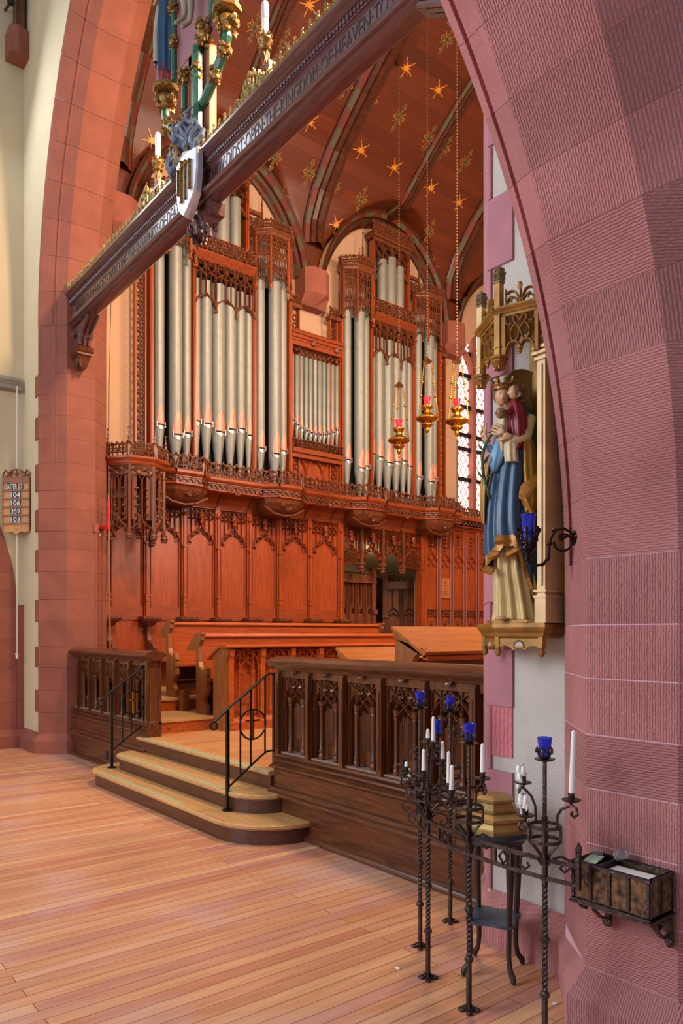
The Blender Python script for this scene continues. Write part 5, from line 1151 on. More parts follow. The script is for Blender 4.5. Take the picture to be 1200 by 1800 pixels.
# ---------------------------------------------------------------- wall niche: bracket, post, canopy
P0,P1,P2,P3=(-2.535,2.925),(-2.334,2.80),(-2.075,2.845),(-2.09,3.035); PW=(-2.525,3.035)
nl=thing('statue_niche','gilded wooden wall niche with pierced canopy, right hand post and moulded bracket','niche',(-2.30,3.03,0))
def T(p): return (p[0]+2.30,p[1]-3.03)
plan=[T(PW),T(P0),T(P1),T(P2),T(P3)]
cxm=sum(p[0] for p in plan)/5; 
def sc(k,pl=plan): return [(cxm+(x-cxm)*k,.0+(y-.0)*k) for x,y in pl]
b=MB(); 
for k0,k1,z0,z1 in ((.88,.93,1.575,1.585),(.93,.95,1.585,1.60),(.95,1.0,1.60,1.615),(1.0,1.03,1.615,1.628),(1.03,1.03,1.628,1.642),(1.0,.99,1.642,1.648)): b.loft([[(*p,z0) for p in sc(k0)],[(*p,z1) for p in sc(k1)]])
b.build('bracket_shelf',GOLD_OLD,nl,25)
pa=sc(.86)
segs=[(pa[1],pa[2]),(pa[2],pa[3])]
for (xa,ya),(xb,yb) in segs:
    L_=math.hypot(xb-xa,yb-ya); M2=Matrix.Translation((xa,ya,0))@Matrix.Rotation(math.atan2(yb-ya,xb-xa),4,'Z'); b=MB(M2)
    # scalloped apron board with a pierced round light
    n=2; top=1.575; lo=1.523
    pts=[(0,top)]
    pts=[(0,top),(0,lo-.01)]+[(L_*t,lo+.018*math.sin(PI*min(1,t/.36))) for t in (.06,.12,.18,.24,.30)]+[(L_*.36,lo-.004)]+[(L_*t,lo+.008*math.sin(PI*(t-.36)/.28)) for t in (.45,.55)]+[(L_*.64,lo-.004)]+[(L_*t,lo+.018*math.sin(PI*(t-.64)/.36)) for t in (.70,.76,.82,.88,.94)]+[(L_,lo-.01),(L_,top)]
    b.prismy(pts,-.008,.010); b.ribbon(arc(L_/2,1.538,.026,-20,200,8),.010,-.014,.0); b.build('apron',GOLD_OLD,nl)
    b=MB(M2); b.prismy(arc(L_/2,1.538,.021,0,180,8),-.0095,-.007); b.build('pierced_light',flat('pale_window_shade','#b9b2b0',.8) if 'pale_window_shade' not in MATS else MATS['pale_window_shade'],nl)
for i,p in enumerate((pa[1],pa[2],pa[3])):
    b=MB(); b.box((p[0]-.012,p[1]-.012,1.53),(p[0]+.012,p[1]+.012,1.585)); b.lathe([(.004,1.488),(.013,1.496),(.016,1.51),(.012,1.522),(.015,1.53)],(p[0],p[1],0),8); b.build('pendant',GOLD_OLD,nl,40)
# right post
px_,py_=T((-2.10,2.875))
b=MB(); b.box((px_-.022,py_-.02,1.648),(px_+.022,py_+.14,3.16)); 
for z0,z1,e in ((1.648,1.76,.008),(1.765,1.775,.014),(1.79,1.80,.012),(1.76,1.765,.010),(2.86,2.875,.010),(2.885,2.90,.018),(2.91,2.925,.016),(2.96,2.97,.010)): b.box((px_-.022-e,py_-.02-e,z0),(px_+.022+e,py_+.10,z1))
b.build('post',GOLD_P,nl); MB().box((px_-.008,py_-.028,1.82),(px_+.008,py_-.018,2.84)).build('post_moulding',GOLD_P,nl)
# back board
MB().box((px_-.19,-.012,1.648),(px_+.0,.0,3.1)).box((px_+.022,-.05,1.70),(px_+.05,.0,3.1)).build('back_board',GOLD_OLD,nl)
# canopy faces
cpl_=[T((-2.505,2.91)),T((-2.28,2.775)),T((-2.085,2.84))]
for (xa,ya),(xb,yb) in zip(cpl_,cpl_[1:]):
    L_=math.hypot(xb-xa,yb-ya); M2=Matrix.Translation((xa,ya,0))@Matrix.Rotation(math.atan2(yb-ya,xb-xa),4,'Z'); b=MB(M2); u=L_
    y0,y1=-.012,.012
    b.box((.014,-.012,2.90),(.034,.012,3.10)); b.box((L_-.030,-.012,2.90),(L_-.014,.012,3.10)); b.box((.014,-.012,3.085),(L_-.014,.012,3.10)); 
    l,r_=.034,L_-.030; m_=(l+r_)/2; w_=r_-l
    b.ribbon(bez((l,2.90),(l,2.965),(m_-w_*.12,2.985),(m_,2.935),7),.013,y0-.004,y1); b.ribbon(bez((r_,2.90),(r_,2.965),(m_+w_*.12,2.985),(m_,2.935),7),.013,y0-.004,y1)
    b.ribbon(bez((m_,3.02),(m_-w_*.42,3.07),(m_-w_*.16,3.11),(m_,3.055),8),.010,y0,y1); b.ribbon(bez((m_,3.02),(m_+w_*.42,3.07),(m_+w_*.16,3.11),(m_,3.055),8),.010,y0,y1)
    for s_ in (-1,1):
        b.ribbon(bez((m_,3.02),(m_+s_*w_*.05,2.98),(m_+s_*w_*.12,2.95),(m_+s_*w_*.30,2.96),7),.010,y0,y1); b.ribbon(bez((m_+s_*w_*.18,3.04),(m_+s_*w_*.38,3.02),(m_+s_*w_*.34,2.97),(m_+s_*w_*.2,2.965),7),.010,y0,y1)
        b.ribbon(bez((m_+s_*w_*.28,3.05),(m_+s_*w_*.4,3.04),(m_+s_*w_*.5,3.03),(m_+s_*w_*.5,3.09),5),.009,y0,y1)
    b.build('pierced_panel',GOLD_OLD,nl)
    b=MB(M2); 
    for dz,rr in ((2.925,.014),(2.912,.011),(2.902,.007)): b.crumple((m_,-.012,dz),rr,9,0,(1.2,1,.8),.15,dz)
    b.build('bud_boss',GOLD_OLD,nl,50)
    b=MB(M2); b.loft([[(x,y,z) for y,z in ((.02,3.10),(-.018,3.10),(-.022,3.108),(-.034,3.120),(-.036,3.128),(-.022,3.134),(.02,3.134))] for x in (-.01,L_+.01)]); b.build('cornice',GOLD_OLD,nl)
    b=MB(M2); h=.085
    for s_ in (-1,1):
        b.ribbon(bez((m_,3.135),(m_+s_*w_*.12,3.20),(m_+s_*w_*.22,3.215),(m_+s_*w_*.46,3.195),7),.010,-.01,.01); b.ribbon(bez((m_+s_*.01,3.14),(m_+s_*w_*.16,3.18),(m_+s_*w_*.36,3.19),(m_+s_*w_*.5,3.14),7),.010,-.01,.01)
        for q_ in ((.26,3.165),(.32,3.172),(.29,3.155)): b.ball((m_+s_*w_*q_[0],-.008,q_[1]),.007,7)
        b.ribbon([(m_+s_*w_*.5,3.135),(m_+s_*w_*.5,3.215)],.008,-.01,.01)
    b.ribbon([(m_,3.135),(m_,3.215)],.010,-.012,.01); b.crumple((m_,-.004,3.218),.016,8,0,(.8,.6,1.4),.2,1); b.build('leaf_cresting',GOLD_OLD,nl)
for i,(x,y) in enumerate(cpl_[:2]):
    b=MB(); e=.016; b.box((x-e,y-e,2.905),(x+e,y+e,3.255)).box((x-e-.004,y-e-.004,2.945),(x+e+.004,y+e+.004,2.952)); b.build('corner_post',GOLD_P if i==0 else GOLD_OLD,nl)
    b=MB(); b.lathe([(.012,2.848),(.02,2.853),(.028,2.862),(.034,2.875),(.038,2.878),(.038,2.888),(.046,2.892),(.046,2.903),(.030,2.906)],(x,y,0),8)
    for k in range(8): b.crumple((x+.018*math.cos(k*PI/4),y+.018*math.sin(k*PI/4),2.85),.008,6,0,(1,1,1),.3,k)
    b.build('pendant',GOLD_OLD,nl,30)
    b=MB(); b.box((x-.02,y-.02,3.252),(x+.02,y+.02,3.26)); 
    for k in range(4):
        for z,rr in ((3.272,.015),(3.295,.017),(3.315,.012)): b.crumple((x+.014*math.cos(k*PI/2+PI/4),y+.014*math.sin(k*PI/2+PI/4),z),rr,8,0,(1,1,1.1),.25,k)
    b.build('leaf_finial',flat('dull_bronze_gold','#7c6a48',.45,.3,vary=.3,scale=30) if 'dull_bronze_gold' not in MATS else MATS['dull_bronze_gold'],nl,40)
MB().prismz([T((-2.50,2.92)),T((-2.28,2.785)),T((-2.09,2.85)),T((-2.10,3.03)),T((-2.53,3.03))],3.09,3.10).build('canopy_ceiling',GOLD_OLD,nl)
# ---------------------------------------------------------------- Madonna statue
TRIM=flat('gilt_patterned_trim','#a8702c',.42,.3,vary=.35,scale=60); GREENY=flat('dark_teal_paint','#2b4a44',.4,vary=.25,scale=12)
OLDG=flat('ochre_lining_paint','#a3752c',.42,.15,vary=.25,scale=9); WHITEC=flat('ivory_cloth_paint','#c9b88e',.42,.05,vary=.15,scale=14)
# local unit: 1px in the photograph is about .0029 m here
k_=.00270
def Z(py): return (1090-py)*k_
def XX(px): return (px-896)*.00298
st=thing('madonna_statue','painted carved crowned woman in blue mantle holding a child in crimson, standing in the niche','statue',(-2.298,2.905,1.660),R(36))
pb=thing('plinth_block','thin chamfered ochre block under the feet of the crowned statue','plinth',(-2.255,2.915,1.649),R(-2)); MB().prismz([(-.17,.09),(-.17,-.06),(-.10,-.10),(.10,-.085),(.13,-.06),(.13,.09)],0,.014).build('block',GOLD_OLD,pb)
def r5(y0,xa,xb,ry,f=1,cy=0): return (Z(y0),(XX(xa)+XX(xb))/2,cy,(XX(xb)-XX(xa))/2,ry,f)
robe('cream_gown',st,CREAM,[r5(1088,866,944,.092,1.4),r5(1075,868,941,.088,1.4),r5(1040,868,934,.082,1.3),r5(1000,866,926,.078),r5(940,866,922,.075),r5(860,868,920,.07),r5(800,870,920,.066,.7),r5(740,876,920,.06,.5),r5(712,884,914,.045,.3)],13,.12,.4,n=120)
# blue mantle: long fall from the waist, hem rising over the cream gown at front
def mantle():
    b=MB(); n=110; top=[]; 
    rows=[]; zs=[Z(y) for y in (1000,985,960,930,890,850,815,790)]
    spec=[(852,932,.095),(852,932,.097),(851,930,.099),(851,928,.099),(853,927,.097),(858,927,.093),(864,928,.088),(868,928,.083)]
    for i,(z,(xa,xb,ry)) in enumerate(zip(zs,spec)):
        row=[]
        for j in range(n):
            a=2*PI*j/n; cx=(XX(xa)+XX(xb))/2; rx=(XX(xb)-XX(xa))/2
            m=1+.115*(math.sin(9*a+.35*i*.4)*.6+math.sin(4*a+1+i*.1)*.4)*(1 if i<6 else .6)+.03*math.sin(17*a+i*.2)
            x=cx+rx*m*math.cos(a); y=ry*m*math.sin(a); zz=z
            if i<4:
                # hem line: dips low at the right (towards +x), lifted at the front left
                u=x/.105; hem=Z(985)-.0; 
                low=Z(955)-( .34*max(0,u-.1)) - (.12*max(0,-u-.35))
                if y>0: low=lerp(Z(998),Z(1066),min(1,max(0,.5+u*.6)))
                zz=low+(z-zs[0])/(zs[4]-zs[0])*(zs[4]-low)
            row.append((x,y,zz))
        rows.append(row)
    b.loft(rows,cap=False); return b,rows
b,rows=mantle(); b.build('blue_mantle_skirt',BLUE,st,75)
# gold trim running along the hem, with a turned over fold
hem=rows[0]; n=len(hem); b=MB(); fr=[hem[j] for j in range(n) if hem[j][1]<.03]; fr.sort(key=lambda p:p[0])
for (p,q_) in zip(fr,fr[1:]):
    o=1.07; b.add([(p[0]*o,p[1]*o-.004,p[2]-.012),(q_[0]*o,q_[1]*o-.004,q_[2]-.012),(q_[0]*o,q_[1]*o-.006,q_[2]+.040),(p[0]*o,p[1]*o-.006,p[2]+.040)],[(0,1,2,3)])
b.build('hem_trim',TRIM,st,60)
for (x,y,z,w_,h,a) in ((XX(876),-.112,Z(948),.045,.035,.0),(XX(868),-.11,Z(975),.045,.03,-.4),(XX(895),-.112,Z(972),.06,.028,-.5),(XX(857),-.085,Z(1000),.05,.034,.35)):
    M=Matrix.Translation((x,y,z))@Matrix.Rotation(a,4,'Y'); b=MB(M); b.loft([[(-w_/2,.0,-h*.6),(w_/2,.0,-h*.6),(w_/2,.02,-h*.5),(-w_/2,.02,-h*.5)],[(-w_/2,-.012,-h*.2),(w_/2,-.014,-h*.2),(w_/2,.02,-h*.2),(-w_/2,.02,-h*.2)],[(-w_/2*.9,-.008,h*.3),(w_/2*.9,-.01,h*.3),(w_/2,.02,h*.3),(-w_/2,.02,h*.3)],[(-w_/2*.7,.0,h*.6),(w_/2*.7,.0,h*.6),(w_/2*.7,.02,h*.6),(-w_/2*.7,.02,h*.6)]]); b.build('turned_fold',TRIM,st,50)
# mantle over shoulders, dark teal at the right, ochre lining hanging in zigzag edges
robe('shoulder_mantle',st,GREENY,[(Z(830),XX(908),.02,.082,.085,1.2),(Z(790),XX(906),.015,.086,.088),(Z(760),XX(904),.01,.088,.085),(Z(730),XX(902),.005,.084,.075),(Z(712),XX(900),0,.07,.06,.6),(Z(700),XX(898),0,.045,.045,.3)],9,.06,1,-60,150,60)
robe('ochre_lining',st,OLDG,[(Z(900),XX(920),-.04,.026,.05,1.4),(Z(880),XX(922),-.03,.032,.055,1.3),(Z(830),XX(920),-.03,.036,.06),(Z(780),XX(918),-.03,.034,.06),(Z(745),XX(916),-.02,.026,.05)],6,.16,.4,n=48)
b=MB(); b.tube([(XX(912),-.088,Z(878)),(XX(916),-.098,Z(862)),(XX(926),-.082,Z(848)),(XX(934),-.06,Z(835))],[.014,.020,.020,.012],8,0,flat=(1.6,.5)); b.tube([(XX(930),-.06,Z(905)),(XX(918),-.09,Z(888)),(XX(912),-.09,Z(876)),(XX(922),-.085,Z(900)),(XX(926),-.07,Z(920))],[.01,.016,.018,.016,.006],8,0,flat=(1.5,.5)); b.build('lining_edge',TRIM,st,50)
# left hanging end of the mantle (viewer's left)
robe('hanging_end',st,OLDG,[(Z(915),XX(849),-.02,.008,.02,1.5),(Z(890),XX(848),-.02,.014,.028,1.4),(Z(850),XX(849),-.02,.018,.03),(Z(815),XX(854),-.02,.018,.03),(Z(790),XX(862),-.02,.015,.03)],5,.2,.4,n=30)
# pale blue sleeve drape, ivory veil at breast
robe('blue_sleeve',st,BLUE_L,[(Z(825),XX(867),-.055,.012,.02,1.2),(Z(812),XX(869),-.06,.034,.035),(Z(795),XX(873),-.06,.036,.038),(Z(770),XX(877),-.055,.026,.034),(Z(748),XX(882),-.045,.022,.03)],7,.10,1.2,n=40)
robe('ivory_veil',st,WHITEC,[(Z(800),XX(878),-.075,.015,.016,1.4),(Z(775),XX(880),-.072,.022,.025,1.3),(Z(745),XX(882),-.06,.026,.034),(Z(720),XX(884),-.045,.030,.035),(Z(705),XX(884),-.02,.028,.035),(Z(690),XX(886),.01,.036,.038,.5),(Z(672),XX(888),.012,.036,.040,.3),(Z(662),XX(888),.01,.028,.032,.2)],7,.09,0,-250,60,50)
MB().lathe([(.018,Z(716)),(.016,Z(706)),(.020,Z(698))],(XX(882),-.02,0),12).build('neck',FLESH,st,60)
hd,HM=face_head(st,FLESH,(XX(879),-.040,Z(690)),.100,R(10),R(6))
b=MB(HM); b.ball((0,.012,.012),.047,14,0,(.95,1.0,1.05)); b.build('hair',HAIR,hd,60)
# crown
b=MB(HM); c0=.028
b.lathe([(.041,c0),(.046,c0+.004),(.046,c0+.014),(.044,c0+.018),(.050,c0+.024),(.050,c0+.028),(.042,c0+.026),(.040,c0)],n=20,sy=1.12)
for k in range(8):
    a=k*PI/4+.2; x,y=.050*math.cos(a),.056*math.sin(a); b.crumple((x,y,c0+.038),.011,7,0,(1,.8,1.2),.25,k); b.crumple((x*1.12,y*1.12,c0+.052),.009,7,0,(1.2,.8,1),.25,k+9); b.ball((x*1.02,y*1.02,c0+.018),.004,6)
b.build('gilt_crown',GOLD,hd,40)
# halo discs
def halo(c,r,ry,name='halo'):
    M=Matrix.Translation(c)@Matrix.Rotation(ry,4,'Z')@Matrix.Rotation(R(90),4,'X'); b=MB(M); b.lathe([(.001,-.004),(r*.93,-.004),(r*.96,-.008),(r,-.006),(r,.006),(r*.96,.008),(r*.9,.004),(.001,.004)],n=36); return b.build(name,flat('dull_gold_halo','#8c7448',.4,.45,vary=.2,scale=18) if 'dull_gold_halo' not in MATS else MATS['dull_gold_halo'],st,40)
halo((XX(910),.055,Z(673)),.110,R(30))
# child
hc,CM=face_head(st,FLESH,(XX(899),-.075,Z(688)),.068,R(-72),R(-4),'child_head')
b=MB(CM); b.ball((0,.010,.006),.0325,14,0,(.98,1.02,1.02)); q=random.Random(2)
for i in range(22): a=q.uniform(R(10),R(170)); b.crumple((.028*math.cos(a),.012+.026*math.sin(a),q.uniform(-.022,.022)),.011,7,0,(1,1,1.2),.2,i)
b.build('child_hair',HAIR,hc,50)
halo((XX(905),-.035,Z(681)),.062,R(40),'child_halo')
robe('child_robe',st,CRIM,[(Z(790),XX(903),-.085,.012,.03,1.2),(Z(775),XX(905),-.085,.034,.038),(Z(750),XX(904),-.08,.042,.042),(Z(725),XX(902),-.078,.042,.042),(Z(709),XX(900),-.076,.034,.034,.6),(Z(702),XX(899),-.075,.018,.02,.2)],8,.13,.6,n=50)
robe('child_skirt',st,WHITEC,[(Z(812),XX(894),-.09,.030,.03,1.4),(Z(800),XX(893),-.09,.030,.034,1.3),(Z(782),XX(893),-.088,.032,.034),(Z(768),XX(896),-.085,.030,.032,.5)],7,.12,.6,n=44)
MB().tube([(XX(900),-.085,Z(712)),(XX(892),-.115,Z(726)),(XX(886),-.125,Z(728))],[.016,.014,.011],9).build('child_sleeve',CRIM,st,60)
b=MB(); b.ball((XX(879),-.128,Z(728)),.027,16); b.build('orb',flat('orb_brown_paint','#7a5a3a',.35,vary=.15),st,60); b=MB(); b.tube([(XX(879)+.0275*math.cos(a*PI/10),-.128+.0275*math.sin(a*PI/10),Z(728)) for a in range(20)],.003,5,closed=True); b.tube([(XX(879),-.128,Z(728)+.024),(XX(879),-.128,Z(728)+.045)],.003,5).box((XX(879)-.008,-.13,Z(728)+.034),(XX(879)+.008,-.126,Z(728)+.038)); b.build('orb_band',GOLD,st)
hand(st,FLESH,Matrix.Translation((XX(885),-.140,Z(722)))@Matrix.Rotation(R(-70),4,'Y')@Matrix.Rotation(R(90),4,'Z'),.42,'child_hand')
# arms and hands
MB().tube([(XX(922),-.02,Z(730)),(XX(916),-.075,Z(768)),(XX(903),-.115,Z(776)),(XX(896),-.122,Z(772))],[.03,.028,.020,.015],10).build('left_sleeve',WHITEC,st,60)
hand(st,FLESH,Matrix.Translation((XX(887),-.128,Z(766)))@Matrix.Rotation(R(-58),4,'Y')@Matrix.Rotation(R(180),4,'Z'),.78,'left_hand')
hand(st,FLESH,Matrix.Translation((XX(855),-.072,Z(765)))@Matrix.Rotation(R(-28),4,'Y')@Matrix.Rotation(R(140),4,'Z'),.66,'right_hand')
MB().tube([(XX(878),-.02,Z(745)),(XX(868),-.05,Z(790)),(XX(860),-.065,Z(785)),(XX(857),-.07,Z(777))],[.026,.024,.016,.012],9).build('right_sleeve',BLUE_L,st,60)
# green lily stem
b=MB(); stem=[(XX(x),-.085,Z(y)) for x,y in ((862,872),(854,850),(849,825),(848,800),(853,778),(864,757),(872,745))]; b.tube(stem,[.005,.007,.008,.008,.008,.007,.004],7)
for (x,y,dx,dz) in ((850,838,-.03,.045),(849,815,.03,.05),(851,790,-.028,.04),(858,768,.03,.03),(853,848,.028,.05),(857,860,.016,-.05)):
    b.tube([(XX(x),-.088,Z(y)),(XX(x)+dx*.6,-.10,Z(y)+dz*.5),(XX(x)+dx,-.09,Z(y)+dz)],[.005,.012,.002],7,0,flat=(1,.4))
b.build('green_stem',flat('leaf_green_paint','#3f5a2e',.45,vary=.25,scale=14),st,50)
MB().ball((XX(878),-.095,.010),.020,10,0,(1.5,1.3,.6)).build('foot',FLESH,st,60)
# ---------------------------------------------------------------- wall sconce with blue glass
BLUEG,nt_,bs_=nodes('cobalt_glass'); bs_.inputs['Base Color'].default_value=(.015,.06,.85,1); bs_.inputs['Roughness'].default_value=.06; bs_.inputs['Transmission Weight'].default_value=.75; bs_.inputs['IOR'].default_value=1.45
bs_.inputs['Coat Weight'].default_value=.3
REDG,nt_,bs_=nodes('ruby_glass'); bs_.inputs['Base Color'].default_value=(.85,.02,.05,1); bs_.inputs['Roughness'].default_value=.08; bs_.inputs['Transmission Weight'].default_value=.6; bs_.inputs['Emission Color'].default_value=(1,.05,.06,1); bs_.inputs['Emission Strength'].default_value=.25
BRONZE=flat('dark_bronze','#2c1d1a',.28,.8,vary=.3,scale=20)
sn=thing('wall_sconce','dark bronze scrolled wall bracket with tall cobalt blue glass beside the statue','wall light',(-2.02,2.655,1.90),math.atan2(.128,.147))
# local +x runs from the cup to the wall plate
D=.195
b=MB(); b.lathe([(.006,.0),(.012,.004),(.010,.012),(.016,.020),(.010,.03),(.014,.05),(.028,.062),(.034,.068),(.034,.078),(.030,.082)],n=14); b.build('cup_stem',BRONZE,sn,40)
b=MB()
for k in range(6):
    a=k*PI/3+.3; ca,sa=math.cos(a),math.sin(a)
    P=lambda r,z,t=0:(r*math.cos(a+t),r*math.sin(a+t),z)
    b.tube([P(.030,.08),P(.036,.10),P(.043,.125),P(.052,.148),P(.058,.158)],[.004,.004,.004,.005,.002],6); b.crumple(P(.050,.150),.009,7,0,(1,1,1.2),.3,k)
    b.tube([P(.031,.085,.15),P(.038,.10,.35),P(.040,.12,.5),P(.042,.13,.35),P(.045,.135,.1)],.003,5); b.tube([P(.031,.085,.9),P(.038,.10,.7),P(.040,.12,.55)],.003,5); b.ball(P(.038,.105,.52),.006,7); b.ball(P(.043,.138,.52),.007,7)
b.tube([(.0335*math.cos(i*PI/9),.0335*math.sin(i*PI/9),.092) for i in range(18)],.004,5,closed=True); b.build('crown_cup',BRONZE,sn,40)
def glass_cup(name,r0,r1,h,z0,parent,mat,th=.003,x=0,y=0,flare=1.0): return MB().lathe([(.001,z0),(r0,z0),(r0*1.02,z0+.01),(lerp(r0,r1,.5),z0+h*.5),(r1,z0+h*.93),(r1*flare,z0+h),(r1*flare-th*.7,z0+h),(r1-th,z0+h*.92),(lerp(r0,r1,.5)-th,z0+h*.5),(r0-th,z0+.008),(.001,z0+.006)],(x,y,0),20).build(name,mat,parent,50)
glass_cup('blue_glass',.022,.030,.135,.083,sn,BLUEG,.003,flare=1.14); MB().lathe([(.012,.09),(.012,.15)],n=10).build('candle_stub',flat('dim_blue_wax','#23406a',.6),sn,40)
b=MB(); b.tube([(.004,0,.008),(.03,0,-.008),(.065,0,.0),(.085,0,.03),(.088,0,.07),(.095,0,.11),(.115,0,.145),(.15,0,.152),(.178,0,.135),(D-.006,0,.11)],[.005,.006,.0075,.007,.0065,.006,.006,.006,.006,.006],8)
b.tube([(.105+.04+.038*math.cos(R(a))*-1*(1-max(0,a-180)/500),0,.095+.040*math.sin(R(a))*-1*(1-max(0,a-180)/500)) for a in range(0,330,22)],[.006]*6+[.005]*9,8); b.tube([(.184,0,.115),(.165,0,.118),(.150,0,.112),(.138,0,.118),(.125,0,.112)],[.004,.006,.007,.005,.002],7)
for x,z in ((.082,.02),(.09,.085),(.11,.145),(.06,-.004),(.14,.108)): b.crumple((x,0,z),.010,7,0,(1,.7,1),.4,x*99)
b.build('scrolled_arm',BRONZE,sn,50)
b=MB(); b.lathe([(.001,0),(.032,.003),(.024,.010),(.010,.014)],n=8); 
for k in range(8): a=k*PI/4; b.crumple((.034*math.cos(a)*.7,.034*math.sin(a)*1.35,.006),.013,7,0,(.8,1.2,.6),.35,k)
o=b.build('wall_plate',BRONZE,sn,40); o.matrix_local=Matrix.Translation((D+.006,0,.11))@Matrix.Rotation(R(-90),4,'Y')@Matrix.Rotation(R(0),4,'Z')
# ---------------------------------------------------------------- votive rail: ring of twisted posts with candle coronas
vr=thing('votive_rail','curved wrought iron rail on twisted posts with candle crowns, standing before the statue','candle stand',(-2.30,2.85,0))
O=(-2.30,2.85)
pts=[(-2.838,3.038),(-2.707,2.676),(-2.439,2.462),(-2.121,2.386),(-1.731,2.376)]
def V3(p,z): return (p[0]-O[0],p[1]-O[1],z)
for p in pts:
    b=MB(); x,y=p[0]-O[0],p[1]-O[1]; e=.009
    def tw(z0,z1,turns,n):
        rr=[]
        for i in range(n+1):
            t=i/n; a=turns*2*PI*t; z=lerp(z0,z1,t); rr.append([(x+e*1.3*math.cos(a+k*PI/2+PI/4),y+e*1.3*math.sin(a+k*PI/2+PI/4),z) for k in range(4)])
        return rr
    b.loft(tw(.01,.22,0,1)); b.loft(tw(.22,.43,2.5,36)); b.loft(tw(.43,.64,2.5,36)); b.loft(tw(.64,.90,0,1))
    for z in (.22,.43): b.lathe([(.011,-.014),(.019,-.006),(.019,.006),(.011,.014)],(x,y,z),8)
    b.build('twisted_post',IRON,vr)
    b=MB(); b.box((x-.02,y-.02,0),(x+.02,y+.02,.006))
    for k in range(4): a=k*PI/2+PI/4; b.crumple((x+.032*math.cos(a),y+.032*math.sin(a),.007),.016,8,0,(1,1,.5),.15,k); b.tube([(x+.03*math.cos(a),y+.03*math.sin(a),.012),(x+.012*math.cos(a),y+.012*math.sin(a),.022)],.006,5)
    b.build('foot_plate',IRON,vr)
# smooth arc through the posts
C=[(-2.70,3.33),(-2.838,3.038),(-2.80,2.83),(-2.707,2.676),(-2.59,2.555),(-2.439,2.462),(-2.29,2.412),(-2.121,2.386),(-1.93,2.372),(-1.731,2.376),(-1.575,2.40),(-1.56,2.62)]
def cat(P,n=6):
    out=[]
    for i in range(len(P)-1):
        p0=P[max(i-1,0)];p1=P[i];p2=P[i+1];p3=P[min(i+2,len(P)-1)]
        for j in range(n):
            t=j/n; out.append(tuple(.5*((2*b_)+(-a+c)*t+(2*a-5*b_+4*c-d)*t*t+(-a+3*b_-3*c+d)*t**3) for a,b_,c,d in zip(p0,p1,p2,p3)))
    return out+[P[-1]]
arcp=cat(C[1:-2],6)
C2=arcp+[(-1.60,2.40)]
for z in (.665,.735): MB().tube([V3(p,z) for p in C2],.0085,4,flat=(1.0,1.2)).build('ring_bar',IRON,vr)
# short straight returns from the left post to the parapet side
for z in (.665,.735): MB().tube([V3(pts[0],z),V3((-2.78,3.24),z)],.0085,4,flat=(1,1.2)).build('ring_bar',IRON,vr)
for (x,y) in ((-2.78,3.24),(-1.60,2.40)):
    b=MB(); b.box((x-O[0]-.008,y-O[1]-.008,.65),(x-O[0]+.008,y-O[1]+.008,.79)).crumple((x-O[0],y-O[1],.80),.014,8,0,(1,1,1.2),.2,2); b.ball((x-O[0],y-O[1],.82),.007,6); b.build('end_stanchion',IRON,vr)
# lozenge panels between posts
for k in (18,30,42):
    a,c=Vector(V3(arcp[k-1],0)),Vector(V3(arcp[k+1],0)); m_=(a+c)/2; d=(c-a).normalized(); M=Matrix.Translation(m_)@Matrix.Rotation(math.atan2(d.y,d.x),4,'Z'); b=MB(M)
    for x in (-.04,.04): b.box((x-.005,-.005,.668),(x+.005,.005,.732))
    b.ribbon([(-.022,.70),(0,.726),(.022,.70),(0,.674)],.008,-.005,.005,closed=True); b.build('lozenge',IRON,vr)
# candle coronas on each post
def drip(x,y,z,h,seed,parent,lean=0):
    t=thing('taper_candle','','candle'); return t
used=[]
def candle(p,h,label,kind,a=0,lean=0):
    """p world position of socket top"""
    t=thing('votive_candle',label,'candle',p,0,None); q=random.Random(int(p[0]*1000)); b=MB()
    if kind=='taper': b.loft([[(lerp(.0108,.0078,i/6)*math.cos(2*PI*j/10)+lean*i/6*h,lerp(.0108,.0078,i/6)*math.sin(2*PI*j/10),h*i/6) for j in range(10)] for i in range(7)]).lathe([(.0078,0),(.004,.006),(.001,.008)],(lean*h,0,h),8)
    else:
        b.lathe([(.010,-.012),(.011,h*.5),(.009,h*.9),(.003,h)],n=10)
        for i in range(9): aa=q.uniform(0,6.3); b.crumple((.012*math.cos(aa)-.008,.010*math.sin(aa),q.uniform(-.02,h*.9)),.011,8,0,(1,1,1.7),.3,i)
    b.build('wax',WAX,t,60); MB().tube([(lean*h,0,h),(lean*h+.001,0,h+.010)],.0012,5).build('wick',BLACK,t); return t
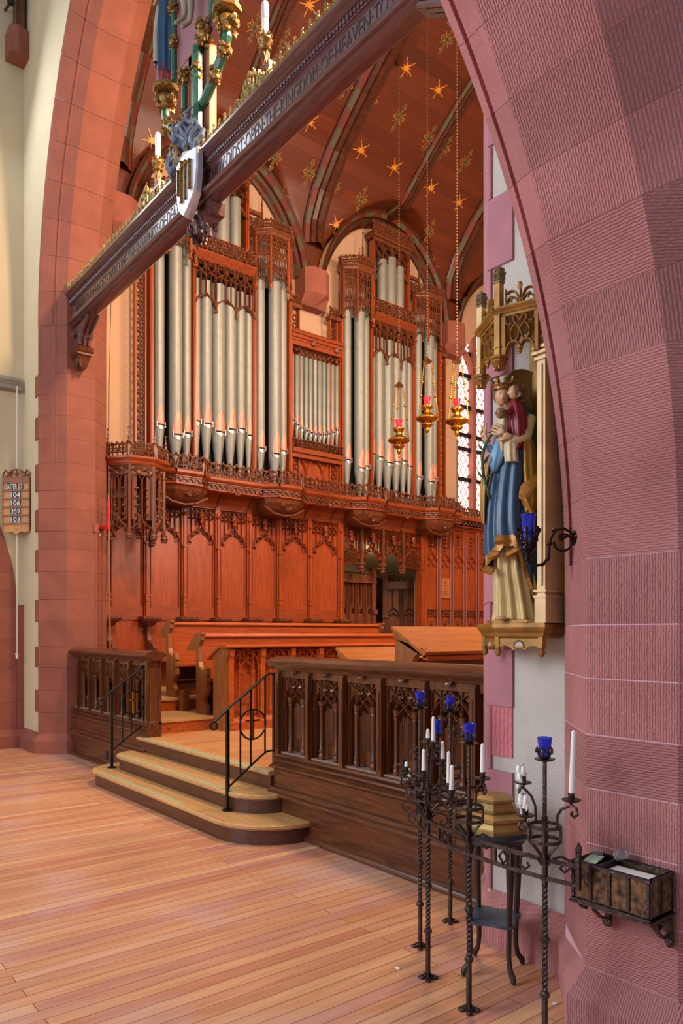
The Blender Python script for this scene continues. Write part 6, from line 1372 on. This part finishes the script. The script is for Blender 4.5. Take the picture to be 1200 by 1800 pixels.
def corona(p,arms,glass=None,ztop=None,zr=.86):
    x,y=p[0]-O[0],p[1]-O[1]; r=.058
    b=MB()
    for z in (zr-.055,zr): b.tube([(x+r*math.cos(i*PI/12),y+r*math.sin(i*PI/12),z) for i in range(24)],.0075,4,closed=True,flat=(.6,1.2))
    b.build('hoop',IRON,vr)
    b=MB()
    for k in range(4):
        a=k*PI/2+.6; ca,sa=math.cos(a),math.sin(a)
        b.tube([(x+ca*s_,y+sa*s_,z) for s_,z in ((.008,zr-.14),(.02,zr-.105),(.04,zr-.08),(r,zr-.06),(r,zr+.005))],.006,4)
        b.tube([(x+ca*s_,y+sa*s_,z) for s_,z in ((.010,zr-.15),(.03,zr-.125),(.06,zr-.112),(.088,zr-.125),(.092,zr-.155),(.072,zr-.172),(.056,zr-.158),(.066,zr-.146))],.006,4)
    b.build('cage_scroll',IRON,vr)
    b=MB(); b.tube([(x,y,zr-.14),(x,y,(ztop or zr+.12))],.008,4); b.build('centre_stem',IRON,vr)
    if glass:
        z=ztop; b=MB(); b.lathe([(.008,-.004),(.034,.0),(.040,.006),(.036,.006),(.006,.004)],(x,y,z),16); b.build('drip_pan',IRON,vr,40)
        b=MB(); b.lathe([(.012,.004),(.020,.010),(.022,.016),(.018,.016)],(x,y,z),12)
        for k in range(5): a=k*2*PI/5; c,s_=math.cos(a),math.sin(a); b.tube([(x+c*.020,y+s_*.020,z+.012),(x+c*.0265,y+s_*.0265,z+.04),(x+c*.029,y+s_*.029,z+.052)],[.004,.006,.002],6); b.crumple((x+c*.0275,y+s_*.0275,z+.036),.010,7,0,(1.0,1.0,1.1),.3,k)
        b.build('leaf_cup',IRON,vr,40)
        g=thing('votive_glass',glass,'glass',(p[0],p[1],z+.018)); glass_cup('blue_glass',.0195,.0275,.070,0,g,BLUEG,.003); MB().lathe([(.013,.007),(.013,.022)],n=10).build('wax',WAX,g,40)
    for (ang,dist,zc,kind,h,label) in arms:
        a=R(ang); ca,sa=math.cos(a),math.sin(a)
        b=MB(); P=lambda s_,z:(x+ca*s_,y+sa*s_,z)
        b.tube([P(r,zr),P(r+.004,zr+(zc-zr)*.45),P(r+(dist-r)*.35,zc-.040),P(dist,zc-.018),P(dist+.022,zc-.026),P(dist+.028,zc-.046),P(dist+.014,zc-.060),P(dist-.001,zc-.052),P(dist+.004,zc-.042)],.0058,5); b.build('scroll_arm',IRON,vr)
        b=MB(); b.lathe([(.004,-.020),(.008,-.008),(.030,-.002),(.036,.004),(.033,.005),(.010,.003),(.011,.006),(.0125,.028),(.0095,.028),(.009,.008)],(x+ca*dist,y+sa*dist,zc),14); b.build('drip_pan',IRON,vr,40)
        if kind: candle((p[0]+ca*dist,p[1]+sa*dist,zc+(.012)),h,label,kind,lean=.04 if h>.06 and kind=='taper' and ang%2 else 0)
A,B,Cc,Dd,Ee=pts
corona(Ee,[(160,.150,1.0,'melt',.055,'melted stub with sideways wax flags on the upper arm left of the right hand crown'),(-5,.125,.985,'taper',.24,'tallest white taper, far right beside the stone pier'),(235,.075,.905,'melt',.065,'bulging melted candle lowest on the right hand crown')],'blue votive glass highest on the right, before the pale plaster',1.115,.865)
corona(Dd,[(-20,.115,1.005,'taper',.125,'leaning white candle right of the front blue glass'),(215,.075,.905,'taper',.115,'short white candle low at the left of the front crown')],'blue votive glass on the front crown, before the gold stepped base',1.13,.865)
corona(Cc,[(120,.10,1.06,'taper',.125,'slender curved white candle on the left hand crown below the highest glass'),(195,.13,.975,None,0,''),(230,.10,.955,'taper',.03,'very short stub in a left hand pan of the candle stand'),(170,.155,.87,'taper',.06,'lowest white candle at the far left of the candle stand'),(300,.075,.95,'taper',.105,'white candle inside the cage of the left hand crown'),(60,.07,.99,'taper',.09,'white candle behind the left hand crown stem'),(0,.13,.90,'taper',.15,'white candle right of the left hand crown, before dark oak')],None,1.10,.885)
corona(B,[(150,.08,.98,None,0,''),(20,.09,1.03,None,0,'')],'highest blue votive glass at the left, before the oak tracery',1.215,.86)
corona(A,[(200,.08,1.02,None,0,''),(-30,.085,1.06,None,0,'')],'blue votive glass against the rose stone jamb, upper right of the cluster',1.165,.86)
o=candle((Cc[0],Cc[1],1.105),.045,'short thick stub on top of the left hand crown stem','taper'); b=MB(); b.lathe([(.004,-.02),(.008,-.008),(.030,-.002),(.036,.004),(.033,.005),(.010,.003),(.012,.02)],(Cc[0]-O[0],Cc[1]-O[1],1.095),14).build('drip_pan',IRON,vr,40)
g=thing('votive_glass','partly hidden blue glass low behind the cluster of left candles','glass',(-2.66,2.75,1.09)); glass_cup('blue_glass',.0195,.0275,.070,0,g,BLUEG,.003); b=MB(); b.lathe([(.010,-.03),(.034,-.006),(.036,-.001),(.02,-.001)],(-2.66-O[0],2.75-O[1],1.09),14); b.tube([(-2.66-O[0],2.75-O[1],1.07),(-2.69-O[0],2.70-O[1],1.0),(-2.70-O[0],2.68-O[1],.86)],.006,5); b.build('drip_pan',IRON,vr,40)
# ---------------------------------------------------------------- plant table with stepped gilded base on it
DW=wood('ebonised_wood','#1c1212','#3a2622',.3)
tb=thing('plant_table','dark octagonal table on four long cabriole legs with low blue-grey shelf','table',(-2.305,2.765,0),R(28))
b=MB(); oc=lambda r,n=8,ph=PI/8:[(r*math.cos(ph+2*PI*i/n),r*math.sin(ph+2*PI*i/n)) for i in range(n)]
for r0,r1,z0,z1 in ((.172,.184,.65,.662),(.184,.184,.662,.672),(.178,.178,.672,.678)): b.loft([[(*p,z0) for p in oc(r0,24)],[(*p,z1) for p in oc(r1,24)]])
b.loft([[(*p,.62) for p in oc(.145,24)],[(*p,.655) for p in oc(.155,24)]]); b.build('table_top',flat('dark_slate_polish','#2b343c',.3,vary=.2),tb,30)
for k in range(4):
    a=k*PI/2+PI/4; c,s_=math.cos(a),math.sin(a)
    b=MB(); P=lambda r,z:(r*c,r*s_,z)
    b.tube([P(.09,.65),P(.125,.62),P(.140,.56),P(.137,.40),P(.130,.25),P(.125,.12),P(.135,.06),P(.158,.03),P(.165,.014)],[.018,.024,.022,.016,.013,.012,.012,.015,.013],8); b.ball(P(.163,.012),.012,8,0,(1,1,1)); b.build('leg',DW,tb,50)
b=MB(); sh_=[]
for i in range(32):
    a=2*PI*i/32; r=.125+.022*math.cos(4*(a-PI/4)); sh_.append((r*math.cos(a),r*math.sin(a)))
b.prismz(sh_,.245,.258); b.build('low_shelf',flat('blue_grey_shelf','#3f4a55',.35,vary=.2),tb,30)
gb=thing('stepped_base','old gold hexagonal stepped base resting on the dark octagonal table','plinth',(-2.305,2.765,.678),R(10)); gb.scale=(1.14,1.14,1.0)
b=MB(); hx=lambda r:[(r*math.cos(PI*i/3),r*math.sin(PI*i/3)) for i in range(6)]
for r0,r1,z0,z1 in ((.150,.150,0,.018),(.150,.145,.018,.024),(.142,.128,.024,.050),(.128,.128,.050,.056),(.150,.150,.056,.070),(.145,.110,.070,.086),(.105,.100,.086,.092),(.108,.108,.092,.100),(.100,.085,.100,.128),(.085,.088,.128,.134),(.092,.092,.134,.146),(.088,.060,.146,.160)): b.loft([[(*p,z0) for p in hx(r0)],[(*p,z1) for p in hx(r1)]])
b.build('gilded_steps',flat('worn_gold_leaf','#a08148',.42,.35,vary=.3,scale=14),gb)
# ---------------------------------------------------------------- alms box on the pier
AB=flat('mottled_bronze_metal','#5e4630',.33,.6,vary=.95,scale=45); 
ab=thing('offering_box','mottled bronze four-panelled open box on iron brackets fixed to the pink pier','box',(-1.505,2.615,.595))
w_,d_,h_=.155,.165,.145
b=MB()
b.box((-w_,-d_,0),(w_,0,.008)).box((-w_,-d_,0),(w_,-d_+.006,h_)).box((-w_,-.006,0),(w_,0,h_)).box((-w_,-d_,0),(-w_+.006,0,h_)).box((w_-.006,-d_,0),(w_,0,h_)); b.build('box_body',AB,ab)
b=MB(); y=-d_
for i in range(5): x=-w_+.005+i*(2*w_-.01)/4; b.box((x-.006,y-.006,.012),(x+.006,y,h_-.008))
b.box((-w_-.004,y-.008,-.006),(w_+.004,y,.006)).box((-w_-.008,y-.010,-.012),(w_+.008,.0,-.004)).box((-w_-.004,y-.008,h_-.010),(w_+.004,y+.008,h_)).box((-w_-.004,y,h_-.010),(-w_+.008,0,h_)).box((w_-.008,y,h_-.010),(w_+.004,0,h_)).box((-w_,-.008,h_-.01),(w_,0,h_))
for yy in (-d_+.005,-d_/2,-.008): b.box((w_,yy-.005,.01),(w_+.005,yy+.005,h_-.01))
b.build('panel_frame',IRON,ab)
b=MB(); b.box((-w_+.09,-d_+.006,h_-.022),(-w_+.10,-.006,h_-.004)); b.build('divider',IRON,ab)
MB().box((-w_+.11,-d_+.02,h_-.030),(w_-.015,-.02,h_-.026)).build('slate_lid',flat('blue_steel_lid','#2f3b48',.3,.5),ab)
# iron bracket under the box
b=MB()
b.tube([(-w_+.06,-.008,-.055),(w_-.005,-.008,-.065)],.013,4,flat=(.5,1.3)); b.crumple((.04,-.014,-.060),.018,8,0,(1.2,.5,1),.15,1)
for x in (-w_+.055,w_-.01):
    b.box((x-.012,-.014,-.105),(x+.012,0,-.012)); b.crumple((x,-.012,-.112),.021,8,0,(1,.5,1),.25,int(x*100)); b.ball((x,-.018,-.03),.006,7); b.ball((x,-.020,-.108),.006,7)
    b.tube([(x,-.01,-.095),(x,-.06,-.085),(x,-.10,-.05),(x,-.115,-.012)],.010,4,flat=(1.3,.5))
b.tube([(-w_+.02,-.12,-.012),(-w_+.02,-.14,-.028),(-w_+.02,-.12,-.045),(-w_+.02,-.10,-.032)],.008,4,flat=(2.2,.5)); b.tube([(w_-.03,-.06,-.012),(w_-.03,-.095,-.035),(w_-.03,-.065,-.062),(w_-.03,-.04,-.05)],.009,4,flat=(2,.5))
b.build('iron_bracket',IRON,ab)
# things in the box
t=thing('paper_slips','loose white envelope lying flat in the offering box','paper',(-1.46,2.54,.714)); MB().box((-.09,-.045,0),(.09,.04,.004)).build('sheet',WAX,t)
t=thing('banknote','folded green and white banknote curled in the left compartment of the offering box','banknote',(-1.618,2.53,.722)); b=MB()
for k in range(4): b.add([(-.03+.0*k,-.03+.012*k,.004*k),(.026,-.028+.012*k,.006+.004*k),(.028,-.010+.012*k,.014+.003*k),(-.028,-.012+.012*k,.012+.002*k),(-.03,-.03+.012*k,.006+.004*k),(.026,-.028+.012*k,.008+.004*k),(.028,-.010+.012*k,.016+.003*k),(-.028,-.012+.012*k,.014+.002*k)],[(0,3,2,1),(4,5,6,7),(0,1,5,4),(1,2,6,5),(2,3,7,6),(3,0,4,7)])
b.build('folded_note',flat('banknote_green','#a9b79c',.7,vary=.3,scale=60),t)
CLR,nt_,bs_=nodes('clear_glass'); bs_.inputs['Base Color'].default_value=(.92,.92,.95,1); bs_.inputs['Roughness'].default_value=.05; bs_.inputs['Transmission Weight'].default_value=.9
t=thing('small_tumbler','small clear tumbler lying tilted at the back edge of the offering box','glass',(-1.535,2.585,.745)); o=glass_cup('glass_wall',.018,.021,.045,0,t,CLR,.002); o.rotation_euler=(R(25),R(60),0); o.location=(-.015,-.005,.01)
t=thing('small_tumbler','clear round glass in the left compartment beside the folded banknote','glass',(-1.632,2.575,.722)); glass_cup('glass_wall',.018,.022,.035,0,t,CLR,.002)
# ---------------------------------------------------------------- hanging sanctuary lamps
def sanctuary(label,p,ztop,group=None):
    t=thing('sanctuary_lamp',label,'hanging lamp',p)   # p = lamp bowl centre
    b=MB(); b.lathe([(.004,-.20),(.010,-.19),(.012,-.17),(.006,-.16),(.02,-.14),(.026,-.12),(.022,-.10),(.05,-.085),(.062,-.07),(.06,-.05),(.05,-.04),(.10,-.02),(.125,-.005),(.125,.01),(.105,.022),(.06,.05),(.04,.065),(.035,.09),(.055,.105),(.065,.13),(.06,.145),(.035,.15)],n=24); b.build('brass_bowl',BRASS,t,40)
    q=random.Random(1); b=MB()
    for k in range(24): a=k*2*PI/24; b.ball((.116*math.cos(a),.116*math.sin(a),.006),.012,6)
    b.build('chased_rim',GOLD,t,40)
    for zz_,r_ in ((-.06,.01),(.135,.009)):
        b=MB(); [b.ball((.06*math.cos(k*PI/7),.06*math.sin(k*PI/7),zz_),r_,6) for k in range(14)]; b.build('beaded_band',GOLD,t,40)
    MB().lathe([(.03,.15),(.036,.155),(.033,.19),(.044,.235),(.040,.235),(.030,.19),(.03,.16),(.001,.158)],n=16).build('ruby_glass',REDG,t,50)
    zc=.62; b=MB(); b.lathe([(.055,0),(.05,.012),(.03,.03),(.012,.045),(.008,.06)],(0,0,zc),14); b.build('brass_cap',BRASS,t,40)
    for k in range(3):
        a=k*2*PI/3+.5; c,s_=math.cos(a),math.sin(a); b=MB(); n=26
        for i in range(n):
            u=i/n; r=lerp(.122,.045,u); z=lerp(.015,zc,u); b.ball((r*c,r*s_,z+.008),.0095,6,0,(.8,.8,1.5))
        for u in (.36,.62): r=lerp(.122,.045,u); b.ball((r*c,r*s_,lerp(.015,zc,u)),.018,9)
        b.build('suspension_chain',BRASS,t,50)
    b=MB(); z=zc+.06; L_=ztop-p[2]-z; n=int(L_/.034)
    for i in range(n): zz=z+L_*i/n; b.ball((0,0,zz+.017),.0085,6,0,(.6 if i%2 else 1.0,1.0 if i%2 else .6,1.5))
    b.build('long_chain',flat('dark_brass_chain','#94704a',.45,.3) if 'dark_brass_chain' not in MATS else MATS['dark_brass_chain'],t,50)
    MB().lathe([(.015,-.06),(.035,-.05),(.045,-.02),(.05,.02)],(0,0,ztop-p[2]),16).build('ceiling_rose',DRK,t,40)
    return t
def lamp(label,x,y,z):
    k=1.42; zt=main_z(x)-.05; t=sanctuary(label,(x,y,z),z+(zt-z)/k); t.scale=(k,k,k); return t
lamp('leftmost and lowest hanging brass sanctuary lamp with ruby glass',-8.83,8.25,4.72)
lamp('middle hanging brass sanctuary lamp with ruby glass, highest of the three',-8.19,8.25,4.93)
lamp('hanging brass sanctuary lamp with ruby glass before the leaded window',-7.57,8.25,4.75)
# ---------------------------------------------------------------- gilt stars and crosses painted on the ceiling boards
STARG=flat('gold_star_paint','#d98e30',.45,.2,vary=.1); CRG=flat('dull_gold_cross_paint','#a8742e',.5,.1,vary=.1); OLIVE=flat('olive_cross_paint','#4a4128',.6,vary=.1)
def ceil_frame(x,y):
    e=.02; z=vault_z(x,y); dx=Vector((e,0,main_z(x+e)-main_z(x))).normalized(); dy=Vector((0,1,0))
    if cross_z(y)>main_z(x): dx=Vector((1,0,0)); dy=Vector((0,e,cross_z(y+e)-cross_z(y))).normalized()
    n=dx.cross(dy); n=n if n.z<0 else -n
    M=Matrix((( dy.x,dx.x,n.x,x),(dy.y,dx.y,n.y,y),(dy.z,dx.z,n.z,z),(0,0,0,1))); return M
STARS=[(-8.89,6.50),(-8.89,8.47),(-8.90,9.23),(-9.95,5.5),(-9.96,7.29),(-9.97,8.41),(-9.97,9.2),(-9.98,10.15),(-9.98,10.93),(-10.76,7.30),(-10.74,8.46),(-10.72,4.85),(-10.78,11.0),(-9.2,4.6),(-9.97,4.55)]
CROSSES=[(-8.36,8.87),(-9.42,8.80),(-10.44,6.91),(-10.45,8.82),(-10.45,10.58),(-9.40,7.62),(-9.40,8.16),(-10.44,7.62),(-10.45,8.18),(-9.45,9.56),(-9.46,9.98),(-9.48,10.55),(-9.38,5.85),(-9.38,6.35),(-8.36,6.9),(-8.36,7.62)]
for x,y in STARS+[(2*CX-a,b_) for a,b_ in STARS[:6]]:
    b=MB(ceil_frame(x,y)@Matrix.Translation((0,0,.006))@Matrix.Scale(.82,4)); n=7; pts=[]
    for i in range(14): r=.11 if i%2==0 else .045; a=2*PI*i/14+.2; pts.append((r*math.cos(a),r*math.sin(a)))
    b.prismz(pts,0,.004)
    for k in range(5): a=2*PI*k/5+.9; c,s_=math.cos(a),math.sin(a); b.prismz([(.05*c-.008*s_,.05*s_+.008*c),(.05*c+.008*s_,.05*s_-.008*c),(.20*c+.009*s_,.20*s_-.009*c),(.20*c-.009*s_,.20*s_+.009*c)],0,.004)
    b.build('painted_star',STARG,ceil)
for x,y in CROSSES+[(2*CX-a,b_) for a,b_ in CROSSES[:4]]:
    M=ceil_frame(x,y); b=MB(M@Matrix.Translation((0,0,.005))@Matrix.Scale(.86,4))
    def arm(a,l0,l1,w_,mi,z=0): c,s_=math.cos(a),math.sin(a); b.prismz([(l0*c-w_*s_,l0*s_+w_*c),(l0*c+w_*s_,l0*s_-w_*c),(l1*c+w_*s_,l1*s_-w_*c),((l1+w_)*c,(l1+w_)*s_),(l1*c-w_*s_,l1*s_+w_*c)],z,z+.003,mi)
    for a in (PI/2,-PI/2): arm(a,0,.24,.025,0); arm(a,0,.235,.019,1,.004); arm(a,.17,.20,.042,0)
    for a in (0,PI): arm(a,0,.115,.025,0); arm(a,0,.11,.019,1,.004); arm(a,.085,.11,.042,0)
    for a in (PI/4,3*PI/4,-PI/4,-3*PI/4): arm(a,.03,.15,.006,0)
    b.build('painted_cross',[CRG,OLIVE],ceil)
# ---------------------------------------------------------------- leaded window of the third bay
GLOW,nt_,bs_=nodes('daylit_leaded_glass'); bs_.inputs['Base Color'].default_value=(.9,.85,.82,1); bs_.inputs['Emission Color'].default_value=(1,.93,.90,1); bs_.inputs['Emission Strength'].default_value=2.2
LEAD=flat('orange_lit_lead','#b0442a',.6); 
w1=MB().box((NX-.22,12.02,4.25),(NX-.20,14.5,8.6)).build('window_1',GLOW); struct(w1,'leaded chancel window bright with daylight')
b=MB()
for i in range(-24,24):
    for s_ in (1,-1):
        y0=12.02; z0=4.25+i*.24
        pts=[(y0+t*.15,z0+s_*t*.24) for t in (0,17)]; 
        for (ya,za),(yb,zb) in ((pts[0],pts[1]),):
            # clip to the opening
            t0=0;t1=1; dz=zb-za
            if dz>0: t0=max(0,(4.25-za)/dz); t1=min(1,(8.0-za)/dz)
            else: t0=max(0,(8.0-za)/dz); t1=min(1,(4.25-za)/dz)
            if t1>t0: b.tube([(NX-.19,lerp(ya,yb,t0),lerp(za,zb,t0)),(NX-.19,lerp(ya,yb,t1),lerp(za,zb,t1))],.009,4)
b.build('leading',LEAD,w1)
b=MB()
for z in (4.95,5.62,5.93,6.55,7.25,7.75): b.box((NX-.20,12.02,z),(NX-.12,14.5,z+.09))
b.build('iron_bar',IRON_B,w1)
b=MB(); 
for y in (12.62,13.25,13.9): b.box((NX-.26,y-.05,4.25),(NX-.05,y+.05,8.4))
for y in (12.32,12.94,13.57,14.2): M=Matrix.Translation((NX-.05,y,0))@Matrix.Rotation(R(90),4,'Z'); bb=MB(M); bb.ribbon(pointed2(-.27,.27,7.35,6),.07,.0,.14); b.v+=bb.v; k=len(b.v)-len(bb.v); b.f+=[tuple(i+k for i in f) for f in bb.f]; b.m+=bb.m
b.build('stone_mullion',STONE_DULL,w1)
l=bpy.data.lights.new('chancel_north_window_light','AREA'); l.energy=25; l.color=(1,.95,.9); l.shape='RECTANGLE'; l.size=2.2; l.size_y=3; o=bpy.data.objects.new('chancel_north_window_light',l); COL.objects.link(o); o.location=(NX+.1,13.4,6.2); o.rotation_euler=Vector((1,-.15,-.15)).to_track_quat('-Z','Y').to_euler()
# ---------------------------------------------------------------- hymn board
HB=wood('light_hymn_board_oak','#b0783e','#c98f50',.5,stretch=(14,3,2)); HBD=wood('hymn_board_rail_oak','#7e4420','#98582c',.45)
hb=thing('hymn_board','light oak hymn board with white numbers and pierced crest hanging in the plastered corner','hymn board',(-10.80,2.90,2.955),R(45)); hw=.19
b=MB(); b.prismy([(-hw,.06),(-hw+.04,.03),(-.06,.045),(0,.0),(.06,.045),(hw-.04,.03),(hw,.06),(hw,.80),(-hw,.80)],-.012,.012); b.build('back_board',HB,hb)
for z in (.155,.27,.383,.496,.609,.722): MB().box((-hw,-.026,z-.012),(hw,-.012,z+.008)).build('rail',HBD,hb)
MB().box((-hw,-.024,.78),(hw,-.012,.80)).box((-hw-.008,-.022,.06),(-hw+.004,.0,.84)).box((hw-.004,-.022,.06),(hw+.008,.0,.84)).box((-hw,-.02,.735),(hw,-.012,.78)).build('frame',HBD,hb)
b=MB(); b.ribbon(arc(0,.76,.145,20,160,12),.016,-.02,.01); 
for s_ in (-1,1): b.ribbon([(s_*.11,.80),(s_*.155,.90),(s_*.19,.85),(s_*.15,.80),(s_*.06,.88)],.014,-.02,.01); b.ribbon(bez((0,.80),(s_*.02,.86),(s_*.05,.89),(s_*.09,.80),6),.012,-.02,.01)
b.ribbon([(0,.80),(0,.90)],.012,-.02,.01); b.build('pierced_crest',HBD,hb)
CARD=flat('black_number_card','#1c1c1a',.5)
for txt,xs,z in (('EASTER',(-.155,.02),.625),('7',(.06,.10),.625),('104',(-.08,.065),.512),('106',(-.08,.065),.399),('359',(-.08,.065),.286),('103',(-.08,.065),.173)):
    MB().box((xs[0]-.004,-.0165,z),(xs[1]+.004,-.0125,z+.082)).build('card',CARD,hb)
    me=text_mesh(txt,.105,.0008); xx=[v.co.x for v in me.vertices]; kx=(xs[1]-xs[0]-.012)/(max(xx)-min(xx)); x0=min(xx)
    for v in me.vertices: v.co.x=(v.co.x-x0)*kx
    me.materials.clear(); me.materials.append(WAX); o=bpy.data.objects.new('number' if txt[0].isdigit() else 'season_lettering',me); COL.objects.link(o); o.parent=hb; o.location=(xs[0]+.006,-.018,z+.004); o.rotation_euler=(R(90),0,0)
MB().box((-.03,-.016,.065),(.03,-.012,.09)).build('name_plate',flat('worn_brass_plate','#8c7b58',.4,.5),hb)
t=thing('hanging_cord','thin white cord hanging from the grey rail behind the hymn board to a cleat','cord',(-10.84,2.915,1.3)); MB().tube([(0,0,0),(0,0,3.72)],.006,6).build('cord',WAX,t); b=MB(); b.crumple((0,0,-.02),.035,8,0,(.8,.5,1.2),.2,1); b.tube([(0,0,0),(.05,-.03,.015)],.009,6); b.build('cleat_knot',WAX,t)
# roof timber, corbel and pale tube lamps at the top left
struct(MB().loft([[(x,y,z) for x,y in ((NX,2.80),(NX+.26,2.80),(NX+.30,2.90),(NX+.26,3.05),(NX,3.05))] for z in (9.56,9.93)]).build('trim_40',STONE_DULL),'brown sandstone corbel in the upper left corner')
struct(MB().box((NX,2.90,9.93),(NX+.16,3.03,12.6)).box((NX+.16,2.93,9.93),(NX+.2,3.0,12.6)).build('trim_41',OAK),'dark roof timber rising from the corner corbel')
for i,(x,y,z,lab) in enumerate(((NX+.30,2.80,10.22,'pale tube lamp in dark clamp beside the corner roof timber'),(NX+.30,2.62,10.30,'second pale tube lamp at the very top left edge'))):
    t=thing('tube_lamp',lab,'lamp',(x,y,z)); MB().tube([(0,0,0),(.03,-.02,.45)],.035,10).build('tube',flat('cream_enamel','#d6cdb6',.4),t,50) if i==0 else MB().tube([(0,0,0),(.03,-.02,.45)],.035,10).build('tube',MATS['cream_enamel'],t,50); b=MB(); b.crumple((0,0,-.03),.05,10,0,(1,1,.9),.1,i); b.tube([(-.3,.0,.05),(0,0,-.03)],.018,6); b.build('clamp',IRON_B,t)
# ---------------------------------------------------------------- fire alarm call box, conduit and lighter pole on the left pier
t=thing('fire_alarm_box','red fire alarm pull box on the back edge of the left pier','alarm',(-10.115,3.80,2.965),R(45))
MB().box((-.05,-.05,0),(.05,0,.135)).build('red_case',MATS['signal_red'],t); MB().lathe([(.001,-.02),(.022,-.018),(.022,0)],n=12).build('pull_handle',PIPE_LIP,t); t.children[-1].matrix_local=Matrix.Translation((.02,-.05,.07))@Matrix.Rotation(R(-90),4,'X')
o=text_obj('lettering','FIRE',.026,.0006,WAX,t,(-.032,-.051,.03),(R(90),R(-90),0))
t2=thing('back_box','brown conduit box joined to the red alarm with a thin pipe running down','conduit',(-10.01,3.71,2.98)); MB().box((-.012,-.035,0),(.03,.03,.11)).build('box',STONE_DULL,t2); MB().tube([(.012,0,0),(.012,0,-2.5)],.012,6).build('pipe',STONE_DULL,t2,50)
t=thing('candle_lighter','tall wooden candle lighter pole with a red cloth sleeve leaning beside the left pier','pole',(-9.93,3.86,.47)); MB().tube([(.03,.02,0),(-.0,-.0,3.02)],.011,8).build('pole',PEW_E,t); MB().tube([(.006,.0,2.55),(-.01,0,2.65),(.012,0,2.8),(-.006,0,2.9),(.0,0,2.97)],[.02,.023,.021,.023,.014],9,0).build('red_sleeve',flat('bright_red_cloth','#c8141c',.8),t,50); MB().lathe([(.008,3.0),(.01,3.05)],n=8).build('brass_tip',BRASS,t)
t=thing('wall_wire','thin dark wire hanging down the plaster beside the left organ case','wire',(-10.6,4.12,4.3)); MB().tube([(0,0,-.2),(.02,.0,.9),(.10,.02,3.3)],.004,5).build('wire',IRON_B,t)
# scraps on the floor
for (x,y,lab,m_) in ((-2.60,2.42,'small white paint fleck on the floor boards before the candle stand',WAX),(-4.36,.46,'tiny red and white scrap on the bare boards at the lower left',flat('red_scrap','#a04030',.7)),(-1.93,2.72,'dry pale leaf scrap on the boards by the wall plinth',WAX)):
    t=thing('floor_scrap',lab,'scrap',(x,y,0)); MB().crumple((0,0,.003),.014,8,0,(1,.6,.2),.3,int(x*10)).build('scrap',m_,t)
t=thing('floor_socket','small round brass socket in the red riser of the stall platform','socket',(-7.79,3.73,.53)); MB().lathe([(.001,0),(.012,.002),(.02,.003),(.02,-.004)],n=14).build('socket_ring',BRASS,t); t.rotation_euler=(0,R(90),0)
# ---------------------------------------------------------------- group phrases of the repeated things
GROUPS={'votive_candle':'white candles on the iron votive rail','votive_glass':'blue votive glasses on the iron rail','sanctuary_lamp':'hanging brass sanctuary lamps','rood_candle':'candles on the rood beam','carved_mourner':'carved figures beside the rood cross','organ_case':'organ cases on the gallery','step':'steps up to the chancel','handrail':'iron handrails on the steps','chancel_parapet':'oak parapets either side of the steps','choir_pew':'choir pews','choir_desk':'choir desks','wooden_chair':'chairs by the doorway','oak_screen':'screens inside the doorway','stall_panelling':'panelling under the organ gallery','small_tumbler':'clear glasses in the offering box','tube_lamp':'tube lamps on the roof timber','floor_scrap':'scraps lying on the nave floor'}
for o in COL.objects:
    if not o.parent and 'label' in o and not o.get('kind'):
        g=GROUPS.get(o.name.split('.')[0])
        if g: o['group']=g
